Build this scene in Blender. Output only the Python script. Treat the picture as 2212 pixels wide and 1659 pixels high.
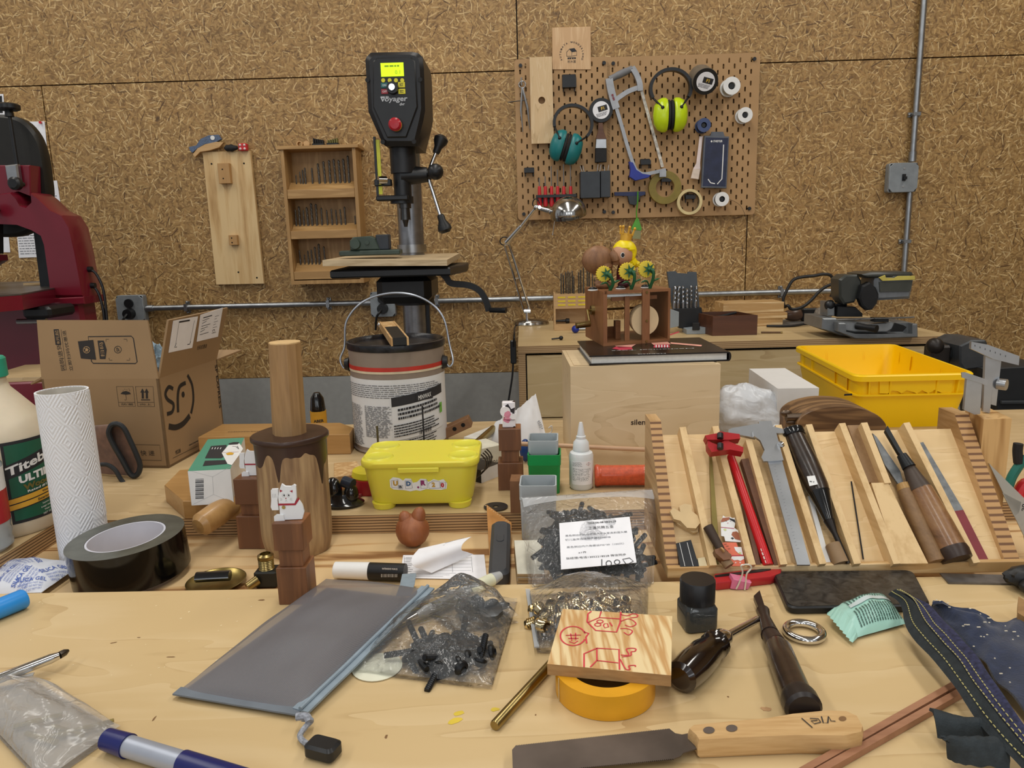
import bpy,bmesh,math,random
from mathutils import Vector,Matrix,Euler,noise
R=math.radians
PI=math.pi
for o in list(bpy.data.objects):bpy.data.objects.remove(o)
SC=bpy.context.scene
COL=SC.collection
# --- camera
IW,IH,FPX=2212.0,1659.0,1600.0
CAMZ=1.21
BZ=0.85
PITCH,YAW,ROLL=R(11.1),R(1.1),R(1.55)
C0=Vector((0,0,CAMZ))
fwd=Vector((-math.sin(YAW)*math.cos(PITCH),math.cos(YAW)*math.cos(PITCH),-math.sin(PITCH)))
r0=Vector((math.cos(YAW),math.sin(YAW),0));u0=r0.cross(fwd)
CR=r0*math.cos(ROLL)-u0*math.sin(ROLL)
CU=u0*math.cos(ROLL)+r0*math.sin(ROLL)
cam=bpy.data.cameras.new('camera');camo=bpy.data.objects.new('camera',cam);COL.objects.link(camo)
cam.sensor_fit='HORIZONTAL';cam.sensor_width=36;cam.lens=36*FPX/IW
cam.clip_start=0.02;cam.clip_end=50
m=Matrix((CR,CU,-fwd)).transposed().to_4x4();m.translation=C0
camo.matrix_world=m
SC.camera=camo
# --- light and exposure
SC.view_settings.view_transform='Standard'
try:SC.view_settings.look='None'
except Exception:pass
SC.view_settings.gamma=1;SC.view_settings.use_curve_mapping=False
SC.view_settings.exposure=0.0
w=bpy.data.worlds.new('world');SC.world=w;w.use_nodes=True
w.node_tree.nodes['Background'].inputs[0].default_value=(0.93,0.96,1.0,1)
w.node_tree.nodes['Background'].inputs[1].default_value=0.42
def area(loc,rot,sx,sy,power,col):
 l=bpy.data.lights.new('lamp_window_light','AREA');l.shape='RECTANGLE';l.size=sx;l.size_y=sy
 l.energy=power;l.color=col
 o=bpy.data.objects.new('lamp_window_light',l);COL.objects.link(o)
 o.location=loc;o.rotation_euler=rot
 return o
for lx in(-2.2,-0.1,2.0):
 area((lx,1.35,3.35),(0,0,0),0.25,2.2,26,(1.0,0.965,0.9))
 area((lx,-1.2,3.35),(0,0,0),0.25,1.8,20,(1.0,0.975,0.93))
for lx in(-1.3,.1,1.5):
 area((lx,-3.1,1.9),(R(90),0,0),.55,1.5,9,(.92,.96,1.0))  # upright area lights for unseen windows behind the camera, mirrored in chrome
 # --- pixel <-> place helpers
def ray(px,py):
 return fwd+CR*((px-IW/2)/FPX)+CU*((IH/2-py)/FPX)
def P(px,py,z=BZ+.0004):
 d=ray(px,py);return C0+d*((z-C0.z)/d.z)
def W(px,py,y):
 d=ray(px,py);return C0+d*((y-C0.y)/d.y)
def dep(p):return(Vector(p)-C0).dot(fwd)
def mpp(p):return dep(p)/FPX
def Hh(p,py):
 a=Vector(p)-C0;k=(IH/2-py)/FPX
 return(k*fwd.dot(a)-CU.dot(a))/(CU.z-k*fwd.z)
def V(*a):return Vector(a)
# --- materials
def lin(c):
 if isinstance(c,str):
  c=[int(c[i:i+2],16)/255 for i in(0,2,4)]
  c=[x/12.92 if x<=.04045 else((x+.055)/1.055)**2.4 for x in c]
 return(c[0],c[1],c[2],1)
MC={}
def nt(name):
 m=bpy.data.materials.new(name);m.use_nodes=True
 t=m.node_tree;b=t.nodes['Principled BSDF'];return m,t,b
def N(t,typ,**kw):
 n=t.nodes.new(typ)
 for k,v in kw.items():
  if k.startswith('i_'):
   n.inputs[k[2:].replace('_',' ')].default_value=v
  else:setattr(n,k,v)
 return n
def L(t,a,b):t.links.new(a,b)
def ramp(t,fac,stops):
 n=t.nodes.new('ShaderNodeValToRGB');L(t,fac,n.inputs[0])
 cr=n.color_ramp
 while len(cr.elements)<len(stops):cr.elements.new(0.5)
 for e,(p,c)in zip(cr.elements,stops):e.position=p;e.color=lin(c)
 return n.outputs[0]
def bump(t,b,h,strength=.3,dist=.001):
 n=t.nodes.new('ShaderNodeBump');n.inputs['Strength'].default_value=strength
 n.inputs['Distance'].default_value=dist;L(t,h,n.inputs['Height']);L(t,n.outputs[0],b.inputs['Normal'])
def mat(name,c,rough=.5,metal=0,vary=.06,vs=40,bmp=0,bs=200,trans=0,ior=1.45,coat=0,emit=0,alpha=1,sheen=0,sss=0):
 """plain surface with a little procedural variation"""
 if name in MC:return MC[name]
 m,t,b=nt(name)
 tc=N(t,'ShaderNodeTexCoord')
 c=lin(c)
 if vary:
  nz=N(t,'ShaderNodeTexNoise');nz.inputs['Scale'].default_value=vs;nz.inputs['Detail'].default_value=4
  L(t,tc.outputs['Object'],nz.inputs['Vector'])
  k1=[max(0,x*(1-vary*2))for x in c[:3]];k2=[min(1,x*(1+vary*2))for x in c[:3]]
  n=t.nodes.new('ShaderNodeValToRGB');L(t,nz.outputs[0],n.inputs[0])
  n.color_ramp.elements[0].position=.3;n.color_ramp.elements[1].position=.7
  n.color_ramp.elements[0].color=(*k1,1);n.color_ramp.elements[1].color=(*k2,1)
  L(t,n.outputs[0],b.inputs['Base Color'])
 else:b.inputs['Base Color'].default_value=c
 b.inputs['Roughness'].default_value=rough;b.inputs['Metallic'].default_value=metal
 b.inputs['IOR'].default_value=ior
 if trans:b.inputs['Transmission Weight'].default_value=trans
 if coat:b.inputs['Coat Weight'].default_value=coat;b.inputs['Coat Roughness'].default_value=.1
 if sheen:b.inputs['Sheen Weight'].default_value=sheen
 if sss:
  b.inputs['Subsurface Weight'].default_value=sss;b.inputs['Subsurface Scale'].default_value=.01
 if emit:
  b.inputs['Emission Color'].default_value=c;b.inputs['Emission Strength'].default_value=emit
 if alpha<1:b.inputs['Alpha'].default_value=alpha
 if bmp:
  nb=N(t,'ShaderNodeTexNoise');nb.inputs['Scale'].default_value=bs;nb.inputs['Detail'].default_value=3
  L(t,tc.outputs['Object'],nb.inputs['Vector']);bump(t,b,nb.outputs[0],bmp)
 MC[name]=m;return m
def wood(name,c1,c2,axis='x',s=1.0,rough=.5,c3=None,contrast=(.3,.7),dist=1.5,fine=.35,coat=0,ring=0,rot=None):
 """grain runs along axis (object coords)"""
 if name in MC:return MC[name]
 m,t,b=nt(name)
 tc=N(t,'ShaderNodeTexCoord');mp=N(t,'ShaderNodeMapping');L(t,tc.outputs['Object'],mp.inputs[0])
 sc={'x':(4,45,45),'y':(45,4,45),'z':(45,45,4)}[axis]
 mp.inputs['Scale'].default_value=[k*s for k in sc]
 if rot:mp.inputs['Rotation'].default_value=rot
 mp.inputs['Location'].default_value=(random.random()*5,random.random()*5,random.random()*5)
 n1=N(t,'ShaderNodeTexNoise');n1.inputs['Scale'].default_value=1;n1.inputs['Detail'].default_value=3
 n1.inputs['Distortion'].default_value=dist*.4
 L(t,mp.outputs[0],n1.inputs['Vector'])
 src=n1.outputs[0]
 if ring:
  mu=N(t,'ShaderNodeMath',operation='MULTIPLY');L(t,src,mu.inputs[0]);mu.inputs[1].default_value=ring
  fr=N(t,'ShaderNodeMath',operation='PINGPONG');L(t,mu.outputs[0],fr.inputs[0]);fr.inputs[1].default_value=.5
  m2=N(t,'ShaderNodeMath',operation='MULTIPLY');L(t,fr.outputs[0],m2.inputs[0]);m2.inputs[1].default_value=2
  src=m2.outputs[0]
 n2=N(t,'ShaderNodeTexNoise');n2.inputs['Scale'].default_value=7;n2.inputs['Detail'].default_value=4
 L(t,mp.outputs[0],n2.inputs['Vector'])
 mx=N(t,'ShaderNodeMix');mx.data_type='FLOAT';mx.inputs[0].default_value=fine
 L(t,src,mx.inputs[2]);L(t,n2.outputs[0],mx.inputs[3])
 st=[(contrast[0],c1),(contrast[1],c2)]if c3 is None else[(contrast[0],c1),(sum(contrast)/2,c2),(contrast[1],c3)]
 L(t,ramp(t,mx.outputs[0],st),b.inputs['Base Color'])
 b.inputs['Roughness'].default_value=rough
 if coat:b.inputs['Coat Weight'].default_value=coat;b.inputs['Coat Roughness'].default_value=.15
 bump(t,b,mx.outputs[0],.15,.0005)
 MC[name]=m;return m
 # --- mesh builder
def rr(w,h,r,n=5):
 o=[]
 for cx,cy,a0 in((w/2-r,h/2-r,0),(-w/2+r,h/2-r,90),(-w/2+r,-h/2+r,180),(w/2-r,-h/2+r,270)):
  for i in range(n+1):
   a=R(a0+90*i/n);o.append((cx+r*math.cos(a),cy+r*math.sin(a)))
 return o
def circ(r,n=24,cx=0,cy=0):return[(cx+r*math.cos(2*PI*i/n),cy+r*math.sin(2*PI*i/n))for i in range(n)]
def smooth(pts,k=6,closed=False):
 pts=[Vector(p)for p in pts];n=len(pts);out=[]
 rng=n if closed else n-1
 for i in range(rng):
  p0=pts[(i-1)%n]if closed or i>0 else pts[0];p1=pts[i];p2=pts[(i+1)%n]
  p3=pts[(i+2)%n]if closed or i+2<n else pts[-1]
  for j in range(k):
   t=j/k
   out.append(.5*((2*p1)+(p2-p0)*t+(2*p0-5*p1+4*p2-p3)*t*t+(3*p1-p0-3*p2+p3)*t**3))
 if not closed:out.append(pts[-1])
 return out
_tc={}
def text_geo(s,bold=0,res=2):
 if any(ord(c)>0x3000 for c in s):bold=0
 key=(s,bold,res)
 if key in _tc:return _tc[key]
 cu=bpy.data.curves.new('tmp','FONT');cu.body=s;cu.size=1;cu.resolution_u=res;cu.offset=bold
 cu.align_x='CENTER';cu.align_y='CENTER'
 ob=bpy.data.objects.new('tmp',cu);COL.objects.link(ob)
 me=bpy.data.meshes.new_from_object(ob)
 vs=[v.co.copy()for v in me.vertices];fs=[tuple(p.vertices)for p in me.polygons]
 bpy.data.objects.remove(ob);bpy.data.curves.remove(cu);bpy.data.meshes.remove(me)
 if vs:
  x0=min(v.x for v in vs);x1=max(v.x for v in vs);y0=min(v.y for v in vs);y1=max(v.y for v in vs)
  for v in vs:v.x-=(x0+x1)/2;v.y-=(y0+y1)/2
  _tc[key]=(vs,fs,x1-x0,y1-y0)
 else:_tc[key]=([],[],1,1)
 return _tc[key]
def plate_geo(outline,holes,th):
 cu=bpy.data.curves.new('tmp','CURVE');cu.dimensions='2D';cu.fill_mode='BOTH';cu.extrude=th/2
 for pl in[outline]+list(holes):
  sp=cu.splines.new('POLY');sp.points.add(len(pl)-1)
  for q,p in zip(sp.points,pl):q.co=(p[0],p[1],0,1)
  sp.use_cyclic_u=True
 ob=bpy.data.objects.new('tmp',cu);COL.objects.link(ob)
 me=bpy.data.meshes.new_from_object(ob)
 vs=[v.co.copy()for v in me.vertices];fs=[tuple(p.vertices)for p in me.polygons]
 bpy.data.objects.remove(ob);bpy.data.curves.remove(cu);bpy.data.meshes.remove(me)
 return vs,fs
XZ=Matrix(((1,0,0,0),(0,0,-1,0),(0,1,0,0),(0,0,0,1)))
YZ=Matrix(((0,0,1,0),(1,0,0,0),(0,1,0,0),(0,0,0,1)))
def T(x=0,y=0,z=0):return Matrix.Translation((x,y,z))
def RX(a):return Matrix.Rotation(R(a),4,'X')
def RY(a):return Matrix.Rotation(R(a),4,'Y')
def RZ(a):return Matrix.Rotation(R(a),4,'Z')
def align(p0,p1,up=None):
 """matrix whose z axis goes p0->p1, origin p0"""
 p0=Vector(p0);d=(Vector(p1)-p0).normalized()
 up=Vector(up)if up else(Vector((0,0,1))if abs(d.z)<.95 else Vector((0,1,0)))
 x=up.cross(d).normalized();y=d.cross(x)
 m=Matrix((x,y,d)).transposed().to_4x4();m.translation=p0;return m
class G:
 def __init__(s,T0=None):s.v=[];s.f=[];s.mi=[];s.T=T0 or Matrix.Identity(4);s.flat=set()
 def add(s,vs,fs,m=0):
  b=len(s.v);s.v+=[s.T@Vector(v)for v in vs]
  for f in fs:s.f.append(tuple(i+b for i in f));s.mi.append(m)
  return s
 def at(s,M):s.T=M;return s
 def box(s,sx,sy,sz,c=(0,0,0),m=0,bev=0,seg=1,M=None):
  """centred at c"""
  old=s.T
  if M is not None:s.T=s.T@M
  if bev:
   bm=bmesh.new();bmesh.ops.create_cube(bm,size=1)
   for v in bm.verts:v.co=Vector((v.co.x*sx,v.co.y*sy,v.co.z*sz))
   bmesh.ops.bevel(bm,geom=bm.edges[:],offset=min(bev,sx*.49,sy*.49,sz*.49),segments=seg,affect='EDGES',profile=.5)
   bm.verts.index_update()
   s.add([v.co+Vector(c)for v in bm.verts],[[v.index for v in f.verts]for f in bm.faces],m);bm.free()
  else:
   x,y,z=sx/2,sy/2,sz/2
   vs=[(c[0]+a*x,c[1]+b*y,c[2]+d*z)for a in(-1,1)for b in(-1,1)for d in(-1,1)]
   s.add(vs,[(0,1,3,2),(4,6,7,5),(0,4,5,1),(2,3,7,6),(0,2,6,4),(1,5,7,3)],m)
  s.T=old;return s
 def bb(s,x0,x1,y0,y1,z0,z1,m=0,bev=0,seg=1):
  return s.box(x1-x0,y1-y0,z1-z0,((x0+x1)/2,(y0+y1)/2,(z0+z1)/2),m,bev,seg)
 def cyl(s,p0,p1,r,r1=None,n=20,m=0,cap=True):
  r1=r if r1 is None else r1;M=align(p0,p1);h=(Vector(p1)-Vector(p0)).length
  vs=[]
  for z,q in((0,r),(h,r1)):
   for i in range(n):
    a=2*PI*i/n;vs.append(M@Vector((q*math.cos(a),q*math.sin(a),z)))
  fs=[(i,(i+1)%n,n+(i+1)%n,n+i)for i in range(n)]
  if cap:fs+=[tuple(range(n-1,-1,-1)),tuple(range(n,2*n))]
  return s.add(vs,fs,m)
 def lathe(s,prof,n=32,m=0,M=None,sq=None):
  """prof [(r,z)], z axis; sq = function(angle)->radius factor"""
  old=s.T
  if M is not None:s.T=s.T@M
  vs=[];fs=[];k=len(prof)
  for i in range(n):
   a=2*PI*i/n;q=sq(a)if sq else 1
   for r,z in prof:vs.append((r*q*math.cos(a),r*q*math.sin(a),z))
  for i in range(n):
   j=(i+1)%n
   for q in range(k-1):fs.append((i*k+q,j*k+q,j*k+q+1,i*k+q+1))
  if prof[0][0]>1e-6:fs.append(tuple(i*k for i in range(n-1,-1,-1)))
  if prof[-1][0]>1e-6:fs.append(tuple(i*k+k-1 for i in range(n)))
  s.add(vs,fs,m);s.T=old;return s
 def ring(s,ro,ri,z0,z1,n=40,m=0,M=None,mi=None):
  """hollow cylinder (tape)"""
  old=s.T
  if M is not None:s.T=s.T@M
  vs=[]
  for i in range(n):
   a=2*PI*i/n;c,d=math.cos(a),math.sin(a)
   vs+=[(ro*c,ro*d,z0),(ro*c,ro*d,z1),(ri*c,ri*d,z1),(ri*c,ri*d,z0)]
  f1=[];f2=[];f3=[]
  for i in range(n):
   j=(i+1)%n
   f1.append((4*i,4*j,4*j+1,4*i+1));f3.append((4*i+1,4*j+1,4*j+2,4*i+2));f3.append((4*i+3,4*j+3,4*j,4*i))
   f2.append((4*i+2,4*j+2,4*j+3,4*i+3))
  b=len(s.v);s.v+=[s.T@Vector(v)for v in vs]
  for fl,mm in((f1,m),(f3,m if mi is None else mi[0]),(f2,m if mi is None else mi[1])):
   for f in fl:s.f.append(tuple(i+b for i in f));s.mi.append(mm)
  s.T=old;return s
 def tube(s,pts,r,n=10,m=0,closed=False,flat=1.0,up=None):
  pts=[Vector(p)for p in pts];k=len(pts);vs=[];fs=[]
  prev=None
  for i,p in enumerate(pts):
   a=pts[(i-1)%k]if closed or i else p;b=pts[(i+1)%k]if closed or i<k-1 else p
   d=(b-a)
   d=d.normalized()if d.length>1e-9 else Vector((0,0,1))
   if prev is None:
    u=Vector(up)if up else(Vector((0,0,1))if abs(d.z)<.9 else Vector((1,0,0)))
   else:u=prev
   x=(u-d*u.dot(d));x=x.normalized()if x.length>1e-6 else d.orthogonal().normalized();prev=x;y=d.cross(x)
   q=r[i]if isinstance(r,(list,tuple))else r
   for j in range(n):
    t=2*PI*j/n;vs.append(p+x*(q*math.cos(t)*flat)+y*(q*math.sin(t)))
  for i in range(k if closed else k-1):
   i2=(i+1)%k
   for j in range(n):
    j2=(j+1)%n;fs.append((i*n+j,i*n+j2,i2*n+j2,i2*n+j))
  if not closed:fs+=[tuple(range(n-1,-1,-1)),tuple((k-1)*n+j for j in range(n))]
  return s.add(vs,fs,m)
 def sweep(s,pts,sec,m=0,up=(0,0,1)):
  """rectangular/any section (list of (a,b)) along pts; b along up"""
  pts=[Vector(p)for p in pts];k=len(pts);n=len(sec);vs=[];fs=[]
  for i,p in enumerate(pts):
   d=(pts[min(i+1,k-1)]-pts[max(i-1,0)]).normalized();u=Vector(up);x=d.cross(u).normalized();y=x.cross(d)
   for a,b in sec:vs.append(p+x*a+y*b)
  for i in range(k-1):
   for j in range(n):fs.append((i*n+j,(i+1)*n+j,(i+1)*n+(j+1)%n,i*n+(j+1)%n))
  fs+=[tuple(range(n)),tuple((k-1)*n+j for j in range(n-1,-1,-1))]
  return s.add(vs,fs,m)
 def prism(s,o,z0,z1,m=0,M=None,mtop=None,bev=0):
  old=s.T
  if M is not None:s.T=s.T@M
  n=len(o)
  if bev:
   cx=sum(p[0]for p in o)/n;cy=sum(p[1]for p in o)/n
   w=max(abs(p[0]-cx)for p in o);h=max(abs(p[1]-cy)for p in o)
   kx=(w-bev)/w;ky=(h-bev)/h;si=[(cx+(p[0]-cx)*kx,cy+(p[1]-cy)*ky)for p in o]
   lay=[(si,z0),(o,z0+bev),(o,z1-bev),(si,z1)]
  else:lay=[(o,z0),(o,z1)]
  vs=[(p[0],p[1],z)for l,z in lay for p in l];k=len(lay)
  fs=[(q*n+i,q*n+(i+1)%n,(q+1)*n+(i+1)%n,(q+1)*n+i)for q in range(k-1)for i in range(n)]
  s.add(vs,fs,m);s.add([v for v in vs[:n]],[tuple(range(n-1,-1,-1))],m)
  s.add([v for v in vs[-n:]],[tuple(range(n))],m if mtop is None else mtop)
  s.T=old;return s
 def plate(s,o,holes,z0,z1,m=0,M=None):
  vs,fs=plate_geo(o,holes,z1-z0);old=s.T
  if M is not None:s.T=s.T@M
  s.add([(v.x,v.y,v.z+(z0+z1)/2)for v in vs],fs,m);s.T=old;return s
 def sph(s,c,rx,ry=None,rz=None,n=20,k=12,m=0,fn=None):
  ry=rx if ry is None else ry;rz=rx if rz is None else rz
  vs=[];fs=[]
  for i in range(1,k):
   th=PI*i/k
   for j in range(n):
    a=2*PI*j/n;d=Vector((math.sin(th)*math.cos(a),math.sin(th)*math.sin(a),math.cos(th)))
    q=fn(d)if fn else 1
    vs.append((c[0]+rx*d.x*q,c[1]+ry*d.y*q,c[2]+rz*d.z*q))
  q=fn(Vector((0,0,1)))if fn else 1;vs.append((c[0],c[1],c[2]+rz*q))
  q=fn(Vector((0,0,-1)))if fn else 1;vs.append((c[0],c[1],c[2]-rz*q))
  for i in range(k-2):
   for j in range(n):fs.append((i*n+j,(i+1)*n+j,(i+1)*n+(j+1)%n,i*n+(j+1)%n))
  t=(k-1)*n
  for j in range(n):fs.append((t,j,(j+1)%n));fs.append((t+1,(k-2)*n+(j+1)%n,(k-2)*n+j))
  return s.add(vs,fs,m)
 def grid(s,fn,nu,nv,m=0,th=0,cu=False):
  """surface fn(u,v) u,v in 0..1; th -> second skin along normal"""
  vs=[Vector(fn(i/nu,j/nv))for i in range(nu+1)for j in range(nv+1)];K=nv+1
  fs=[(i*K+j,(i+1)*K+j,(i+1)*K+j+1,i*K+j+1)for i in range(nu)for j in range(nv)]
  if th:
   nr=[]
   for i in range(nu+1):
    for j in range(nv+1):
     a=vs[min(i+1,nu)*K+j]-vs[max(i-1,0)*K+j];b=vs[i*K+min(j+1,nv)]-vs[i*K+max(j-1,0)]
     q=a.cross(b);nr.append(q.normalized()if q.length>1e-12 else Vector((0,0,1)))
   n0=len(vs);vs+=[v-q*th for v,q in zip(vs,nr)]
   fs+=[(n0+f[3],n0+f[2],n0+f[1],n0+f[0])for f in fs[:]]
   rim=[(i,0)for i in range(nu+1)]+[(nu,j)for j in range(1,nv+1)]+[(i,nv)for i in range(nu-1,-1,-1)]+[(0,j)for j in range(nv-1,0,-1)]
   ix=[i*K+j for i,j in rim]
   for a,b in zip(ix,ix[1:]+ix[:1]):fs.append((a,n0+a,n0+b,b))
  return s.add(vs,fs,m)
 def text(s,st,size,M=None,m=0,bold=0,w=None,shear=0,fn=None,res=2):
  """size = cap height of the line; w = fit width; M places the (x,y) plane; fn maps (x,y)->point"""
  vs,fs,tw,th=text_geo(st,bold,res);k=size/th;kx=(w/tw)if w else k
  pts=[Vector((v.x*kx+shear*v.y*k,v.y*k,0))for v in vs]
  if fn:pts=[fn(p.x,p.y)for p in pts]
  old=s.T
  if M is not None:s.T=s.T@M
  s.add(pts,fs,m);s.T=old;return s
 def lines(s,x0,x1,y0,y1,n,M=None,m=0,seed=1,fill=.5,fn=None,wl=.008,gap=.25,ragged=.2):
  """rows of word-like dashes"""
  rd=random.Random(seed);old=s.T
  if M is not None:s.T=s.T@M
  for i in range(n):
   y=y1-(i+.5)*(y1-y0)/n;h=(y1-y0)/n*fill*.5;x=x0;xe=x1-(x1-x0)*ragged*rd.random()
   while x<xe:
    l=min(wl*rd.uniform(.3,1.6),xe-x)
    q=[(x,y-h),(x+l,y-h),(x+l,y+h),(x,y+h)]
    s.add([fn(*p)for p in q]if fn else[(p[0],p[1],0)for p in q],[(0,1,2,3)],m)
    x+=l+wl*gap
  s.T=old;return s
 def build(s,name,mats,parent=None,smooth=True,ang=35,sub=0,loc=None):
  me=bpy.data.meshes.new(name);me.from_pydata(s.v,[],s.f)
  if not isinstance(mats,(list,tuple)):mats=[mats]
  for q in mats:me.materials.append(q)
  me.polygons.foreach_set('material_index',s.mi)
  if smooth:
   me.polygons.foreach_set('use_smooth',[True]*len(me.polygons));me.set_sharp_from_angle(angle=R(ang))
  me.update()
  o=bpy.data.objects.new(name,me);COL.objects.link(o)
  if parent:o.parent=parent
  if loc is not None:o.location=loc
  if sub:
   d=o.modifiers.new('sub','SUBSURF');d.levels=sub;d.render_levels=sub
  return o
def tag(o,label,cat,group=None,kind=None):
 if label:o['label']=label
 if cat:o['category']=cat
 if group:o['group']=group
 if kind:o['kind']=kind
 return o
def thing(name,label,cat,loc=(0,0,0),rz=0,group=None,rot=None):
 o=bpy.data.objects.new(name,None);COL.objects.link(o);o.empty_display_size=.02
 o.location=loc;o.rotation_euler=(0,0,R(rz))if rot is None else[R(a)for a in rot]
 return tag(o,label,cat,group)
def solo(name,g,mats,label,cat,loc=(0,0,0),rz=0,group=None,rot=None,**kw):
 o=g.build(name,mats,**kw);o.location=loc;o.rotation_euler=(0,0,R(rz))if rot is None else[R(a)for a in rot]
 return tag(o,label,cat,group)
def struct(name,g,mats,**kw):
 o=g.build(name,mats,**kw);o['kind']='structure';return o
def dup(o,loc=None,rz=None,label=None,group=None,parent=None,rot=None):
 c=o.copy();COL.objects.link(c)
 if parent:c.parent=parent
 if loc is not None:c.location=loc
 if rz is not None:c.rotation_euler=(0,0,R(rz))
 if rot is not None:c.rotation_euler=[R(a)for a in rot]
 if label:c['label']=label
 if group:c['group']=group
 for ch in list(o.children):dup(ch,parent=c)
 return c
def loc2(o,pts,pl,z=None):
 """photo points -> local 2D: pl='w' wall plane at y=o.y gives (x,z); pl='h' horizontal plane z gives (x,y)"""
 if pl=='w':return[((W(a,b,o.y)-o).x,(W(a,b,o.y)-o).z)for a,b in pts]
 return[((P(a,b,o.z if z is None else z)-o).x,(P(a,b,o.z if z is None else z)-o).y)for a,b in pts]
 # --- materials of the place
WY=2.88
def osb(name,sc=1.0):
 m,t,b=nt(name)
 tc=N(t,'ShaderNodeTexCoord');mp=N(t,'ShaderNodeMapping');L(t,tc.outputs['Object'],mp.inputs[0])
 mp.inputs['Rotation'].default_value=(PI/2,0,0)
 nz=N(t,'ShaderNodeTexNoise');nz.inputs['Scale'].default_value=14;L(t,mp.outputs[0],nz.inputs['Vector'])
 wsub=N(t,'ShaderNodeVectorMath',operation='MULTIPLY_ADD');L(t,nz.outputs['Color'],wsub.inputs[0])
 wsub.inputs[1].default_value=(.010,.010,0);L(t,mp.outputs[0],wsub.inputs[2])
 base=N(t,'ShaderNodeTexNoise');base.inputs['Scale'].default_value=55;base.inputs['Detail'].default_value=5
 L(t,mp.outputs[0],base.inputs['Vector'])
 colr=ramp(t,base.outputs[0],[(.25,'573e20'),(.42,'86653a'),(.6,'a5824f'),(.8,'c2a16e')])
 hsum=base.outputs[0]
 layers=[(26,1.0,6,(0,0,0),'94703f',1),(48,1.1,6,(1.3,2.1,0),'bb9860',.8),(36,1.1,7,(3.1,.7,0),'7f5f31',.7),(30,1.0,6,(5.3,4.2,0),'a5824f',.9),(55,1.0,6,(4.3,6.6,0),'ae8b55',.8),(24,1.4,14,(7.7,1.9,0),'d0b07a',.5),(60,1.2,8,(8.1,5.2,0),'7d5b2e',.6),(19,1.5,22,(2.7,8.9,0),'4e3114',.4),(44,1.1,10,(9.7,3.9,0),'d6b884',.5),(32,1.0,7,(6.1,9.3,0),'a07b48',.6)]
 for sc_,lu,lv,off,c,dens in layers:
  ad=N(t,'ShaderNodeVectorMath',operation='ADD');L(t,wsub.outputs[0],ad.inputs[0]);ad.inputs[1].default_value=off
  vo=N(t,'ShaderNodeTexVoronoi');vo.voronoi_dimensions='2D';vo.inputs['Scale'].default_value=sc_*sc
  L(t,ad.outputs[0],vo.inputs['Vector'])
  df=N(t,'ShaderNodeVectorMath',operation='SUBTRACT');L(t,ad.outputs[0],df.inputs[0]);L(t,vo.outputs['Position'],df.inputs[1])
  sp=N(t,'ShaderNodeSeparateColor');L(t,vo.outputs['Color'],sp.inputs[0])
  an=N(t,'ShaderNodeMath',operation='MULTIPLY');L(t,sp.outputs[0],an.inputs[0]);an.inputs[1].default_value=6.283
  vr=N(t,'ShaderNodeVectorRotate');vr.rotation_type='Z_AXIS';L(t,df.outputs[0],vr.inputs['Vector']);L(t,an.outputs[0],vr.inputs['Angle'])
  s2=N(t,'ShaderNodeVectorMath',operation='MULTIPLY');L(t,vr.outputs[0],s2.inputs[0]);s2.inputs[1].default_value=(lu*sc_*sc,lv*sc_*sc,0)
  ln=N(t,'ShaderNodeVectorMath',operation='LENGTH');L(t,s2.outputs[0],ln.inputs[0])
  mr=N(t,'ShaderNodeMapRange');L(t,ln.outputs['Value'],mr.inputs[0]);mr.inputs[1].default_value=.95;mr.inputs[2].default_value=.65
  gt=N(t,'ShaderNodeMath',operation='LESS_THAN');L(t,sp.outputs[1],gt.inputs[0]);gt.inputs[1].default_value=dens
  mm=N(t,'ShaderNodeMath',operation='MULTIPLY');L(t,mr.outputs[0],mm.inputs[0]);L(t,gt.outputs[0],mm.inputs[1])
  m3=N(t,'ShaderNodeMath',operation='MULTIPLY');L(t,mm.outputs[0],m3.inputs[0]);m3.inputs[1].default_value=.8
  mx=N(t,'ShaderNodeMix');mx.data_type='RGBA';L(t,m3.outputs[0],mx.inputs[0]);L(t,colr,mx.inputs[6])
  hv=N(t,'ShaderNodeHueSaturation');hv.inputs['Color'].default_value=lin(c)
  vv=N(t,'ShaderNodeMapRange');L(t,sp.outputs[2],vv.inputs[0]);vv.inputs[3].default_value=.82;vv.inputs[4].default_value=1.15
  L(t,vv.outputs[0],hv.inputs['Value']);L(t,hv.outputs[0],mx.inputs[7]);colr=mx.outputs[2]
  h2=N(t,'ShaderNodeMath',operation='ADD');L(t,hsum,h2.inputs[0]);L(t,mm.outputs[0],h2.inputs[1]);hsum=h2.outputs[0]
 big=N(t,'ShaderNodeTexNoise');big.inputs['Scale'].default_value=2.2;L(t,mp.outputs[0],big.inputs['Vector'])
 bv=N(t,'ShaderNodeMapRange');L(t,big.outputs[0],bv.inputs[0]);bv.inputs[3].default_value=.85;bv.inputs[4].default_value=1.12
 hs=N(t,'ShaderNodeHueSaturation');L(t,colr,hs.inputs['Color']);L(t,bv.outputs[0],hs.inputs['Value'])
 L(t,hs.outputs[0],b.inputs['Base Color']);b.inputs['Roughness'].default_value=.55
 bump(t,b,hsum,.25,.001)
 return m
M_osb=osb('osb_flakes')
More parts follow.
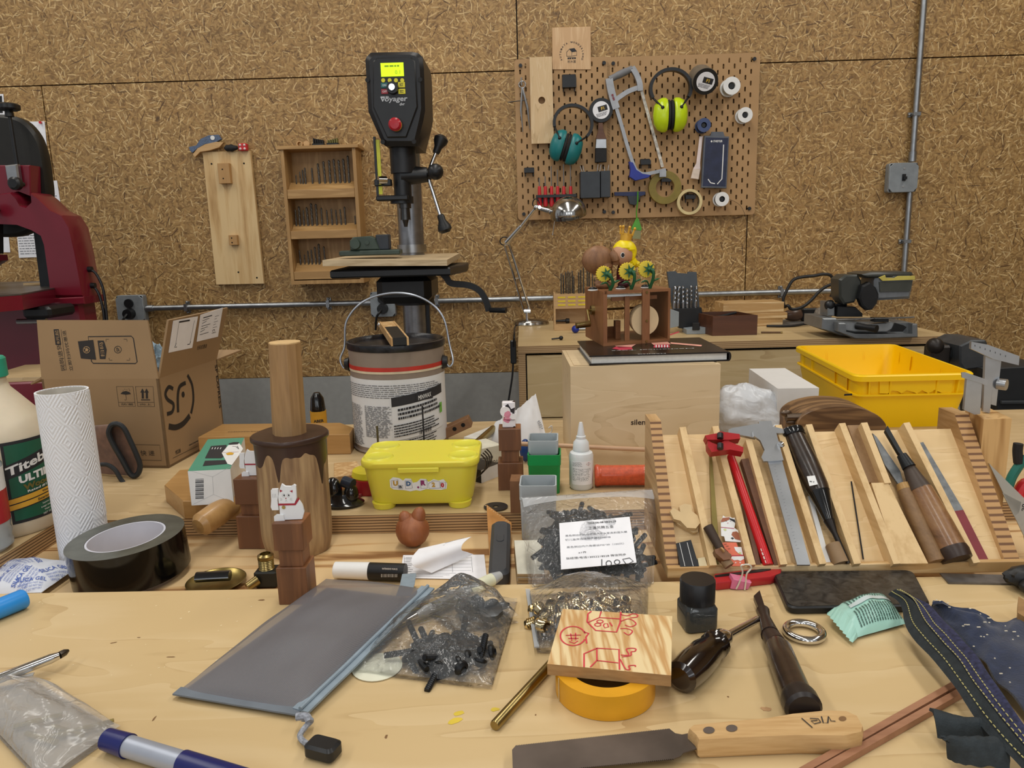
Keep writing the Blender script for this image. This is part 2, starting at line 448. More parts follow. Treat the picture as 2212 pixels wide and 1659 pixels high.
def birch(name,c0,c1,c2,axis='x',s=1.0,rough=.42,wave=True,stain=None):
 """pale plywood face: faint grain, some long wandering dark lines"""
 if name in MC:return MC[name]
 m,t,b=nt(name)
 tc=N(t,'ShaderNodeTexCoord');mp=N(t,'ShaderNodeMapping');L(t,tc.outputs['Object'],mp.inputs[0])
 mp.inputs['Scale'].default_value=[k*s for k in{'x':(1.6,9,9),'y':(9,1.6,9),'z':(9,9,1.6)}[axis]]
 n1=N(t,'ShaderNodeTexNoise');n1.inputs['Scale'].default_value=1.3;n1.inputs['Detail'].default_value=3;n1.inputs['Distortion'].default_value=.6;L(t,mp.outputs[0],n1.inputs['Vector'])
 mu=N(t,'ShaderNodeMath',operation='MULTIPLY');L(t,n1.outputs[0],mu.inputs[0]);mu.inputs[1].default_value=9
 fr=N(t,'ShaderNodeMath',operation='FRACT');L(t,mu.outputs[0],fr.inputs[0])
 n2=N(t,'ShaderNodeTexNoise');n2.inputs['Scale'].default_value=9;n2.inputs['Detail'].default_value=5;L(t,mp.outputs[0],n2.inputs['Vector'])
 mx=N(t,'ShaderNodeMix');mx.data_type='FLOAT';mx.inputs[0].default_value=.5;L(t,fr.outputs[0],mx.inputs[2]);L(t,n2.outputs[0],mx.inputs[3])
 c=ramp(t,mx.outputs[0],[(.12,c0),(.3,c1),(.55,c1),(.85,c2)])
 n3=N(t,'ShaderNodeTexNoise');n3.inputs['Scale'].default_value=.9;L(t,mp.outputs[0],n3.inputs['Vector'])
 mr=N(t,'ShaderNodeMapRange');L(t,n3.outputs[0],mr.inputs[0]);mr.inputs[3].default_value=.9;mr.inputs[4].default_value=1.1
 hs=N(t,'ShaderNodeHueSaturation');L(t,c,hs.inputs['Color']);L(t,mr.outputs[0],hs.inputs['Value'])
 out=hs.outputs[0]
 if stain:
  v=N(t,'ShaderNodeTexVoronoi');v.inputs['Scale'].default_value=9;mp2=N(t,'ShaderNodeMapping');mp2.inputs['Scale'].default_value=(.7,1.6,1)
  L(t,tc.outputs['Object'],mp2.inputs[0]);L(t,mp2.outputs[0],v.inputs['Vector'])
  r=N(t,'ShaderNodeMapRange');L(t,v.outputs['Distance'],r.inputs[0]);r.inputs[1].default_value=.035;r.inputs[2].default_value=.02
  x2=N(t,'ShaderNodeMix');x2.data_type='RGBA';L(t,r.outputs[0],x2.inputs[0]);L(t,out,x2.inputs[6]);x2.inputs[7].default_value=lin('7a5a35');out=x2.outputs[2]
 L(t,out,b.inputs['Base Color']);b.inputs['Roughness'].default_value=rough
 MC[name]=m;return m
M_top=birch('bench_birch','b29365','cbb081','d3ba8e','x',.7,.4,stain=True)
M_top2=birch('rear_birch','a88b63','bda379','c9b088','x',1,.45)
M_cab=birch('cabinet_birch','ad9064','c4aa7c','d0b88c','x',.6,.45)
M_box=birch('box_birch','bda37b','d6be97','dec8a3','x',1.1,.45)
M_rackply=birch('rack_birch','bf9c6c','d9ba88','e2c698','x',2.0,.5)
def plyedge(name,ca='5b4128',cb='b39064',th=.0014):
 m,t,b=nt(name)
 tc=N(t,'ShaderNodeTexCoord');sp=N(t,'ShaderNodeSeparateXYZ');L(t,tc.outputs['Object'],sp.inputs[0])
 nz=N(t,'ShaderNodeTexNoise');nz.inputs['Scale'].default_value=12;L(t,tc.outputs['Object'],nz.inputs['Vector'])
 ma=N(t,'ShaderNodeMath',operation='MULTIPLY_ADD');L(t,nz.outputs[0],ma.inputs[0]);ma.inputs[1].default_value=.0015;L(t,sp.outputs[2],ma.inputs[2])
 pp=N(t,'ShaderNodeMath',operation='PINGPONG');L(t,ma.outputs[0],pp.inputs[0]);pp.inputs[1].default_value=th*1.4
 mr=N(t,'ShaderNodeMath',operation='DIVIDE');L(t,pp.outputs[0],mr.inputs[0]);mr.inputs[1].default_value=th*1.4
 L(t,ramp(t,mr.outputs[0],[(.25,ca),(.5,cb)]),b.inputs['Base Color']);b.inputs['Roughness'].default_value=.6
 return m
M_ply=plyedge('ply_edge')
M_traywood=wood('tray_pine','8a6037','c39b68','x',.55,.5,c3='d6b788',contrast=(.25,.62),ring=3,fine=.2)
M_black=mat('black_plastic','17181a',.38,vary=.1)
M_blackm=mat('black_matte','1b1b1d',.7,vary=.15,bmp=.1)
M_steel=mat('brushed_steel','a8a9aa',.32,1,vary=.05)
M_chrome=mat('chrome','d8d8d8',.09,1,vary=0)
M_galv=mat('galvanised_steel','9a9da0',.35,.9,vary=.08)
M_greybox=mat('grey_cast_box','8b9195',.45,.3,vary=.05)
M_white=mat('white_plastic','e4e4e2',.4,vary=.02)
M_paper=mat('white_paper','ececf0',.7,vary=.02)
M_ink=mat('black_ink','26262a',.6,vary=0)
M_greyink=mat('grey_ink','6f7278',.6,vary=0)
M_brass=mat('brass','978557',.3,1,vary=.1)
M_rubber=mat('black_cable','1d1d1f',.5,vary=0)
M_hole=mat('dark_hole','0d0b09',.9,vary=0)
M_pine=wood('pine_block','b48d5c','d9ba8a','z',1.3,.5,ring=2)
M_pinex=wood('pine_block_x','b9935f','dcc092','x',1.3,.5,ring=2)
M_piney=wood('pine_block_y','b98a52','dcb883','y',1.0,.5,ring=3)
M_walnut=wood('walnut','4f2f1c','7a5032','x',1.0,.45)
M_beech=wood('beech','b8905c','d0aa78','x',1.6,.45,fine=.6)
# --- the room
W0,W1=-4.2,4.4
zs=W(1106,153,WY).z
zb=W(600,815,WY).z
xa=W(1117,75,WY).x;xb=W(108,320,WY).x;xc=W(1614,480,WY).x
gw=G()
gp=.0022
for(a,b_,z0,z1)in((W0,xb-gp,zb,zs-gp),(xb+gp,xc-gp,zb,zs-gp),(xc+gp,W1,zb,zs-gp),(W0,xa-2.6,zs+gp,3.5),(xa-2.59,xa-gp,zs+gp,3.5),(xa+gp,xa+2.4,zs+gp,3.5),(xa+2.41,W1,zs+gp,3.5)):
 gw.bb(a,b_,WY,WY+.012,z0,z1,0)
gw.bb(W0,W1,WY+.0125,WY+.05,0,3.5,1)
struct('wall_back',gw,[M_osb,M_hole],smooth=False)
g=G();g.bb(W0,W1,WY-.004,WY+.0115,0,zb-.002,0)
struct('baseboard_back',g,mat('grey_painted_panel','979793',.55,vary=.03),smooth=False)
M_conc=mat('concrete_floor','7c7a76',.6,vary=.1,vs=4)
g=G();g.bb(W0,W1,-3.2,WY+.05,-.05,0);struct('floor',g,M_conc,smooth=False)
g=G();g.bb(W0,W1,-3.2,WY+.05,3.5,3.56);struct('ceiling',g,mat('white_ceiling','c9c9c6',.8,vary=.02),smooth=False)
g=G();g.bb(W1,W1+.05,-3.2,WY+.05,0,3.5);struct('wall_right',g,M_osb,smooth=False)
# --- ceiling lamps (fixtures of the area lights)
for i,(lx,ly)in enumerate([(x,y)for x in(-2.2,-0.1,2.0)for y in(1.35,-1.2)]):
 t_=thing('ceiling_lamp','slim white ceiling lamp above the workbench','lamp',(lx,ly,3.40),0,'slim ceiling lamps')
 g=G();g.bb(-.14,.14,-1.1,1.1,0,.1,0,.01);g.build('housing',M_white,t_)
 # --- workbench
yE=P(1106,1262).y
yR=P(900,1110).y
yB=P(1000,911).y
xL=P(70,1160).x;xRt=1.05
TZ=BZ-.026
BX0,BX1=-1.3,1.75
tb=thing('workbench','large pale birch workbench with a sunken striped pine tool tray','workbench',(0,0,0))
g=G();g.bb(BX0,BX1,.12,yE,BZ-.026,BZ,0)
rq_=random.Random(4)
def mark(px,py,rx_,ry_,m_,n=9,rot=0):
 c=P(px,py,BZ+.0002);k=mpp(c);a0=R(rot);q=[]
 for i in range(n):
  a=2*PI*i/n;j=rq_.uniform(.7,1.25);x=rx_*k*j*math.cos(a);y=ry_*k*1.8*j*math.sin(a);q.append((c.x+x*math.cos(a0)-y*math.sin(a0),c.y+x*math.sin(a0)+y*math.cos(a0),BZ+.0002))
 g.add(q,[tuple(range(n))],m_)
for a in((982,1556,20,5,1,9,30),(990,1540,14,4,1,9,20),(1070,1532,9,4,1,9,10),(1655,1531,11,4,3,14,0),(368,1419,12,1,2,6,0),(246,1388,9,1.2,2,6,25),(834,1591,3,4,2),(1157,1544,2,1.5,2),(334,1551,2,5,2),(566,1296,8,1.5,2),(300,1377,4,1,2),(1573,1505,2,2,2)):mark(*a)
for i in range(34):mark(rq_.uniform(20,560),rq_.uniform(1290,1460),rq_.uniform(1,3),rq_.uniform(.5,1),4,5,rq_.uniform(0,90))
g.build('front_board',[M_top,mat('yellow_stain','cfb53c',.5),mat('knot_ring','7d5c38',.6),mat('knot_tan','b08a62',.5),mat('pale_chip','e6d6b0',.7)],tb,smooth=False)
def plyboard(x0,x1,y0,y1,z0,z1,top=0,edge=1):
 g=G();vs=[(x0,y0,z0),(x1,y0,z0),(x1,y1,z0),(x0,y1,z0),(x0,y0,z1),(x1,y0,z1),(x1,y1,z1),(x0,y1,z1)]
 g.add(vs,[(4,5,6,7),(3,2,1,0)],top);g.add(vs,[(0,1,5,4),(1,2,6,5),(2,3,7,6),(3,0,4,7)],edge);return g
plyboard(BX0,xL,yE,yB,TZ,BZ).build('left_board',[M_top2,M_ply],tb,smooth=False)
plyboard(xL,BX1,yR,yB,TZ,BZ).build('rear_board',[M_top2,M_ply],tb,smooth=False)
g=G();g.bb(BX0,BX1,.13,yB,TZ-.02,TZ-.0005);g.build('tray_floor',M_traywood,tb,smooth=False)
for x,y in((BX0+.08,.22),(BX1-.08,.22),(BX0+.08,yB-.08),(BX1-.08,yB-.08)):
 g=G();g.bb(x-.04,x+.04,y-.04,y+.04,0,TZ-.021,0,.004);g.build('leg',M_pine,tb)
 # --- cabinet along the wall
CZ=1.21-.318;CY0=2.205
cx0=W(1119,757,CY0).x;cx1=W(2062,735,CY0).x
cab=thing('drawer_cabinet','long low birch plywood cabinet against the flake board wall','cabinet',(cx0,CY0,0))
wd=cx1-cx0
M_cabedge=plyedge('cabinet_edge','8a6a44','b4946a',.002)
g=G();vs=[(0,0,CZ-.022),(wd,0,CZ-.022),(wd,WY-CY0-.004,CZ-.022),(0,WY-CY0-.004,CZ-.022),(0,0,CZ),(wd,0,CZ),(wd,WY-CY0-.004,CZ),(0,WY-CY0-.004,CZ)]
g.add(vs,[(4,5,6,7),(3,2,1,0)],0);g.add(vs,[(0,1,5,4),(1,2,6,5),(2,3,7,6),(3,0,4,7)],1);g.build('cabinet_top',[M_cab,M_cabedge],cab,smooth=False)
g=G()
for x in(0,.3,1.0,wd-.022):g.bb(x,x+.022,.002,WY-CY0-.01,0,CZ-.0225)
g.bb(.023,wd-.023,.03,.04,.0,CZ-.03,1);g.build('body',[M_cabedge,M_hole],cab,smooth=False)
for(a,b_)in((.026,.298),(.326,.998),(1.026,wd-.026)):
 n=4 if b_<.3 else 3
 h=(CZ-.03-.08)/n
 for i in range(n):
  z1=CZ-.03-i*h;g=G();g.bb(a,b_,.004,.022,z1-h+.004,z1);g.build('drawer',M_cab,cab,smooth=False)
  # --- pegboards
def Z3(p):return[(1080+x*.28329,30+y*.28329)for x,y in p]
def Z4(p):return[(1060+x*.27125,400+y*.27125)for x,y in p]
def Z2(p):return[(380+x*.40998,80+y*.40998)for x,y in p]
M_peg=mat('pegboard_fibre','ad895e',.6,vary=.03,vs=8)
PY=WY-.02
def pegboard(name,px,py,w,h,label):
 o=W(px,py,PY);t=thing(name,label,'pegboard',o,0)
 holes=[]
 nx=int(round(w/.02));nz=int(round(h/.04))
 for i in range(1,nx):
  for j in range(nz):
   x=-w/2+i*.02;z=-h/2+.03+j*.04+(.02 if i%2 else 0)-.005
   if abs(z)<h/2-.016 and abs(x)<w/2-.012:
    holes.append([(x+a,z+b_)for a,b_ in rr(.0062,.017,.003,3)])
 g=G(XZ);g.plate(rr(w,h,.012),holes,0,.005);g.build('perforated_panel',M_peg,t,smooth=False)
 for sx in(-1,1):
  for sz in(-1,1):
   g=G();g.cyl((sx*(w/2-.022),.002,sz*(h/2-.022)),(sx*(w/2-.022),-.012,sz*(h/2-.022)),.0065,.0065,12)
   g.cyl((sx*(w/2-.022),.02,sz*(h/2-.022)),(sx*(w/2-.022),.002,sz*(h/2-.022)),.004,None,8)
   g.build('screw_cap',M_black,t)
 return t
pegboard('pegboard',1216.3,303,.346,.568,'narrow tan pegboard on the left, holding teal ear muffs and screwdrivers')
pegboard('pegboard',1473,297,.551,.568,'wide tan pegboard on the right, holding hacksaw and lime ear muffs')
FY=PY-.006
def hook(g,x,z,y0=.0,l=.03,m=0):
 g.cyl((x,y0,z),(x,y0-l,z),.0025,None,8,m);g.cyl((x,y0-l,z),(x,y0-l-.001,z+.008),.0025,None,8,m)
o=W(1234,105,WY-.016);g=G(XZ)
pl=loc2(o,Z3([(397,112),(690,103),(692,430),(400,430)]),'w')
g.prism(pl,0,.012,0,bev=.0008)
cx,cz=loc2(o,Z3([(545,315)]),'w')[0]
rad=.041
st='AUTOMATA WONDERLAND'
for i,ch in enumerate(st):
 if ch==' ':continue
 a=R(205-i*230/(len(st)-1))
 g.text(ch,.0062,T(cx+rad*math.cos(a),cz+rad*math.sin(a),.0124)@RZ(math.degrees(a)-90),1,bold=.03)
g.text('积木屋',.0095,T(cx,cz-.0245,.0124),1,bold=.03)
def stroke(g,pts,w,z,m,M=None,fn=None,closed=False):
 pts=[Vector((p[0],p[1]))for p in pts];k=len(pts);vs=[];
 for i in range(k):
  a=pts[(i-1)%k]if closed or i else pts[i];b_=pts[(i+1)%k]if closed or i<k-1 else pts[i]
  d=(b_-a);d=d.normalized()if d.length>0 else Vector((1,0));nn=Vector((-d.y,d.x))*w/2
  for q in(pts[i]+nn,pts[i]-nn):vs.append(fn(q.x,q.y)if fn else(q.x,q.y,z))
 fs=[(2*i,2*i+1,(2*i+3)%(2*k),(2*i+2)%(2*k))for i in range(k if closed else k-1)]
 old=g.T
 if M is not None:g.T=g.T@M
 g.add(vs,fs,m);g.T=old
def flat(g,pts,z,m,M=None,fn=None):
 old=g.T
 if M is not None:g.T=g.T@M
 g.add([fn(*p)if fn else(p[0],p[1],z)for p in pts],[tuple(range(len(pts)))],m);g.T=old
for a in([(-.018,-.008),(-.018,.006),(-.008,.016),(.001,.006),(.001,-.008),(-.018,-.008)],[(.001,-.008),(.018,-.006),(.018,.008),(.001,.006)],[(-.015,-.013),(.015,-.013)]):
 stroke(g,[(cx+x,cz+z+.002)for x,z in a],.0016,.0124,1)
flat(g,[(cx-.008,cz+.019),(cx+.010,cz+.021),(cx+.019,cz+.010),(cx+.002,cz+.008)],.0125,1)
for x in(-.012,-.005,.004,.012):flat(g,[(cx+x-.003,cz-.016),(cx+x+.003,cz-.016),(cx+x+.003,cz-.011),(cx+x-.003,cz-.011)],.0126,1)
solo('wooden_plaque',g,[wood('plaque_pine','c9a377','dcbb90','z',1.2,.5,ring=2),M_ink],'pale pine plaque with a round black house emblem above the pegboard','plaque',o)
o=W(1170,218,FY-.012);g=G(XZ)
hc=loc2(o,Z3([(318,663)]),'w')[0]
g.plate(loc2(o,Z3([(225,338),(395,330),(412,988),(240,993)]),'w'),[circ(.0125,20,*hc)],0,.011)
solo('plywood_strip',g,birch('strip_birch','b4966a','d0b286','d8be96','z',1.4,.5),'upright plywood strip with a round hole, hung on the pegboard','board',o,smooth=False)
def holder(px,py,w,h,label,rest=.0):
 o=W(px,py,FY);g=G()
 g.bb(-w/2,w/2,-.004,0,-h/2,h/2,0,.002);g.bb(-w/2,w/2,-.022,-.004,-h/2+rest*h,-h/2+.003+rest*h,0);g.bb(-w/2,w/2,-.024,-.021,-h/2+rest*h,h*.2)
 for s_ in(-1,1):g.cyl((s_*w*.4,-.003,-h/2),(s_*w*.4,-.003,-h/2-.012),.002,None,6)
 solo('peg_hook',g,M_black,label,'hook',o)
holder(1229,176,.050,.048,'dark flat holder clipped high on the left pegboard')
holder(1143,368,.037,.020,'small black hook at the left edge of the pegboard')
holder(1393,350,.037,.022,'small black hook inside the hacksaw frame')
def spool(px,py,r,ln,core,thread,label,name='thread_spool',tilt=0,yaw=0):
 o=W(px,py,FY-ln);t=thing(name,label,'spool',o,rot=(tilt,0,yaw))
 for zz in(-.003,-ln+.006):g=G(XZ);g.ring(r,r*.42,zz,zz+.003,28);g.build('flange',core,t)
 g=G(XZ);g.ring(r*.8,r*.40,-ln+.0095,-.0035,24);g.build('thread',thread,t)
 g=G(XZ);g.cyl((0,0,-ln+.001),(0,0,-.006),r*.3,None,12);g.build('peg',M_black,t)
M_thread=mat('pale_thread','c9cbc8',.7,vary=.05)
spool(1581,185,.0305,.055,M_white,M_thread,'larger white thread spool near the top right corner of the pegboard')
spool(1610,248,.0265,.045,M_white,M_thread,'white thread spool below the larger one at the pegboard edge')
spool(1560,430,.0255,.045,M_white,mat('dark_thread','2a2b30',.7),'white spool of black thread at the bottom right of the pegboard')
spool(1521,270,.0245,.045,mat('blue_plastic','3b4a72',.4),mat('navy_thread','1d2236',.7),'blue spool of navy thread hung above the white brush')
def labelroll(px,py,r,ln,tilt,label,ang):
 o=W(px,py,FY-ln);t=thing('tape_roll',label,'tape',o,rot=(tilt,0,0))
 g=G(XZ);g.ring(r,r*.2,-ln+.002,0,36);g.build('tape',M_black if ln<.05 else mat('grey_film','6d675d',.35),t)
 g=G(XZ);g.ring(r*.98,r*.3,.0,.002,36);g.build('end_disc',M_black,t)
 g=G(XZ@RZ(ang));g.prism(circ(r*.72,32),.002,.0032,0)
 g.prism([(-r*.25,-r*.12),(r*.55,-r*.12),(r*.55,r*.32),(-r*.25,r*.32)],.0032,.0036,1)
 g.text('F1',r*.26,T(r*.15,r*.1,.0038),2,bold=.04);g.lines(-r*.5,r*.5,-r*.5,-r*.2,4,T(0,0,.0034),1,3,wl=.004)
 g.build('paper_label',[M_paper,M_ink,mat('gold_print','c9a53a',.5,vary=0)],t)
labelroll(1298.5,238,.0425,.03,0,'black tape roll with round white label, hung above the paint brush',15)
labelroll(1524,176,.0445,.085,20,'large grey roll with black end and white label, topmost on the pegboard',-15)
o=W(1437,405,FY-.026);g=G(XZ);g.ring(.0595,.0345,-.024,0,48,mi=(1,2))
solo('tape_roll',g,[mat('olive_tape','8c7a2e',.35),mat('olive_tape_side','81712f',.5),mat('tape_core','b59a63',.7)],'wide olive translucent tape roll hung below the hacksaw','tape',o)
o=W(1490,436,FY-.026);g=G(XZ);g.ring(.0465,.0365,-.024,0,48,mi=(1,2))
solo('tape_roll',g,[mat('cream_tape','d8c99b',.5),mat('cream_side','d2c08e',.6),mat('tape_core2','8d8266',.7)],'thin cream masking tape ring hung between olive tape and black spool','tape',o)
for px,py,lb in((1489,425,'black peg hook carrying the cream tape ring'),(1437,388,'black peg hook carrying the olive tape roll')):
 holder(px,py,.036,.018,lb)
def muffs(px,py,s,cup,label,rot=0,tilt=0):
 o=W(px,py,FY-.05);t=thing('ear_muffs',label,'ear muffs',o,rot=(0,rot,0))
 g=G();pts=[]
 for i in range(25):
  a=R(-28+236*i/24);pts.append((.078*s*math.cos(a),0,.062*s+.07*s*math.sin(a)))
 g.sweep(pts,[(-.006*s,-.014*s),(.006*s,-.014*s),(.006*s,.014*s),(-.006*s,.014*s)],0,up=(0,1,0));g.build('headband',M_black,t)
 for sx in(-1,1):
  g=G();g.cyl((sx*.070*s,-.004,.03*s),(sx*.036*s,-.036*s,-.012*s),.004*s,None,8);g.sph((sx*.036*s,-.037*s,-.012*s),.007*s);g.build('cup_bracket',M_black,t)
  g=G();pr=[(.0,.056),(.018,.054),(.038,.046),(.05,.032),(.054,.012),(.054,0)]
  g.T=T(sx*.005*s,0,-.035*s)@RY(90*sx)@Matrix.Diagonal((1.15,.75,1,1));g.lathe([(b_*s,0)if 0 else(r_*s,z_*s)for r_,z_ in[(.052,.008),(.056,.014),(.056,.028),(.048,.046),(.030,.058),(0,.062)]],28)
  g.build('ear_cup',cup,t)
  g=G();g.T=T(sx*.001*s,0,-.035*s)@RY(90*sx)@Matrix.Diagonal((1.12,.72,1,1));g.lathe([(.0,.0),(.047*s,0),(.051*s,.004*s),(.048*s,.010*s)],28);g.build('ear_cushion',M_blackm,t)
muffs(1448,228,.92,mat('lime_plastic','c3dc1e',.25,vary=.03),'lime green ear muffs hung beside the hacksaw')
muffs(1228,300,.88,mat('teal_plastic','1d7577',.35,vary=.04),'dark teal ear muffs tilted on the left pegboard',rot=18)
o=W(1297,305,FY-.02);t=thing('paint_brush','paint brush with black bristles hanging under the black tape roll','brush',o)
g=G(XZ);g.prism(loc2(o,Z3([(748,830),(782,830),(790,900),(812,958),(726,958),(744,900)]),'w'),0,.01,bev=.002);g.build('handle',M_walnut,t)
g=G(XZ);g.prism(loc2(o,Z3([(730,955),(810,955),(812,1030),(724,1030)]),'w'),-.001,.012,bev=.002);g.build('ferrule',M_steel,t)
g=G(XZ);g.prism(loc2(o,Z3([(724,1030),(812,1030),(812,1132),(722,1136)]),'w'),0,.011,bev=.002);g.build('bristles',M_blackm,t)
o=W(1365,265,FY-.03);t=thing('hacksaw','grey hacksaw with blue front corner hung on the pegboard','hacksaw',o)
def wl(pts,y=0):return[(x,y,z)for x,z in loc2(o,pts,'w')]
k3=.28329*mpp(o)
M_alu=mat('cast_aluminium','9b9c9e',.4,.7,vary=.05)
g=G();
def bar(g,zpts,w_,d_,m=0,sm=6):
 p=wl(Z3(zpts));p=smooth(p,sm)if len(p)>2 else[Vector(q)for q in p]
 g.sweep(p,[(-w_*k3,-d_),(w_*k3,-d_),(w_*k3*1.0,d_),(-w_*k3,d_)],m,up=(0,1,0))
g.tube(smooth(wl(Z3([(835,500),(900,468),(960,440),(1010,418)])),5),[k3*v for v in[24]*5+[27]*6+[24]*5],12);g.build('grip',mat('grey_rubber_grip','77787b',.6),t)
g=G();bar(g,[(1005,410),(1040,470),(1062,530),(1068,590)],20,.011);bar(g,[(1062,562),(980,592),(905,640),(875,668)],17,.009);bar(g,[(830,495),(842,570),(862,650),(885,725)],27,.011)
bar(g,[(880,700),(925,850),(970,1010),(1012,1140),(1040,1195),(1095,1222),(1180,1208),(1262,1190)],13,.008);g.bb(*(lambda a:(a[0]-.012,a[0]+.012,-.012,.012,a[1]-.014,a[1]+.009))(loc2(o,Z3([(1238,1215)]),'w')[0]));g.build('frame',M_alu,t)
g=G(XZ);g.prism(loc2(o,Z3([(980,1128),(1010,1135),(1036,1190),(1085,1222),(1146,1232),(1130,1250),(1030,1274),(985,1245),(992,1190)]),'w'),-.013,.013,bev=.002);g.build('front_grip',mat('blue_grip','26358f',.45),t)
g=G();bar(g,[(1068,545),(1240,1168)],11,.0012);g.build('saw_blade',mat('worn_painted_blade','b9b3a8',.45,.4,vary=.25,vs=60),t)
g=G(XZ);p=loc2(o,Z3([(860,640)]),'w')[0];g.lines(-.011,.011,-.004,.004,1,T(p[0],p[1],.0118)@RZ(-72),0,2,.9,wl=.004,ragged=0);g.build('printed_mark',mat('dark_red_print','7c2630',.5),t)
o=W(1543,350,FY-.018);t=thing('instrument_case','slim dark blue drawing instrument case hung on the pegboard','case',o)
cp=loc2(o,Z3([(1553,930),(1742,938),(1722,1332),(1530,1328)]),'w')
g=G(XZ);g.prism(cp,-.004,.012,bev=.002);g.build('shell',mat('clear_grey_plastic','5c6068',.25),t)
ci=loc2(o,Z3([(1562,945),(1733,950),(1714,1318),(1540,1315)]),'w')
g=G(XZ);g.prism(ci,.0122,.0128,0);a=loc2(o,Z3([(1655,974)]),'w')[0];g.text('STAEDTLER',.0075,T(a[0],a[1],.013)@RZ(-1),1,w=.033,bold=.03)
flat(g,[(a[0]-.023+q[0],a[1]+q[1])for q in circ(.0035,10)],.013,1)
for s_ in([(1698,1000),(1692,1130),(1685,1260),(1650,1300)],[(1580,1262),(1600,1290),(1632,1296)]):stroke(g,loc2(o,Z3(s_),'w'),.0035,.0132,1)
g.build('insert_card',[mat('navy_card','1f2540',.35,vary=.15),M_white],t)
g=G(XZ);g.plate(loc2(o,Z3([(1600,935),(1612,900),(1700,900),(1712,938)]),'w'),[],-.002,.004);g.build('hang_tab',mat('clear_grey_plastic','5c6068',.25),t)
def bin_(px0,px1,py0,py1,label):
 a=W(px0,py0,FY-.06);b_=W(px1,py1,FY-.06);o=Vector(((a.x+b_.x)/2,FY,b_.z));w_=b_.x-a.x;h=a.z-b_.z
 t=thing('storage_bin',label,'bin',o,0,None);g=G()
 g.bb(-w_/2,w_/2,-.06,-.057,0,h,0,.001);g.bb(-w_/2,w_/2,-.004,-.001,0,h);g.bb(-w_/2,-w_/2+.003,-.057,-.004,0,h);g.bb(w_/2-.003,w_/2,-.057,-.004,0,h);g.bb(-w_/2,w_/2,-.057,-.004,0,.003)
 g.build('shell',mat('slate_plastic','33383e',.5),t)
 return t
bin_(1254,1296.5,371,427,'wide dark slate bin hung on the pegboard');bin_(1298,1318.5,369,425.5,'narrow dark slate bin beside the wide one')
for i,(a,b_)in enumerate([((612,1160),(628,1210)),((632,1158),(642,1208)),((748,1148),(742,1205)),((770,1150),(760,1206)),((830,1150),(822,1200)),((795,1165),(798,1205))]):
 o=W(*Z3([b_])[0],FY-.03);e=W(*Z3([a])[0],FY-.03);g=G();g.tube([(0,0,-.03),(0,0,0),e-o],.0011,6)
 solo('thin_wire',g,M_steel,'thin steel wire standing in the slate pegboard bins','wire',o,group='thin wires in the slate bins')
M_redp=mat('red_plastic','c5292f',.35,vary=.04)
for i,(x,y)in enumerate([(302,1255),(347,1240),(394,1165),(441,1190),(488,1150),(540,1125)]):
 o=W(*Z3([(x,1400)])[0],FY-.03);t=thing('screwdriver',['shortest','second shortest','third','fourth','fifth','tallest'][i]+' of the red screwdrivers in the pegboard rack, counted from the left','screwdriver',o,0,'red screwdrivers in the rack')
 hz=(1400-1315)*k3;tp=(1400-y)*k3
 g=G();g.lathe([(0,-.034),(.0075,-.032),(.0085,-.02),(.0065,.0),(.0058,hz-.004),(.0045,hz),(0,hz)],14);g.build('handle',M_redp,t)
 g=G();g.cyl((0,0,hz),(0,0,tp),.0022,None,8);g.build('shaft',M_steel,t)
o=W(*Z3([(425,1395)])[0],FY);g=G();g.bb(-.074,.074,-.018,0,-.004,.006,0,.001);g.bb(-.07,.07,-.006,0,-.02,.0)
g.bb(-.074,.074,-.046,-.041,-.004,.006)
for s_ in(-.072,.072):g.bb(s_-.002,s_+.002,-.042,-.01,-.004,.006)
solo('tool_rack',g,M_black,'black slotted rack carrying the red screwdrivers','rack',o)
o=W(*Z3([(168,550)])[0],FY-.012);t=thing('dividers','steel wing dividers hanging at the left edge of the pegboard','dividers',o)
g=G();e=lambda x,y:(W(*Z3([(x,y)])[0],FY-.012)-o)
for q in((175,900),(228,880)):g.tube([e(170,560),(e(170,560)+e(*q))/2+Vector((.006 if q[0]>200 else-.006,0,0)),e(*q)],[.004,.0045,.001],8)
g.build('leg',M_steel,t);g=G();g.tube([e(170,540)+Vector((.012*math.cos(a*.4),0,.012*math.sin(a*.4)))for a in range(16)],.0025,8,closed=True);g.cyl(e(165,545),e(163,485),.003,None,8);g.build('spring_ring',M_steel,t)
g=G();g.cyl(e(60,674),e(205,656),.0016,None,8);g.build('wing_screw',M_black,t)
o=W(1503,340,FY-.012);t=thing('glue_brush','white plastic glue brush hanging beside the dark case','brush',o)
g=G(XZ);g.prism(loc2(o,Z3([(1520,935),(1545,935),(1524,1140),(1526,1185),(1470,1185),(1495,1140)]),'w'),0,.005,bev=.001);g.build('handle',mat('pinkish_white','e6d6d2',.4),t)
g=G(XZ);g.prism(loc2(o,Z3([(1470,1186),(1526,1186),(1512,1264),(1452,1256)]),'w'),0,.008,bev=.002);g.build('bristles',mat('cream_bristle','e0cfc0',.7),t)
o=W(1378,460,FY-.04);t=thing('glue_brush','bright green silicone brush hanging from the blue marking tool','brush',o)
g=G();e4=lambda x,y:W(*Z4([(x,y)])[0],FY-.04)-o
g.tube([e4(1172,50),e4(1170,130),e4(1160,220),e4(1165,280)],[.004,.004,.0035,.005],8,flat=.6);g.T=XZ;g.prism([(p.x,p.z)for p in(e4(1158,262),e4(1175,262),e4(1203,345),e4(1198,362),e4(1120,355),e4(1125,330))],-.004,.004,bev=.001);g.build('handle',mat('bright_green','4f9a2e',.35),t)
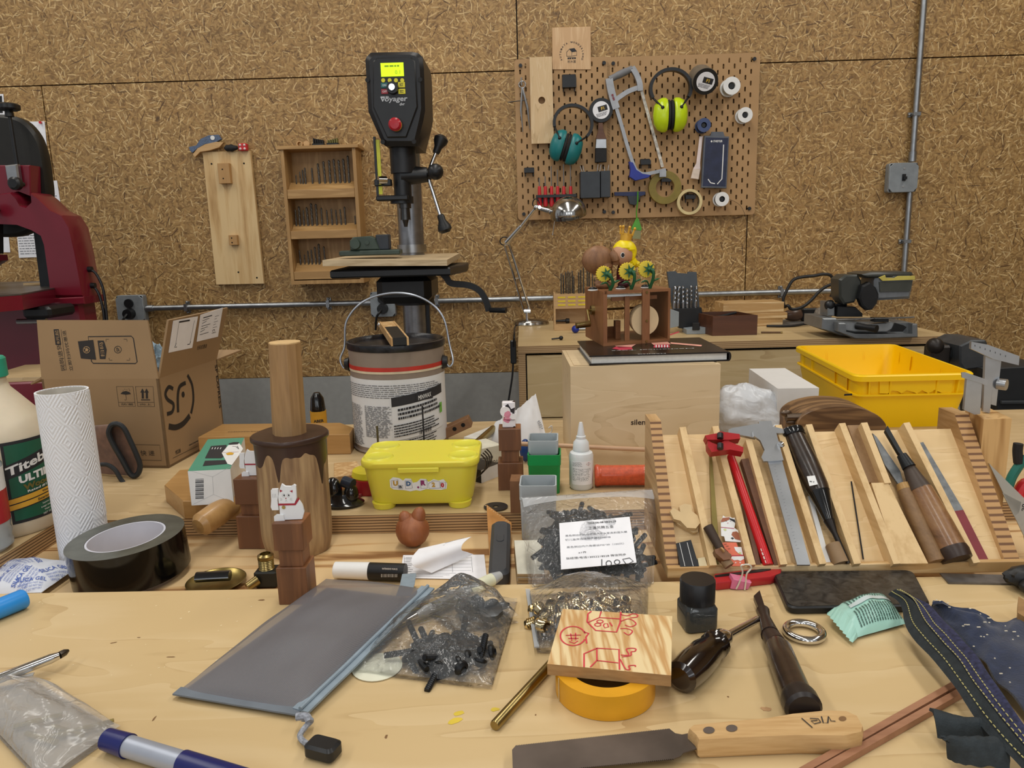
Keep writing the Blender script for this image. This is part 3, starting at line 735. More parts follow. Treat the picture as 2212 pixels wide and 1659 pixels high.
g=G(XZ);g.prism([(p.x,p.z)for p in(e4(1122,356),e4(1196,362),e4(1190,430),e4(1130,425))],-.004,.004);g.build('bristles',mat('pale_silicone','9a9a6a',.4,trans=.3),t)
o=W(1358,420,FY-.01);t=thing('marking_gauge','dark blue T-shaped marking tool on the right pegboard','gauge',o)
g=G(XZ);g.prism(loc2(o,Z3([(870,1360),(1106,1355),(1108,1378),(1075,1392),(872,1388)]),'w'),-.003,.006,bev=.001);g.build('beam',mat('dark_blue_plastic','232a52',.4),t)
g=G(XZ);g.prism(loc2(o,Z3([(970,1390),(1070,1385),(1062,1420),(1030,1462),(985,1452)]),'w'),-.003,.01,bev=.002);g.build('head',mat('slate_plastic','33383e',.5),t)
g=G();o=W(1600,440,FY-.005);g.tube(smooth([W(a,b_,FY-.01)-o for a,b_ in((1575,430),(1600,445),(1613,480),(1610,520),(1597,545))],6),.0006,5)
solo('loose_thread',g,M_black,'loose black thread dangling from the spool below the pegboard','thread',o)
# --- conduits and sockets
zc=W(560,660,WY-.02).z
def clampg(g,x,z,vert=False):
 if vert:
  g.bb(x-.021,x+.021,.012,.018,z-.008,z+.008);g.bb(x-.013,x+.013,-.012,.012,z-.006,z+.006)
  for s_ in(-1,1):g.sph((x+s_*.019,.008,z),.005)
 else:
  g.bb(x-.008,x+.008,.012,.018,z-.023,z+.023);g.bb(x-.006,x+.006,-.012,.012,z-.0135,z+.0135)
  for s_ in(-1,1):g.sph((x,.008,z+s_*.02),.005)
xs=W(312,663,WY-.02).x;xe=W(1910,633,WY-.02).x;xm=W(825,656,WY-.02).x
for a,b_,lb in((xs,xm-.042,'galvanised conduit pipe running along the wall from left box to middle box'),(xm+.042,xe,'galvanised conduit pipe along the wall right of the drill press column')):
 t=thing('conduit',lb,'pipe',(a,WY-.02,zc));g=G();g.cyl((0,0,0),(b_-a,0,0),.0105,None,14);g.build('pipe',M_galv,t)
 for xx in(0,b_-a-.035):g=G();g.cyl((xx,0,0),(xx+.035,0,0),.0135,None,14);g.build('coupling',M_galv,t)
 for px in((402,709)if a==xs else(944,1687)):
  g=G();clampg(g,W(px,655,WY-.02).x-a,0);g.build('pipe_clamp',M_galv,t)
vx=W(1968,380,WY-.02).x;zt=3.49;zsw=W(1953,383,WY-.02).z
for a,b_,lb in((zsw+.055,zt,'vertical conduit pipe above the grey switch box'),(zc+.0,zsw-.055,'vertical conduit pipe below the grey switch box')):
 t=thing('conduit',lb,'pipe',(vx,WY-.02,a));g=G();g.cyl((0,0,0),(0,0,b_-a),.0105,None,14);g.build('pipe',M_galv,t)
 g=G();g.cyl((0,0,0),(0,0,.035),.0135,None,14);g.build('coupling',M_galv,t)
 for py in((247,)if a>zsw else(521,)):
  g=G();clampg(g,0,W(1970,py,WY-.02).z-a,True);g.build('pipe_clamp',M_galv,t)
def elbox(px,py,s,label,kind):
 o=W(px,py,WY-.046);t=thing('socket_box' if kind else 'switch_box',label,'socket' if kind else 'switch',o)
 g=G(XZ);g.prism(rr(s,s,.008),-.042,-.012,0,bev=.002);g.build('back_box',M_greybox,t)
 g=G(XZ);c=s*.13;h=s/2
 g.prism([(-h+c,-h),(h-c,-h),(h-c*.3,-h+c*.8),(h,-h+c),(h,h-c),(h-c*.8,h-c*.3),(h-c,h),(-h+c,h),(-h+c*.8,h-c*.3),(-h,h-c),(-h,-h+c),(-h+c*.3,-h+c*.8)],-.0118,-.006,0,bev=.001);g.build('cover_plate',M_greybox,t)
 for sx in(-1,1):
  for sz in(-1,1):g=G(XZ);g.cyl((sx*h*.86,sz*h*.86,-.012),(sx*h*.86,sz*h*.86,-.008),.004,None,8);g.build('screw',M_blackm,t)
 if kind:
  g=G(XZ);g.cyl((0,h*.42,-.006),(0,h*.42,.002),.017,None,20);g.cyl((0,-h*.32,-.006),(0,-h*.32,.022),.021,.018,20);g.tube(smooth([(0,-h*.32,.018),(-.008,-h*.6,.03),(-.02,-h*1.0,.028),(-.03,-h*2,.01)],5),.0045,8);g.build('plug',M_black,t)
 else:
  g=G(XZ);g.bb(-.006,.006,-.012,.012,-.006,-.002);g.bb(-.004,.004,-.008,.002,-.002,.012);g.build('toggle',M_black,t)
  for z in(-.032,.032):g=G(XZ);g.cyl((0,z,-.006),(0,z,-.004),.0035,None,8);g.build('screw',M_chrome,t)
elbox(1954,383,.105,'grey switch box with black toggle on the vertical conduit',0)
elbox(279,668,.105,'grey socket box with black plug beside the red band saw',1)
elbox(826,658,.095,'grey socket box behind the paint can handle',1)
# --- board with blocks, drill bit cabinet
o=W(503,470,WY-.022);t=thing('wall_board','tall pine board with two small blocks hung on the wall','board',o)
g=G(XZ);g.prism(loc2(o,[(437,328),(540,326),(570,613),(467,615)],'w'),-.018,0,0,bev=.001)
for q in((457,354),(527,353),(515,588),(555,600)):flat(g,[(a+p[0],b_+p[1])for a,b_ in circ(.0035,10)for p in[loc2(o,[q],'w')[0]]],.0004,1)
g.build('panel',[wood('old_pine_board','b08a57','cba874','z',.6,.5,c3='d8ba88',ring=1.2),M_hole],t)
for q,s_ in(((474,354,503,397),.022),((497,508,517,529),.018)):
 a=loc2(o,[(q[0],q[1]),(q[2],q[3])],'w');g=G(XZ);g.bb(a[0][0],a[1][0],a[1][1],a[0][1],0.0002,s_,0,.001)
 for k in(.3,.75):flat(g,[((a[0][0]+a[1][0])/2+u-.004,a[0][1]+(a[1][1]-a[0][1])*k+v)for u,v in circ(.0028,8)],s_+.0004,1)
 g.build('block',[wood('block_tan','a87e4c','bb935e','z',1,.5),M_hole],t)
o=W(458,326,WY-.03);t=thing('fish_toy','blue and tan wooden fish toy lying on top of the pine wall board','toy',o)
def ZF(p):return[(0+x*.34956,180+y*.34956)for x,y in p]
g=G(XZ);g.prism(loc2(o,ZF([(1168,395),(1215,385),(1240,345),(1290,322),(1350,318),(1368,345),(1330,368),(1270,375),(1225,400),(1190,430),(1175,415)]),'w'),-.012,.004,bev=.001);g.build('blue_body',mat('fish_blue','56657e',.6,vary=.2,vs=300),t)
g=G(XZ);g.prism(loc2(o,ZF([(1195,440),(1225,402),(1270,378),(1340,362),(1385,366),(1360,395),(1300,415),(1240,425),(1208,458)]),'w'),-.01,.006,bev=.001);g.build('tan_body',M_beech,t)
e=loc2(o,ZF([(1317,338)]),'w')[0];g=G(XZ);g.cyl((e[0],e[1],.004),(e[0],e[1],.006),.008,None,14);g.build('eye',M_white,t)
z0=W(500,327,WY-.03).z
g=G();g.sph((0,0,.012),.026,.012,.0125,fn=lambda d:1+.08*math.sin(9*d.x));solo('dark_trinket',g,M_blackm,'small dark lumpy trinket on the pine wall board','trinket',(W(498,320,WY-.03).x,WY-.03,z0))
g=G();g.box(.032,.022,.026,(0,0,.0135),0,.003);
for a in(-.008,.008):
 for b_ in(.007,.02):g.sph((a,-.0105,b_),.0045,m=1)
solo('red_cube_toy',g,[M_redp,mat('pinkish_white','e6d6d2',.4)],'tiny red cube with pale dots on the pine wall board','toy',(W(526,320,WY-.03).x,WY-.03,z0))
CD=.10
o=W(*Z2([(785,1300)])[0],WY-CD);o.y=WY
a=[W(*q,WY-CD)-o for q in Z2([(548,590),(955,582),(990,1290),(618,1300)])]
cw=((a[1].x-a[0].x)+(a[2].x-a[3].x))/2;ch=a[0].z-a[3].z
cxm=(a[0].x+a[2].x)/2
t=thing('drill_bit_cabinet','open wooden wall cabinet with three tiers of drill bits','cabinet',(o.x+cxm,WY,o.z))
M_cw=wood('cabinet_ash','a57f4d','c39c66','x',.8,.5,ring=2);M_cwz=wood('cabinet_ash_z','a57f4d','c39c66','z',.8,.5,ring=2)
g=G();h=cw/2;g.bb(-h,-h+.012,-CD,-.001,0,ch);g.bb(h-.012,h,-CD,-.001,0,ch);g.bb(-h+.012,h-.012,-.008,-.001,0,ch);g.bb(-h+.012,h-.012,-CD,-.008,0,.014);g.build('carcass',M_cwz,t,smooth=False)
g=G();g.bb(-h-.012,h+.012,-CD-.008,-.001,ch,ch+.012,0,.001);g.build('top_board',M_cw,t)
kz=.40998*mpp(W(690,400,WY-CD));zof=lambda Y:(1300-Y)*kz
tiers=[(765,806,850,[(632,730),(655,715),(668,705),(682,695),(718,697),(755,675),(785,665),(812,660),(840,655),(865,660),(890,655),(912,640)],0),(985,1020,1060,[(632,910),(652,895),(673,915),(695,900),(717,880),(742,885),(768,905),(797,918),(822,912),(846,918),(870,915),(892,903),(943,950)],15),(1190,1235,1275,[(655,1125),(677,1150),(697,1130),(716,1125),(736,1110),(754,1095),(785,1110)],25)]
M_bit=mat('drill_steel','5b564f',.4,.7,vary=.2,vs=300)
bitp={}
def bit(r,l,parent_name='drill_bit'):
 key=(round(r,4),round(l,3))
 if key not in bitp:
  g=G();n=10;k=max(8,int(l/.0035));sh=l*.35;vs=[];fs=[]
  for i in range(k+1):
   z=l*i/k;tw=max(0,(z-sh))/(r*7)*2*PI
   for j in range(n):
    th=2*PI*j/n;q=r if z<sh else r*(.72+.28*abs(math.cos(th-tw)))
    if i==k:q*=.25
    vs.append((q*math.cos(th),q*math.sin(th),z))
  fs=[(i*n+j,i*n+(j+1)%n,(i+1)*n+(j+1)%n,(i+1)*n+j)for i in range(k)for j in range(n)]
  fs.append(tuple(range(n-1,-1,-1)));fs.append(tuple(k*n+j for j in range(n)))
  g.add(vs,fs);o=g.build('drill_bit',M_bit);bitp[key]=o;return o,True
 o=bitp[key].copy();COL.objects.link(o);return o,False
for ti,(y1,y2,y3,bits,dx)in enumerate(tiers):
 g=G();za,zb_,zc_=zof(y1),zof(y2),zof(y3)
 g.add([(-h+.013,-.009,za-.004),(h-.013,-.009,za-.004),(h-.013,-.05,za+.002),(-h+.013,-.05,za+.002),(-h+.013,-.085,zb_),(h-.013,-.085,zb_),(h-.013,-.009,zb_-.01),(-h+.013,-.009,zb_-.01)],[(0,3,2,1),(3,4,5,2),(4,7,6,5),(7,0,1,6),(0,7,4,3),(1,2,5,6)]);g.build('bit_block',M_cw,t,smooth=False)
 g=G();g.bb(-h+.013,h-.013,-CD+.001,-.088,zc_,zb_+.002,0,.001);g.bb(-h+.013,h-.013,-.088,-.01,zc_,zc_+.004);g.build('shelf_rail',M_cw,t)
 for(bx,by)in bits:
  p=W(*Z2([(bx,y1-8)])[0],WY-.06);l=(y1-by)*kz*1.0+.012
  b_,first=bit(.0026+.0009*(l>.05)+.001*(l>.07),l)
  b_.location=(p.x,WY-.055,t.location.z+za-.006);b_.rotation_euler=(0,R((bx%5-2)*.8),0)
  tag(b_,'dark twist drill bit standing in the '+['top','middle','bottom'][ti]+' tier of the wall cabinet','drill bit',['top','middle','bottom'][ti]+' tier drill bits')
zt_=t.location.z+ch+.012;tx=t.location.x
def top_item(px):return Vector((W(px,300,WY-.05).x,WY-.05,zt_))
o=top_item(655);g=G();g.T=T(-.012,0,.0115)@RX(90);g.ring(.011,.008,-.012,.012,20)
solo('wooden_ring',g,M_beech,'pale hollow wooden ring at the left on top of the bit cabinet','ring',o)
g=G(T(.014,0,.0115)@RX(90));g.cyl((0,0,-.012),(0,0,.012),.011,None,20);solo('wooden_plug',g,M_beech,'pale solid wooden plug beside the hollow ring on the bit cabinet','plug',o)
for px,lb,c in((688,'black ribbed block on top of the bit cabinet',M_blackm),(719,'olive topped black block on the bit cabinet right side',mat('olive_cap','6e6a35',.5))):
 o=top_item(px);g=G();g.bb(-.022,.022,-.015,.015,0,.012,0,.002)
 for i in range(5):g.bb(-.018+i*.008,-.014+i*.008,-.012,.012,.012,.022+.008*(i/5 if px>700 else(1-i/5)),1)
 solo('ribbed_block',g,[M_black,c],lb,'block',o)
 # --- papers on the wall
def sheet(name,pts,label,cat='paper',lines=0,m=None,y=WY-.003):
 cx=sum(p[0]for p in pts)/len(pts);cy=sum(p[1]for p in pts)/len(pts);o=W(cx,cy,y);g=G(XZ)
 q=loc2(o,pts,'w');g.prism(q,-.0015,0,0)
 if lines:
  x0=min(a[0]for a in q)+.008;x1=max(a[0]for a in q)-.008;z0=min(a[1]for a in q)+.01;z1=z0+(max(a[1]for a in q)-z0)*.6
  g.lines(x0,x1,z0,z1,lines,T(0,0,.0006),1,4,.25,wl=.012)
 return solo(name,g,[m or M_paper,M_greyink],label,cat,o,smooth=False)
sheet('paper_sheet',[(55,263),(96,262),(107,379),(60,379)],'white sheet pinned with a red pin behind the band saw')
sheet('paper_sheet',[(95,391),(123,390),(135,470),(100,470)],'white printed sheet on the wall right of the band saw arm',lines=7)
sheet('paper_sheet',[(33,470),(106,465),(118,554),(41,557)],'printed sheet on the wall seen through the band saw throat',lines=9)
sheet('paper_sheet',[(2,505),(18,505),(22,545),(8,545)],'small blank slip seen left of the printed sheet in the band saw throat')
sheet('photo_print',[(-14,204),(7,203),(10,248),(-12,248)],'small white bordered picture at the upper left edge','picture',m=M_paper)
g=G();o=W(-2,226,WY-.0035);g.T=XZ;g.prism(loc2(o,[(-12,208),(4,207),(6,244),(-10,244)],'w'),0,.0006,0);p_=solo('picture_area',g,M_blackm,None,None,o,smooth=False)
pp=[q for q in bpy.data.objects if q.name.startswith('photo_print')][0];p_.parent=pp;p_.location=o-Vector(pp.location)
o=W(89,265,WY-.004);g=G();g.cyl((0,0,0),(0,-.008,0),.004,.005,10);solo('push_pin',g,M_redp,'red push pin holding the white sheet','pin',o)
# --- band saw
M_red=mat('oxblood_paint','6e1626',.3,vary=.05,vs=6,coat=.3)
BY=2.2
o=W(100,600,BY);o.z=0
t=thing('band_saw','dark red floor standing band saw at the left','band saw',o)
oo=Vector((o.x,BY,0))
def lw(pts,y=BY):return[((W(a,b_,y)-oo).x,(W(a,b_,y)-oo).z)for a,b_ in pts]
g=G(XZ)
arm=lw([(-120,405),(14,422),(46,417),(58,430),(66,445),(80,449),(92,437),(90,418),(104,428),(132,455),(156,466),(172,492),(184,545),(196,610),(201,640),(133,640),(130,610),(119,530),(112,510),(92,498),(60,486),(-120,478)])
g.prism(arm,-.05,.05,0,bev=.008);g.build('frame_arm',M_red,t)
g=G(XZ);g.prism(lw([(2,358),(74,358),(76,425),(50,415),(14,424),(8,420)]),-.03,.02,bev=.003);g.build('guide_housing',M_red,t)
g=G(XZ);g.prism(lw([(29,360),(56,357),(62,400),(56,406),(40,406),(34,390)]),.021,.04,bev=.004);g.build('guide_block',M_steel,t)
g=G(XZ);g.prism(smooth([Vector((a,b_,0))for a,b_ in lw([(-120,300),(-60,256),(0,246),(45,258),(75,290),(90,330),(98,380),(102,430),(92,470),(62,500),(20,512),(-60,505),(-120,470)],BY+.03)],4,True),-.075,-.03,bev=.01);g.build('wheel_cover',mat('dark_olive_black','1c1a15',.5),t)
g=G(XZ);g.prism(lw([(74,496),(110,504),(124,640),(92,640)],BY+.06),-.075,-.055);g.build('column',M_black,t)
hb=lw([(207,638),(200,655),(212,730),(-100,638),(-100,655)])
g=G(XZ);xr=lw([(204,660)])[0][0];zt2=lw([(200,640)])[0][1]
g.prism([(-1.0,0),(xr+.0,0),(xr-.01,zt2-.01),(-1.0,zt2-.01)],-.03,.05,0,bev=.01);g.build('base',M_red,t)
g=G(XZ);g.prism([(xr-.12,zt2-.022),(xr+.008,zt2-.018),(xr+.008,zt2+.003),(xr-.12,zt2)],-.05,.062,bev=.003);g.build('frame_flange',M_red,t)
TZs=1.105
q=[Vector((p.x-oo.x,p.y-oo.y))for p in(P(-150,648,TZs),P(46,634,TZs),P(168,613,TZs),P(150,606,TZs),P(-150,612,TZs))]
g=G();g.prism([(a.x,a.y)for a in q],TZs-.004,TZs,0);g.build('table_top',mat('worn_cast_iron','6b6763',.35,.7,vary=.2,vs=10),t)
g=G();g.prism([(a.x,a.y)for a in q],TZs-.042,TZs-.0045,0);g.build('table_rim',M_red,t)
g=G();kx,ky=lw([(68,668)],2.0)[0][0],2.02-BY;g.bb(kx-.03,kx+.05,ky-.02,ky+.1,TZs-.075,TZs-.043,0,.008);g.cyl((kx-.05,ky-.01,TZs-.083),(kx+.03,ky-.01,TZs-.083),.008,None,10,1);g.build('trunnion',[M_black,M_steel],t)
g=G();a=lw([(29,240)])[0];e=lw([(47,358)])[0];g.T=Matrix.Identity(4)
g.cyl((a[0],-.02,a[1]-.012),(e[0],-.02,e[1]),.005,None,10);g.cyl((a[0],-.02,a[1]-.018),(a[0],-.02,a[1]),.012,.010,14);g.build('tension_rod',M_black,t)
g=G();g.lathe([(0,0),(.026,0),(.03,.004),(.03,.014),(.024,.018),(0,.018)],36,M=T(a[0],-.02,a[1]-.001),sq=lambda th:1-.07*(math.cos(7*th)>.3));g.build('tension_knob',M_black,t)
for px,py in((75,401),(22,455)):
 a=lw([(px,py)])[0];g=G();g.T=T(a[0],-.05,a[1])@RX(90);g.lathe([(.006,0),(.006,.02),(.012,.02),(.018,.026),(.018,.04),(.012,.045),(0,.045)],20);g.build('lock_knob',M_black,t)
g=G(XZ);g.prism(lw([(-10,478),(7,478),(8,548),(-10,548)]),.0,.03);g.build('blade_guard',M_blackm,t)
g=G(XZ);g.prism(lw([(-20,548),(17,550),(19,562),(0,574),(-20,574)]),.0,.04,bev=.002);g.build('lower_guide',M_red,t)
for a in([(183,582),(196,583),(210,595),(224,630),(232,700),(236,760)],[(190,617),(200,618),(212,632),(222,665),(226,700),(230,760)]):
 g=G();p3=[Vector((x,0,z))for x,z in lw(a)];g.tube(smooth(p3,6),.004,8);g.cyl(p3[0]-Vector((.004,0,0)),p3[0]+Vector((.022,0,0)),.009,.008,12);g.build('power_cable',M_black,t)
p=P(85,616,TZs);g=G();g.bb(-.045,.045,-.006,.006,.0,.008,0,.001);solo('wood_offcut',g,M_pinex,'small pale wood offcut lying on the band saw table','offcut',(p.x,p.y,TZs),8)
p0=W(80,830,1.75);g=G();g.bb(-.13,.08,-.012,.2,-.01,.0,0);solo('plywood_offcut',g,[M_top2],'plywood sheet edge behind the glue bottle and carton','board',(p0.x,p0.y,p0.z+.02),6,smooth=False)
g=G();g.bb(-.14,.12,-.02,.3,0,p0.z+.0095,0,.004);solo('red_cabinet',g,M_red,'dark red metal cabinet under the plywood sheet by the band saw','cabinet',(p0.x,p0.y,0),6)
# --- drill press
DYf=2.05
o=W(893,600,2.32);o.z=0;oo=o
t=thing('drill_press','black floor standing drill press with a lime display','drill press',o)
def ld(pts,y):return[((W(a,b_,y)-oo).x,(W(a,b_,y)-oo).z)for a,b_ in pts]
def d3(px,py,y):v=W(px,py,y)-oo;return Vector((v.x,v.y,v.z))
YF=DYf-oo.y
g=G(XZ@T(0,0,-YF))
hd=ld(Z2([(1000,98),(1022,76),(1240,72),(1272,78),(1296,98),(1304,165),(1310,385),(1300,440),(1270,560),(1270,572),(1100,572),(1085,560),(1010,390),(993,115)]),DYf)
g.prism(hd,-.2,0,0,bev=.012);g.build('head',mat('head_black','19191b',.42,vary=.1),t)
g=G(XZ@T(0,0,-YF));fp=ld(Z2([(1040,130),(1060,112),(1240,108),(1262,130),(1275,370),(1215,530),(1115,532),(1040,370)]),DYf)
g.prism(fp,.0,.006,0,bev=.003);g.build('control_panel',M_black,t)
def scr(x0,y0,x1,y1,z=.0064):a=ld(Z2([(x0,y0),(x1,y1)]),DYf-z);return a[0][0],a[1][0],a[1][1],a[0][1]
g=G(XZ@T(0,0,-YF));x0,x1,z0,z1=scr(1078,138,1202,206);g.bb(x0,x1,z0,z1,.006,.008);g.text('0.1',(z1-z0)*.28,T(x1-(x1-x0)*.27,z0+(z1-z0)*.3,.0083),1);g.lines(x0+.01,x1-.01,z1-.012,z1-.004,1,T(0,0,.0083),1)
g.build('display',[mat('lcd_lime','c8ee10',.3,vary=0,emit=.75),mat('lcd_segment','8fb31a',.5,vary=0)],t)
M_yb=mat('yellow_button','d9d030',.4,vary=0)
for X in(1093,1127,1160,1193):x0,x1,z0,z1=scr(X-11,218,X+11,240);g=G(XZ@T(0,0,-YF));g.cyl(((x0+x1)/2,(z0+z1)/2,.006),((x0+x1)/2,(z0+z1)/2,.009),(x1-x0)/2,None,14);g.build('button',M_yb,t)
for r_,mm,tx in(((1080,242,1117,267),mat('teal_button','2b6466',.4,vary=0),'ON'),((1082,275,1120,300),mat('maroon_button','96303a',.4,vary=0),'OFF'),((1170,238,1208,266),M_yb,None),((1172,274,1210,300),M_yb,None)):
 x0,x1,z0,z1=scr(*r_);g=G(XZ@T(0,0,-YF));g.bb(x0,x1,z0,z1,.006,.0085,0,.0005)
 if tx:g.text(tx,(z1-z0)*.4,T((x0+x1)/2,(z0+z1)/2,.0088),1)
 else:g.lines(x0+.004,x1-.004,z0+.003,z1-.003,3,T(0,0,.0088),2)
 g.build('button',[mm,M_white,M_ink],t)
x0,x1,z0,z1=scr(1125,250,1162,290);g=G(XZ@T((x0+x1)/2,(z0+z1)/2,-YF));g.lathe([(.016,.006),(.015,.02),(0,.02)],20);g.build('dial_ring',M_black,t)
g=G(XZ@T((x0+x1)/2,(z0+z1)/2,-YF));g.lathe([(.009,.02),(.008,.026),(0,.026)],20);g.bb(-.002,.002,-.009,.002,.026,.029);g.build('dial',M_chrome,t)
x0,x1,z0,z1=scr(1078,322,1220,345);g=G(XZ@T(0,0,-YF));g.text('voyager',(z1-z0),T((x0+x1)/2,(z0+z1)/2,.0066),0,w=(x1-x0),bold=.02,shear=.15)
x0,x1,z0,z1=scr(1170,346,1215,360);g.text('dvr',(z1-z0),T((x0+x1)/2,(z0+z1)/2,.0066),0,bold=.02,shear=.2);x0,x1,z0,z1=scr(1078,313,1122,321);g.lines(x0,x1,z0,z1,1,T(0,0,.0066),0,fill=.9,ragged=0)
g.build('lettering',mat('grey_white_print','b9bcc0',.5,vary=0),t)
x0,x1,z0,z1=scr(1127,432,1193,498);cxx,czz=(x0+x1)/2,(z0+z1)/2
g=G(XZ@T(cxx,czz,-YF));g.cyl((0,0,.006),(0,0,.009),(x1-x0)/2,None,28);
for i in range(9):a=R(150-i*15);g.text('EMERGENCY'[i],.004,T(math.cos(a)*.019,math.sin(a)*.019,.0092)@RZ(math.degrees(a)-90),1)
g.build('stop_plate',[mat('amber_plate','cf9a35',.5,vary=0),M_ink],t)
g=G(XZ@T(cxx,czz,-YF));g.lathe([(.012,.009),(.012,.016),(.016,.018),(.017,.026),(.012,.031),(0,.032)],28);g.build('stop_button',mat('stop_red','a81c28',.3,vary=0),t)
for X,Y in((1007,225),(1285,222),(1088,552),(1253,550)):x0,x1,z0,z1=scr(X-8,Y-8,X+8,Y+8);g=G(XZ@T(0,0,-YF));g.cyl(((x0+x1)/2,(z0+z1)/2,-.001),((x0+x1)/2,(z0+z1)/2,.003),.006,None,12);g.build('screw',M_blackm,t)
yq=DYf+.07
def vcyl(px,py0,py1,rpx,y,n=28,r1=None):
 a=d3(px,py0,y);b_=Vector((a.x,a.y,d3(px,py1,y).z));m_=mpp(oo+a);g=G();g.cyl(b_,a,(r1 or rpx)*m_,rpx*m_,n);return g
vcyl(869,312,375,28,yq).build('quill_housing',mat('head_black','19191b',.42),t)
vcyl(868,372,430,19,yq).build('quill',M_black,t)
g=vcyl(868,425,440,25,yq);a=d3(814,418,yq-.02);b_=d3(884,428,yq-.02);g.bb(a.x,b_.x,a.y-.02,a.y+.02,b_.z-.006,b_.z+.008,0,.003);g.build('depth_collar',M_black,t)
g=vcyl(875,438,450,13,yq);g2=vcyl(875,450,475,10,yq,r1=11);g3=vcyl(876,475,490,7,yq,r1=3.5)
for q in(g2,g3):
 b0=len(g.v);g.v+=q.v;g.f+=[tuple(i+b0 for i in f)for f in q.f];g.mi+=q.mi
g.build('chuck',mat('chuck_steel','4c4b4a',.3,.9),t)
g=G();a=d3(814,302,yq-.03);b_=d3(822,420,yq-.03);g.bb(b_.x-.004,b_.x+.006,a.y-.002,a.y+.002,b_.z,a.z);g.build('depth_scale',mat('scale_yellow','c8c838',.4,vary=.05),t)
g=G();g.bb(b_.x-.0105,b_.x-.0045,a.y-.004,a.y+.004,b_.z-.004,a.z+.008);c=d3(822,394,yq-.03);g.bb(c.x-.016,c.x+.03,c.y-.008,c.y+.014,c.z-.01,c.z+.008,0,.002);g.build('depth_stop',M_black,t)
g=G();c=d3(834,390,yq-.03);g.cyl(c,c+Vector((-.02,-.012,.0)),.012,None,16);g.build('stop_knob',M_chrome,t)
hub=d3(908,378,yq);g=G();g.cyl(hub+Vector((-.05,0,0)),hub+Vector((.02,0,0)),.028,.02,20);g.cyl(hub+Vector((.01,0,0)),hub+Vector((.03,0,0)),.014,None,16);g.build('feed_hub',M_black,t)
for(px,py,dy,kn)in((952,304,.02,0),(941,371,-.10,1),(960,492,.0,0)):
 e=d3(px,py,yq+dy);s_=hub+Vector((.02,0,0));d_=(e-s_).normalized()
 sp=thing('feed_handle',None,None);del_=sp;sp.parent=t
 g=G();g.cyl(s_,e-d_*.02,.0055,None,12);g.build('spoke',M_chrome if not kn else M_black,sp)
 g=G();M_=align(e-d_*.038,e);
 if kn:g.sph(e,.021)
 else:g.lathe([(.008,0),(.010,.004),(.011,.018),(.019,.034),(.020,.044),(.012,.052),(0,.053)],20,M=M_)
 g.build('knob',M_black,sp)
cc=Vector((0,0,0));zt3=d3(893,330,2.32).z
g=G();g.cyl((cc.x,0,.05),(cc.x,0,zt3),.0385,None,36);g.build('column',mat('column_steel','8b8c8f',.33,.9,vary=.08),t)
zr=d3(898,545,2.32).z;zr1=d3(898,528,2.32).z;g=G();g.cyl((0,0,zr),(0,0,zr1),.045,None,36);g.build('column_ring',M_steel,t)
g=G();g.bb(-.036-.012,-.034+.0,-.03,-.02,.3,zr-.02)if 0 else g.bb(.036,.046,-.012,.012,.3,zr-.03);g.build('rack_bar',M_black,t)
g=G();g.bb(-.16,.16,-.32,.16,0,.05,0,.015);g.lathe([(.075,.05),(.06,.06),(.05,.09),(.039,.09)],28);g.build('base',M_black,t)
tab=thing('table',None,None);tab.parent=t
A=[d3(697,575,1.97),d3(966,574,1.97),d3(994,557,2.42),d3(752,563,2.42)]
def slab(g,A,th,m=0):
 up=(A[1]-A[0]).cross(A[3]-A[0]).normalized();vs=A+[a+up*th for a in A]
 g.add(vs,[(3,2,1,0),(4,5,6,7),(0,1,5,4),(1,2,6,5),(2,3,7,6),(3,0,4,7)],m);return up
g=G();up=slab(g,A,.0155);g.build('wood_board',wood('pale_board','b39c78','cdb793','x',1.2,.6,ring=3,fine=.5),tab,smooth=False)
B=[d3(713,592,1.99),d3(973,592,1.99),d3(1010,573,2.22),d3(1012,566,2.40),d3(760,575,2.40)]
g=G();zb2=min(b.z for b in B)-.004;g.prism([(b.x,b.y)for b in B],zb2,zb2+.022,0,bev=.004);g.build('cast_table',M_black,tab)
g=G();g.bb(-.085,.075,-.18,.03,zb2-.085,zb2-.001,0,.02);g.cyl((0,0,zb2-.10),(0,0,zb2-.001),.062,None,28);g.build('table_bracket',M_black,tab)
g=G();cr=[d3(*q,2.2)for q in((955,590),(965,600),(975,612),(1012,616),(1036,628),(1050,650),(1056,672))]
g.sweep(smooth(cr,4),[(-.009,-.008),(.009,-.008),(.009,.008),(-.009,.008)],up=(0,1,0));cq=thing('crank',None,None);cq.parent=t;g.build('crank_arm',M_black,cq)
g=G();a=cr[-1]+Vector((.004,-.01,.004));g.cyl(a,a+Vector((.048,-.02,.0)),.0075,.0085,12);g.build('crank_grip',M_black,cq)
vp=oo+d3(805,554,2.08);M_vg=mat('vise_green','35423a',.45,vary=.1)
t=thing('drill_vise','dark green drill vise standing on the drill press table','vise',(vp.x,vp.y,vp.z+.004),rot=(1.0,0,4))
g=G();g.bb(-.085,.08,-.04,.04,0,.014,0,.003);g.build('base',M_vg,t)
g=G(XZ@T(-.02,0,0));g.prism([(-.035,.0145),(.045,.0145),(.035,.045),(.02,.052),(-.025,.050),(-.035,.04)],-.03,.036,bev=.003);g.cyl((-.02,.032,.036),(-.02,.032,.046),.015,.013,18);g.cyl((.012,.035,.036),(.012,.035,.04),.006,None,12);g.build('moving_jaw',M_vg,t)
g=G();g.bb(.015,.05,-.03,.03,.0145,.055,0,.002);g.build('fixed_jaw',mat('vise_dark','2b3138',.5),t)
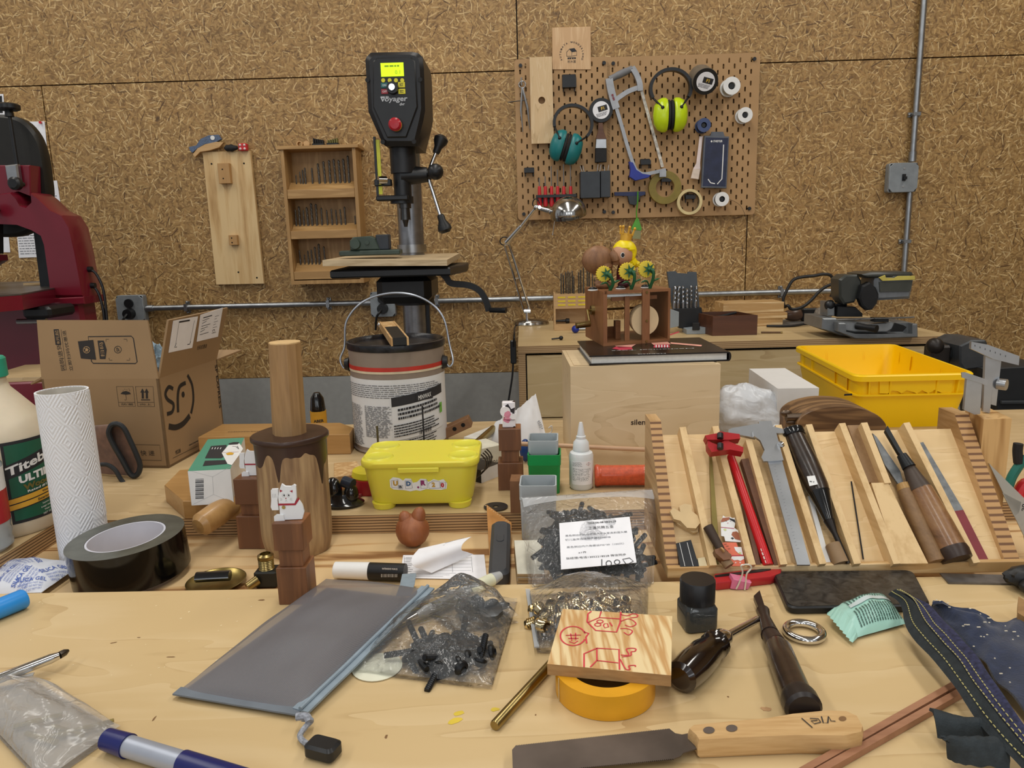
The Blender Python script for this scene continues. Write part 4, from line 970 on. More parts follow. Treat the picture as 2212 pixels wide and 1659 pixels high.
# --- desk lamp
o=W(1147,697,2.78);o.z=CZ;LY=o.y
t=thing('desk_lamp','chrome swing arm desk lamp standing on the wall cabinet','lamp',o)
ml=mpp(o)
def l3(px,py,dy=0):v=W(px,py,LY+dy)-o;return v
g=G();g.lathe([(0,0),(38*ml,0),(39*ml,.004),(37*ml,.012),(28*ml,.017),(8*ml,.02),(0,.02)],40);g.build('base',mat('satin_chrome','b9b7b2',.18,1,vary=.05),t)
pj=[l3(1139,672),l3(1095,528,-.04),l3(1158,448,-.09)]
g=G();g.cyl((pj[0].x,0,.018),pj[0],.007,None,12);g.cyl(pj[0]-Vector((.012,0,0)),pj[0]+Vector((.012,0,0)),.01,None,10);g.build('stem',M_chrome,t)
def arm2(a,b_,w_,nm):
 g=G();d=(b_-a).normalized();n_=Vector((d.z,0,-d.x))*w_
 for s_ in(-1,1):g.cyl(a+n_*s_*1.3,b_+n_*s_,.0048,None,8)
 g.cyl(a+n_*-1.3,a+n_*1.3,.0045,None,8);g.cyl(b_+n_*-1,b_+n_,.005,None,8);m_=a+(b_-a)*.5;g.cyl(m_-n_,m_+n_,.003,None,8)
 g.build(nm,M_chrome,t)
arm2(pj[0],pj[1],.0085,'lower_arm')
g=G();g.cyl(pj[1],pj[2],.0065,.006,12);g.cyl(pj[1]+Vector((-.003,-.004,.006)),pj[1]+(pj[2]-pj[1])*.5,.009,None,12);g.build('upper_arm',M_chrome,t)
g=G();g.tube([pj[1]+Vector((-.008,0,.012))+Vector((.017*math.cos(a*.5),0,.015*math.sin(a*.5)))for a in range(1,10)],.0022,8);g.tube([pj[2]+Vector((.0,0,.012))+Vector((.012*math.cos(a*.5),0,.018*math.sin(a*.5)))for a in range(0,8)],.0022,8);g.build('cable_loop',M_black,t)
g=G();hj=l3(1192,457,-.1);g.cyl(pj[2],hj,.007,.010,12);g.sph(pj[2],.011);g.cyl(pj[2]+Vector((.012,-.014,0)),pj[2]+Vector((.012,.014,0)),.006,None,10);g.sph(hj,.014);g.build('head_joint',M_chrome,t)
sc=l3(1228,462,-.11);rs=37*ml
g=G();Ms=T(sc.x,sc.y,sc.z)@RX(16)@RY(-8)
pr=[(rs*math.sin(R(a)),rs*.92*math.cos(R(a)))for a in range(0,100,7)];pin=[(max(r_-.0025,0),z_-.002 if r_<rs*.9 else z_)for r_,z_ in pr][::-1]
g.lathe(pr+pin,40,M=Ms);g.build('lamp_shade',mat('shade_chrome','b4b2ae',.16,1,vary=0),t)
g=G();g.sph((sc.x,sc.y-.0,sc.z+.002),.024,m=0);g.build('bulb',mat('bulb_glass','cfc9b8',.3),t)
g=G();g.cyl(l3(1199,472,-.12),l3(1194,508,-.12),.0022,None,8);g.build('tilt_rod',M_chrome,t)
g=G();cp=[l3(1127,676,.0),l3(1117,700,-.02),l3(1112,740,-.14)];cp=[Vector((-.055,-.01,.004)),W(1113,706,2.7)-o,W(1112,708,CY0+.3)-o,W(1111,720,CY0-.02)-o,W(1109,760,CY0-.03)-o,W(1107,810,CY0-.03)-o,W(1098,870,CY0-.03)-o,W(1095,905,CY0-.03)-o,W(1092,980,CY0-.05)-o]
g.tube(smooth(cp,6),.003,8);g.T=T(*cp[4]);g.bb(-.009,.009,-.008,.008,-.035,.035,0,.003);g.build('power_cable',M_black,t)
# --- helpers for the things on the benches
class Face:
 """flat face through p0 with x towards px and y towards py (world points)"""
 def __init__(s,p0,px,py,off=0):
  x=(px-p0).normalized();n=x.cross(py-p0).normalized();y=n.cross(x)
  s.n=n;s.o=p0+n*off;s.m=Matrix((x,y,n)).transposed().to_4x4();s.m.translation=s.o;s.mi=s.m.inverted()
 def q(s,a,b,h=0):
  d=ray(a,b);k=(s.o+s.n*h-C0).dot(s.n)/d.dot(s.n);return C0+d*k
 def l(s,pts,h=0):return[((s.mi@s.q(a,b,h)).x,(s.mi@s.q(a,b,h)).y)for a,b in pts]
def wt(name,label,cat,o,group=None):
 o=Vector(o);t=thing(name,label,cat,o,0,group);return t,(lambda M=None:G(T(*-o)@(M if M is not None else Matrix.Identity(4))))
def pbox(g,p,u,v,h,m=0,z0=0,ms=None):
 """parallelepiped: base corner p, edges u, v, height h (vector or number)"""
 h=h if isinstance(h,Vector)else Vector((0,0,h));p=p+Vector((0,0,z0));vs=[p,p+u,p+u+v,p+v];vs+=[a+h for a in vs]
 fs=[(3,2,1,0),(4,5,6,7),(0,1,5,4),(1,2,6,5),(2,3,7,6),(3,0,4,7)]
 if ms is None:g.add(vs,fs,m)
 else:
  for f,k in zip(fs,ms):g.add(vs,[f],k)
def quadth(g,a,b,c,d,th,m=0):
 n_=(b-a).cross(d-a).normalized()*th;vs=[a,b,c,d,a+n_,b+n_,c+n_,d+n_]
 g.add(vs,[(3,2,1,0),(4,5,6,7),(0,1,5,4),(1,2,6,5),(2,3,7,6),(3,0,4,7)],m)
def axis(g,A,B,prof,n=18,m=0,M=None):
 A=Vector(A);B=Vector(B);Lh=(B-A).length;g.lathe([(r_,t_*Lh)for t_,r_ in prof],n,m,M=align(A,B))
def ftext(g,F,s,px,py,hpx=None,wpx=None,rot=0,m=1,bold=.02,h=.0003,shear=0):
 """text centred at a photo point of face F; sizes in photo pixels"""
 c=F.q(px,py,h);k=mpp(c);l=F.mi@c
 g2=g.T;g.T=g2@F.m
 g.text(s,hpx*k,T(l.x,l.y,h)@RZ(rot),m,bold=bold,w=(wpx*k if wpx else None),shear=shear);g.T=g2
def fpoly(g,F,pts,m=1,h=.0003,th=0):
 l=F.l(pts,h);g2=g.T;g.T=g2@F.m
 if th:g.prism(l,h-th,h,m)
 else:flat(g,l,h,m)
 g.T=g2
def fstroke(g,F,pts,wpx,m=1,h=.0003,closed=False):
 k=mpp(F.q(*pts[0]));g2=g.T;g.T=g2@F.m;stroke(g,F.l(pts,h),wpx*k,h,m,closed=closed);g.T=g2
def Zf(x0,y0,s):return lambda p:[(x0+x*s,y0+y*s)for x,y in p]
up_=Vector((0,0,1))
# --- carton
C=P(365,1011);D=P(486,944);E=P(118,1008);h=Hh(C,818)
t,gg=wt('carton','open brown courier carton with black logo and raised flaps','carton',C)
M_card=mat('corrugated_card','967a58',.75,vary=.04,vs=6);M_cardin=mat('card_inside','a98962',.8,vary=.04);M_kink=mat('carton_print','27221f',.6,vary=0)
Zc=Zf(0,640,.25316)
u=D-C;v=E-C;th=.004;un=u.normalized();vn=v.normalized()
g=gg();pbox(g,C,u,vn*th,h);pbox(g,C,v,un*th,h);pbox(g,E,u,vn*-th,h);pbox(g,D,v,un*-th,h);pbox(g,C,u,v,.004)
FR=Face(C,D,C+up_);FL=Face(E,C,E+up_)
Zl=lambda p:Zc(p)
for q in([(992,770),(1135,770),(1155,940),(1015,940)],[(1155,770),(1305,770),(1318,942),(1176,940)]):fstroke(g,FL,Zc(q),.9,1,closed=True)
fstroke(g,FL,Zc([(1010,905),(1152,905)]),.8);fstroke(g,FL,Zc([(1172,905),(1315,905)]),.8)
fpoly(g,FL,Zc([(1027,833),(1045,815),(1075,808),(1105,818),(1117,835),(1072,840)]));fstroke(g,FL,Zc([(1072,838),(1078,880),(1070,888),(1062,880)]),.8)
for a in((1048,800),(1062,790),(1080,795),(1098,788),(1104,800)):fstroke(g,FL,Zc([a,(a[0]+5,a[1]+8)]),.9)
for x in(1217,1252):fpoly(g,FL,Zc([(x-8,873),(x-9,822),(x-20,822),(x-3,786),(x+18,822),(x+9,822),(x+11,873)]))
fpoly(g,FL,Zc([(1203,880),(1280,880),(1281,888),(1204,888)]))
for s_,q in(('防潮',(1085,922)),('向上',(1245,922))):a=Zc([q])[0];ftext(g,FL,s_,a[0],a[1],4.5,26)
a=Zc([(1258,1338)])[0];ftext(g,FL,'快 递',a[0],a[1],12,32);fstroke(g,FL,Zc([(1130,1265),(1362,1270),(1378,1402),(1140,1395)]),.8,closed=True)
def thick(pts,w):fstroke(g,FR,[(p.x,p.y)for p in smooth([(a,b,0)for a,b in Zc(pts)],5)],w)
thick([(1478,790),(1440,775),(1412,830),(1430,880),(1480,920),(1470,985),(1425,1005)],8.5)
thick([(1520,990),(1518,850),(1535,770),(1585,738)],9);thick([(1600,672),(1640,760),(1650,890),(1630,1000)],8);fpoly(g,FR,Zc([(1563+14*math.cos(i*.6),838+26*math.sin(i*.6))for i in range(10)]))
thick([(1440,1110),(1500,1118),(1565,1085),(1620,1018)],13)
a=Zc([(1862,770)])[0];ftext(g,FR,'SF EXPRESS',a[0],a[1],10,96,rot=-90)
a=Zc([(1520,1325)])[0];ftext(g,FR,'95338',a[0],a[1],9,20);a=Zc([(1640,1262)])[0];ftext(g,FR,'www.sf-express.com',a[0]+6,a[1]-4,5,48);fstroke(g,FR,Zc([(1475,1382),(1690,1275)]),.9)
g.build('body',[M_card,M_kink],t,smooth=False)
FT1=Zc([(313,203),(1255,203)]);FB1=[E+up_*h,C+up_*h]
a0,a1=FB1;b0=W(*FT1[0],a0.y+.012);b1=Face(a0,a1,b0).q(*FT1[1])
g=gg();quadth(g,a0,a1,b1,b0,-.0035);F=Face(a0,a1,b0)
for s_,q,hp,wp in(('网购退货',(520,520),11,58),('立即扫码优惠退',(577,465),8.5,88)):a=Zc([q])[0];ftext(g,F,s_,a[0],a[1],hp,wp,rot=90+8)
fpoly(g,F,Zc([(457,282),(500,280),(522,412),(474,415)]));a=Zc([(490,348)])[0];ftext(g,F,'8元起',a[0],a[1],8,29,rot=95,m=2,h=.0006);fstroke(g,F,Zc([(520,285),(566,632)]),.8)
fstroke(g,F,Zc([(752,345),(1120,340),(1138,360),(1170,560),(1155,574),(795,572),(780,555)]),2.2,closed=True)
fpoly(g,F,Zc([(664,385),(795,372),(820,542),(690,530)]),h=.0004);fpoly(g,F,Zc([(832,378),(885,378),(910,455),(900,535),(852,535)]),h=.0004);a=Zc([(870,455)])[0];ftext(g,F,'扫码',a[0],a[1],9,32,rot=95,m=2,h=.0007)
a=Zc([(738,457)])[0];ftext(g,F,'¥',a[0],a[1],9,9,rot=95,m=2,h=.0007);fstroke(g,F,[(a[0]+7*math.cos(i*.5),a[1]+7*math.sin(i*.5))for i in range(13)],1.2,2,h=.0007)
a=Zc([(1005,455)])[0];ftext(g,F,'SF',a[0],a[1],7,9,rot=95);fstroke(g,F,[(a[0]+7.5*math.cos(i*.52),a[1]+7.5*math.sin(i*.52))for i in range(13)],1.3)
for q in([(905,385),(903,367),(928,366)],[(1055,365),(1082,366),(1084,385)],[(930,525),(933,545),(957,546)],[(1080,546),(1108,546),(1105,525)]):fstroke(g,F,Zc(q),.9)
g.build('flap',[M_card,M_kink,M_cardin],t,smooth=False)
a0=C+up_*h+un*.004;a1=D+up_*h;b0=W(*Zc([(1440,205)])[0],a0.y+.004);b1=Face(a0,a1,b0).q(*Zc([(1945,98)])[0])
g=gg();quadth(g,a0,a1,b1,b0,-.0035);F=Face(a0,a1,b0);a=Zc([(1725,432)])[0];ftext(g,F,'扫码优惠退',a[0],a[1],9.5,42,rot=-2)
g.build('flap',[M_card,M_kink],t,smooth=False)
for q,nm in(([(1480,210),(1690,172),(1640,440),(1440,482)],0),([(1712,160),(1902,98),(1860,345),(1680,388)],1)):
 g=gg();fpoly(g,F,Zc(q),0,h=.0008,th=.0004)
 if nm==0:
  fstroke(g,F,Zc([(1530,220),(1620,205)]),3.5,1,h=.0011)
  for c_ in([(1505,400),(1490,435),(1510,432)],[(1628,385),(1620,408),(1600,412)]):fstroke(g,F,Zc(c_),1.6,1,h=.0011)
  fstroke(g,F,Zc([(1530,215),(1498,425)]),.8,1,h=.0011);fstroke(g,F,Zc([(1660,205),(1622,400)]),.8,1,h=.0011)
 else:
  for i in range(7):y=175+i*24;fstroke(g,F,Zc([(1735-i*5,y+10),(1810-i*5-(i%3)*18,y-12)]),1.1 if i else 2,1,h=.0011);fstroke(g,F,Zc([(1835-i*5,y-2),(1868-i*4-(i%2)*14,y-12)]),.7,1,h=.0011)
  fstroke(g,F,Zc([(1825+9*math.cos(i*.6),298+14*math.sin(i*.6))for i in range(12)]),.8,1,h=.0011)
 tag(g.build('shipping_label',[M_paper,M_ink],t,smooth=False),'white shipping label',None)
g=gg();a0=D+up_*h;a1=D+v+up_*h;b0=W(*Zc([(2062,455)])[0],a0.y+.02);quadth(g,a0,a0+v*.9,b0+v*.85,b0,.003);g.build('flap',M_card,t,smooth=False)
g=gg();a0=E+up_*h;a1=E+u+up_*h;quadth(g,a0,a1,a1+Vector((-.06,.06,-.02)),a0+Vector((-.06,.06,-.02)),.003);g.build('flap',M_card,t,smooth=False)
def crumple(o,sx,sy,sz,seed,amp=.25,fr=3.0,n=40):
 off=Vector((seed*3.1,seed*1.7,0));return(lambda d:1+amp*noise.noise(d*fr+off)+amp*.5*(1-abs(noise.noise(d*fr*2.3+off)))*.6+amp*.25*noise.noise(d*fr*5+off))
def film(name,c,a,rough=.15,bs=60,bmp=.6):
 if name in MC:return MC[name]
 m,t_,b_=nt(name);t_.nodes.remove(b_);df=N(t_,'ShaderNodeBsdfDiffuse');df.inputs[0].default_value=lin(c);tr=N(t_,'ShaderNodeBsdfTransparent');gl=N(t_,'ShaderNodeBsdfGlossy');gl.inputs['Roughness'].default_value=rough;x1=N(t_,'ShaderNodeMixShader');x1.inputs[0].default_value=a;L(t_,tr.outputs[0],x1.inputs[1]);L(t_,df.outputs[0],x1.inputs[2])
 fr_=N(t_,'ShaderNodeFresnel');fr_.inputs[0].default_value=1.45;x2=N(t_,'ShaderNodeMixShader');L(t_,fr_.outputs[0],x2.inputs[0]);L(t_,x1.outputs[0],x2.inputs[1]);L(t_,gl.outputs[0],x2.inputs[2]);L(t_,x2.outputs[0],t_.nodes['Material Output'].inputs[0])
 tc=N(t_,'ShaderNodeTexCoord');nz=N(t_,'ShaderNodeTexNoise');nz.inputs['Scale'].default_value=bs;nz.inputs['Detail'].default_value=2;nz.inputs['Distortion'].default_value=1.5
 L(t_,tc.outputs['Object'],nz.inputs['Vector']);bn=N(t_,'ShaderNodeBump');bn.inputs['Strength'].default_value=bmp;bn.inputs['Distance'].default_value=.004;L(t_,nz.outputs[0],bn.inputs['Height'])
 for q_ in(df,gl,fr_):L(t_,bn.outputs[0],q_.inputs['Normal'])
 MC[name]=m;return m
o=W(342,770,C.y+.07);g=G();g.sph((0,0,0),.028,.035,.05,48,32,fn=crumple(None,1,1,1,4,.35,4))
solo('bubble_wrap',g,film('bubble_film','a9c4d6',.8),'bluish crumpled bubble wrap inside the courier carton','packing',(o.x,o.y,C.z+h-.01))
# --- paint can
o=P(868,957);k=mpp(o);rc=100*k;hc_=Hh(o,733)
t,gg=wt('paint_can','large paint can with white printed label and wire bail','paint can',o)
g=G();g.lathe([(0,0),(rc*.98,0),(rc*1.01,.003),(rc*.985,.006),(rc*.985,hc_-.045),(rc*1.0,hc_-.012),(rc,hc_-.008)],64);g.build('can_body',mat('taupe_can','8a7c70',.35,vary=.03),t)
g=G();R2=rc*1.02;g.lathe([(rc,hc_-.012),(R2,hc_-.011),(R2*1.01,hc_-.004),(R2,hc_),(R2*.965,hc_+.001),(R2*.94,hc_-.002),(R2*.92,hc_+.001),(R2*.895,hc_-.001),(R2*.87,hc_-.006),(0,hc_-.006)],64)
g.build('lid',mat('black_tar_lid','1c1c20',.3,vary=.3,vs=60,bmp=.3),t)
g=G();g.ring(rc*.995,rc*.98,hc_-.048,hc_-.044,64,1);g.ring(rc*.997,rc*.98,hc_-.044,hc_-.037,64,0);g.build('red_band',[mat('band_red','b5352b',.4),mat('band_cream','cfc0a4',.5)],t)
def cyf(r_,a0=-80):return lambda x,y:Vector((r_*math.cos(R(a0)+x/r_),r_*math.sin(R(a0)+x/r_),y))
aw=math.degrees
RL=rc*.992;wl_=RL*R(92)
g=G();f=cyf(RL,-92);z0=.012;z1=hc_-.058
g.grid(lambda u_,v_:cyf(RL,-80)((u_-.5)*2*RL*R(80),z0+(z1-z0)*v_),40,1,0,.0006)
f2=cyf(RL+.0007,-80);LX=RL*R(78)
fl=lambda m_:(lambda x,y:cyf(RL+m_,-80)(x,y))
g.lines(-LX,LX*.72,z1-.032,z1-.008,7,None,1,5,.3,fl(.0012),.007,.2,.1)
g.lines(-LX,-LX*.63,z0+.003,z1-.045,34,None,1,6,.4,fl(.0012),.009);g.lines(-LX*.58,-LX*.12,z0+.02,z1-.045,32,None,1,7,.42,fl(.0012),.009)
g.build('label',[mat('can_label','d6d7d8',.5,vary=.01),mat('label_type','3a3b40',.6,vary=0)],t,smooth=False)
g=G();x0=-LX*.12;x1=LX*.78;zz0=z0+.015;zz1=z1-.028;fn3=lambda x,y:cyf(RL+.0014,-80)(x,y+(x-x0)*.13)
g.grid(lambda u_,v_:fn3(x0+(x1-x0)*u_,zz0+(zz1-.018-zz0)*v_),24,1,0,.0004);
g.grid(lambda u_,v_:cyf(RL+.0018,-80)(x0+(x1-x0)*u_,zz1-.018+.016*v_+(x1-x0)*u_*.13),24,1,1,.0004)
f4=lambda x,y:cyf(RL+.0030,-80)(x,y+(x-x0)*.13);xm_=x0+(x1-x0)*.58
g.grid(lambda u_,v_:cyf(RL+.0024,-80)(xm_+(u_-.5)*.034,zz1-.0115+(v_-.5)*.013+(xm_-x0)*.13),6,1,1,.0004)
g.text('MINWAX',.008,None,2,bold=.0,w=.026,fn=lambda x,y:f4(xm_+x,zz1-.0115+y))
g.lines(x0+.01,x1-.006,zz1-.043,zz1-.021,3,None,1,33,.55,f4,.0035,.25)
for i,(a_,b_)in enumerate(((.049,.072),(.078,.10),(.104,.125))):g.lines(x0+.002,x1-.008-(i%2)*.01,zz1-b_,zz1-a_,5,None,1,20+i,.45,lambda x,y:f4(x,y),.004,.12)
for i in range(16):xx=x0+.045+i*.0016;flat(g,[(xx,zz0+.002),(xx+.0004+.0004*(i%3),zz0+.002),(xx+.0004+.0004*(i%3),zz0+.010),(xx,zz0+.010)],0,1,fn=f4)
g.grid(lambda u_,v_:f4(x1-.0095+u_*.0075,zz1-.052+v_*.018),2,1,3)
tag(g.build('instruction_sticker',[mat('can_label','d6d7d8',.5),M_ink,M_white,mat('tag_green','67a83c',.5,vary=0)],t,smooth=False),'white sticker with black band and green tag',None)
ez=Hh(o,782)
for sx in(-1,1):g=G();g.T=T(sx*rc*.985,-.01,ez)@RY(90*sx);g.cyl((0,0,0),(0,0,.008),.013,.010,16);g.build('bail_ear',M_black,t)
g=G();zt_=Hh(o,634);a=rc*1.06;pts=[(-a*.97,-.012,ez),(-a*1.04,-.014,ez-.006),(-a*1.10,-.012,ez+.01),(-a*1.03,-.0,ez+.03)]
for i in range(1,12):th_=PI*(1-i/12);pts.append((a*1.03*math.cos(th_),.012*math.sin(th_),ez+.038+(zt_-ez-.038)*math.sin(th_)**.8))
pts+=[(a*1.06,0,ez+.03),(a*1.13,-.012,ez+.002),(a*1.05,-.014,ez-.008),(a*.98,-.012,ez)]
g.tube(smooth(pts,5),.0019,8);g.build('bail_wire',mat('bail_steel','a2a7af',.35,.85),t)
zl=o.z+hc_+.0015;A=P(836,699,zl+.014);B=P(864,741,zl+.006)
t,gg=wt('stain_brush','short wooden brush with black bristle end lying on the paint can','brush',A)
g=gg(align(A+Vector((0,0,-.002)),B+Vector((0,0,.002)),(0,0,1)));Lb=(B-A).length
g.bb(-.012,.012,-.006,.006,0,Lb*.35,0,.001);g.bb(-.0145,-.0115,-.0065,.0065,0,Lb,0);g.bb(.0115,.0145,-.0065,.0065,0,Lb,0);g.build('handle',M_pine,t)
g=gg(align(A+Vector((0,0,-.002)),B+Vector((0,0,.002)),(0,0,1)));g.bb(-.0113,.0113,-.0062,.0064,Lb*.35,Lb*.98);g.build('bristle_block',M_black,t)
g=gg();g.sph(A+Vector((-.013,0,-.002)),.006);g.build('hanging_ring',M_chrome,t)
# --- silent plywood box, book and automaton
fl_=P(1232,1011);hb_=Hh(fl_,791);zt_=fl_.z+hb_
a=P(1232,791,zt_);b_=P(1557,786,zt_);c=P(1203,735,zt_)
fl_=Vector((a.x,a.y,BZ));u=b_-a;v=c-a;v=v.normalized()*.17
u=Vector((u.x,u.y,0));v=Vector((v.x,v.y,0))
t,gg=wt('plywood_box','tall pale plywood box under the black book','box',fl_)
g=gg();pbox(g,fl_,u,v,hb_,0);F=Face(fl_,fl_+u,fl_+up_);ftext(g,F,'silent',1382,912,12,38)
g.build('carcass',[M_box,mat('walnut_print','3c2a20',.6,vary=0)],t,smooth=False)
g=gg();q=u.normalized();w_=v.normalized();pbox(g,Vector((a.x,a.y,zt_))+q*.006+w_*.006,u-q*.012,v-w_*.012,.0006);g.build('lid_panel',M_box,t,smooth=False)
zk=zt_+.0008;ka=P(1273,789,zk);kb=P(1574,780,zk);kc=P(1229,729,zk)
th=Hh(ka,768.5);u=kb-ka;v=(kc-ka);v=Vector((-u.y,u.x,0)).normalized()*max(v.length,.165)
v=(kc-ka).normalized()*.17
t,gg=wt('book','thick black hardcover book under the wooden automaton','book',ka)
M_cover=mat('black_cover','191614',.25,vary=.25,vs=14)
un=u.normalized();vn=v.normalized()
g=gg();pbox(g,ka,u,v,.0022);pbox(g,ka,u,v,.0022,z0=th-.0022)
pts=[ka+u+Vector((0,0,th/2))+un*.004*math.cos(q)+up_*(th/2)*math.sin(q)for q in[R(-90+i*22.5)for i in range(9)]]
vs=pts+[p_+v for p_ in pts];g.add(vs,[(i,i+1,i+10,i+9)for i in range(8)]+[tuple(range(9)),tuple(range(17,8,-1))],0)
F=Face(ka+up_*th+u+v,ka+up_*th+v,ka+up_*th+u)
ftext(g,F,'Mechanical Toys',1410,754.5,7,178,rot=0,bold=.01,h=.0004);ftext(g,F,'MAKING',1408,764,5.5,60,bold=.01,h=.0004)
Zk=Zf(1200,680,.23508)
for pl_,m_ in(([(520,310),(560,290),(700,295),(710,318),(600,325)],2),([(545,285),(740,270),(700,295),(580,298)],3),([(905,275),(1045,270),(1052,300),(900,302)],2),([(880,258),(1030,248),(1060,270),(900,276)],3),([(1055,252),(1345,277),(1340,290),(1060,266)],3),([(1050,178),(1130,152),(1142,160),(1055,190)],2)):fpoly(g,F,Zk(pl_),m_,h=.0004)
for i in range(5):fpoly(g,F,Zk([(920+i*26,276),(930+i*26,276),(930+i*26,300),(920+i*26,300)]),1,h=.0006)
g.build('cover',[M_cover,M_white,mat('art_red','b5364a',.5),mat('art_skin','e0a08f',.5)],t,smooth=False)
g=gg();pbox(g,ka+un*.004+vn*.004,u-un*.006,v-vn*.008,th-.0044,z0=.0022);g.build('page_block',mat('page_edges','d9d8d2',.7,vary=.03,vs=200),t,smooth=False)
zbk=ka.z+th
A=P(1303.5,748,zbk);B=P(1447,737.5,zbk);hA=Hh(A,630);Ct=P(1264,619.5,zbk+hA);At=A+up_*hA
u=B-A;u.z=0;v=Ct-At;v.z=0;un=u.normalized();vn=v.normalized();wA=u.length;dA=v.length
t=thing('automaton','walnut crank box automaton with three sunflowers and two carved figures on top','automaton',A,rz=math.degrees(math.atan2(u.y,u.x)))
M_wn=wood('automaton_walnut','7a4e30','9a6a45','x',1.4,.4);M_wnz=wood('automaton_walnut_z','7a4e30','9a6a45','z',1.4,.4)
fr=wA*.055;vv=Matrix.Rotation(-math.atan2(u.y,u.x),4,'Z')@v;sk=vv.x/vv.y
dA=vv.y
g=G(Matrix(((1,sk,0,0),(0,1,0,0),(0,0,1,0),(0,0,0,1))));tS=g.T.copy()
g.bb(0,wA,0,dA,0,fr*.7);g.bb(0,wA,0,dA,hA-fr*.7,hA);g.build('box_top_and_bottom',M_wn,t,smooth=False)
for x in(0,wA-fr):g=G(tS);g.bb(x,x+fr*.6 if x else fr*.6,0.0001,dA,fr*.7,hA-fr*.7)if not x else g.bb(wA-fr*.6,wA,.0001,dA,fr*.7,hA-fr*.7);g.build('side_panel',M_wnz,t,smooth=False)
def ax(X):return(X-683)/(1480-683)*wA
for X0,X1,y0,y1,zz in((1140,1228,-.0015,.004,hA),(958,1015,.012,.016,hA*.88),(700,728,.0,.004,hA)):
 g=G(tS);g.bb(ax(X0),ax(X1),y0,y1,0 if y0<0 else fr*.7,zz);
 if X0==1140:
  for z_ in(hA*.04,hA*.95,hA*.42):g.cyl((ax(1190),-.0015,z_),(ax(1190),-.003,z_),.0022,None,10,1)
 g.build('upright',[M_wnz,M_brass],t)
g=G(tS);g.bb(ax(810),ax(1358),.018,.021,hA*.80,hA*.87);g.build('lever_bar',M_wn,t)
g=G(tS);
for q,y in((.0,.006),(.004,.030)):g.cyl((ax(1190)+q,y,hA*.42),(ax(1190)+q,y+.007,hA*.42),wA*.205,None,40,0);
g.cyl((ax(1190),-.001,hA*.42),(ax(1190),.05,hA*.42),.002,None,8,1);g.build('cam_disc',[mat('maple_disc','d6be95',.5,vary=.04),M_brass],t)
g=G(tS);g.cyl((-.012,dA*.5,hA*.60),(wA*.9,dA*.5,hA*.6),.002,None,10,0);g.cyl((-.006,dA*.5,hA*.60),(0,dA*.5,hA*.6),.008,.009,14)
g.cyl((-.012,dA*.5,hA*.6),(-.014,dA*.30,hA*.38),.0025,None,8);g.build('crank',M_brass,t)
g=G(tS);g.cyl((-.014,dA*.30,hA*.38),(-.040,dA*.28,hA*.36),.0055,.005,14);g.build('crank_grip',M_brass,t)
g=G(tS);g.bb(fr*.7,ax(940),dA*.55,dA*.58,fr*.7,hA*.25);g.bb(ax(900),ax(960),dA*.3,dA*.4,fr*.7,hA*.4);g.build('inner_block',M_wn,t,smooth=False)
M_pet=mat('petal_yellow','e2c93a',.45,vary=.05);M_grn=mat('leaf_green','1f5a35',.4,vary=.08)
kz=hA/(1482-830)
def fx(X):return ax(X)
for(X,Y,Xb,rx_)in((745,590,805,95),(1020,570,1055,105),(1248,555,1280,102)):
 fl=thing('sunflower',None,None);fl.parent=t;fl.location=(fx(Xb),dA*.12,hA)
 z=(790-Y)*kz;dx=fx(X)-fx(Xb);r_=rx_*kz
 g=G(T(dx,.004,z)@RZ(-12)@XZ);g.lathe([(0,-.006),(r_*.9,-.005),(r_,0),(r_*.95,.003),(0,.004)],40,sq=lambda a_:1+.06*math.cos(a_*20));g.build('flower_head',M_pet,fl)
 g=G(T(dx+.002,-.002,z)@RZ(-12)@XZ);g.prism([((r_*.84 if i%2==0 else r_*.34)*math.cos(PI*i/7),(r_*.84 if i%2==0 else r_*.34)*math.sin(PI*i/7))for i in range(14)],.002,.0035);g.sph((0,0,.004),r_*.25);g.build('sepals',M_grn,fl)
 g=G();g.tube(smooth([(dx+.002,-.004,z),(dx+.006,-.010,z-.003),(.002,-.008,z-.016),(0,0,0)],6),.0028,8);g.build('stem',M_grn,fl)
 for s_ in(-1,1):g=G();g.tube(smooth([(0,0,.002 if s_<0 else .006),(s_*.007,-.002,.013),(s_*.018,-.002,.014+.003*s_)],5),[.0016]*5+[.0028]*4+[.001]*2,8,flat=.6);g.build('leaf',M_grn,fl)
X0=fx(830);fg=thing('carved_figure',None,None);fg.parent=t;fg.location=(X0,dA*.55,hA);M_cv=wood('carved_brown','6f4a30','946a47','z',2,.55)
zz_=lambda Y:(770-Y)*kz
g=G();g.sph((-.002,0,zz_(415)),.029,.02,.0245,24,16,fn=lambda d:1+.06*noise.noise(d*4)+.05*d.x);g.tube(smooth([(.018,-.01,zz_(330)),(.026,-.014,zz_(400)),(.028,-.012,zz_(470))],5),[.008]*3+[.009]*4+[.007]*4,12);g.build('torso',M_cv,fg)
g=G();g.tube(smooth([(.002,.0,zz_(470)),(.010,-.002,zz_(560)),(.009,-.002,zz_(650)),(0,0,.004)],5),[.019]*5+[.015]*5+[.010]*6,16);g.sph((.008,-.006,.006),.016,.010,.007);g.build('leg',M_cv,fg)
g=G();g.cyl((.006,0,zz_(270)),(.006,0,zz_(200)),.0025,None,8);g.build('peg',M_pine,fg)
fg=thing('crowned_doll',None,None);fg.parent=t;fg.location=(fx(1115),dA*.5,hA);hz=zz_(340)
M_skin=mat('doll_skin','b98a6c',.5,vary=.03)
g=G();g.sph((-.003,-.002,hz-.003),.019,.018,.019,24,16);g.build('head',M_skin,fg)
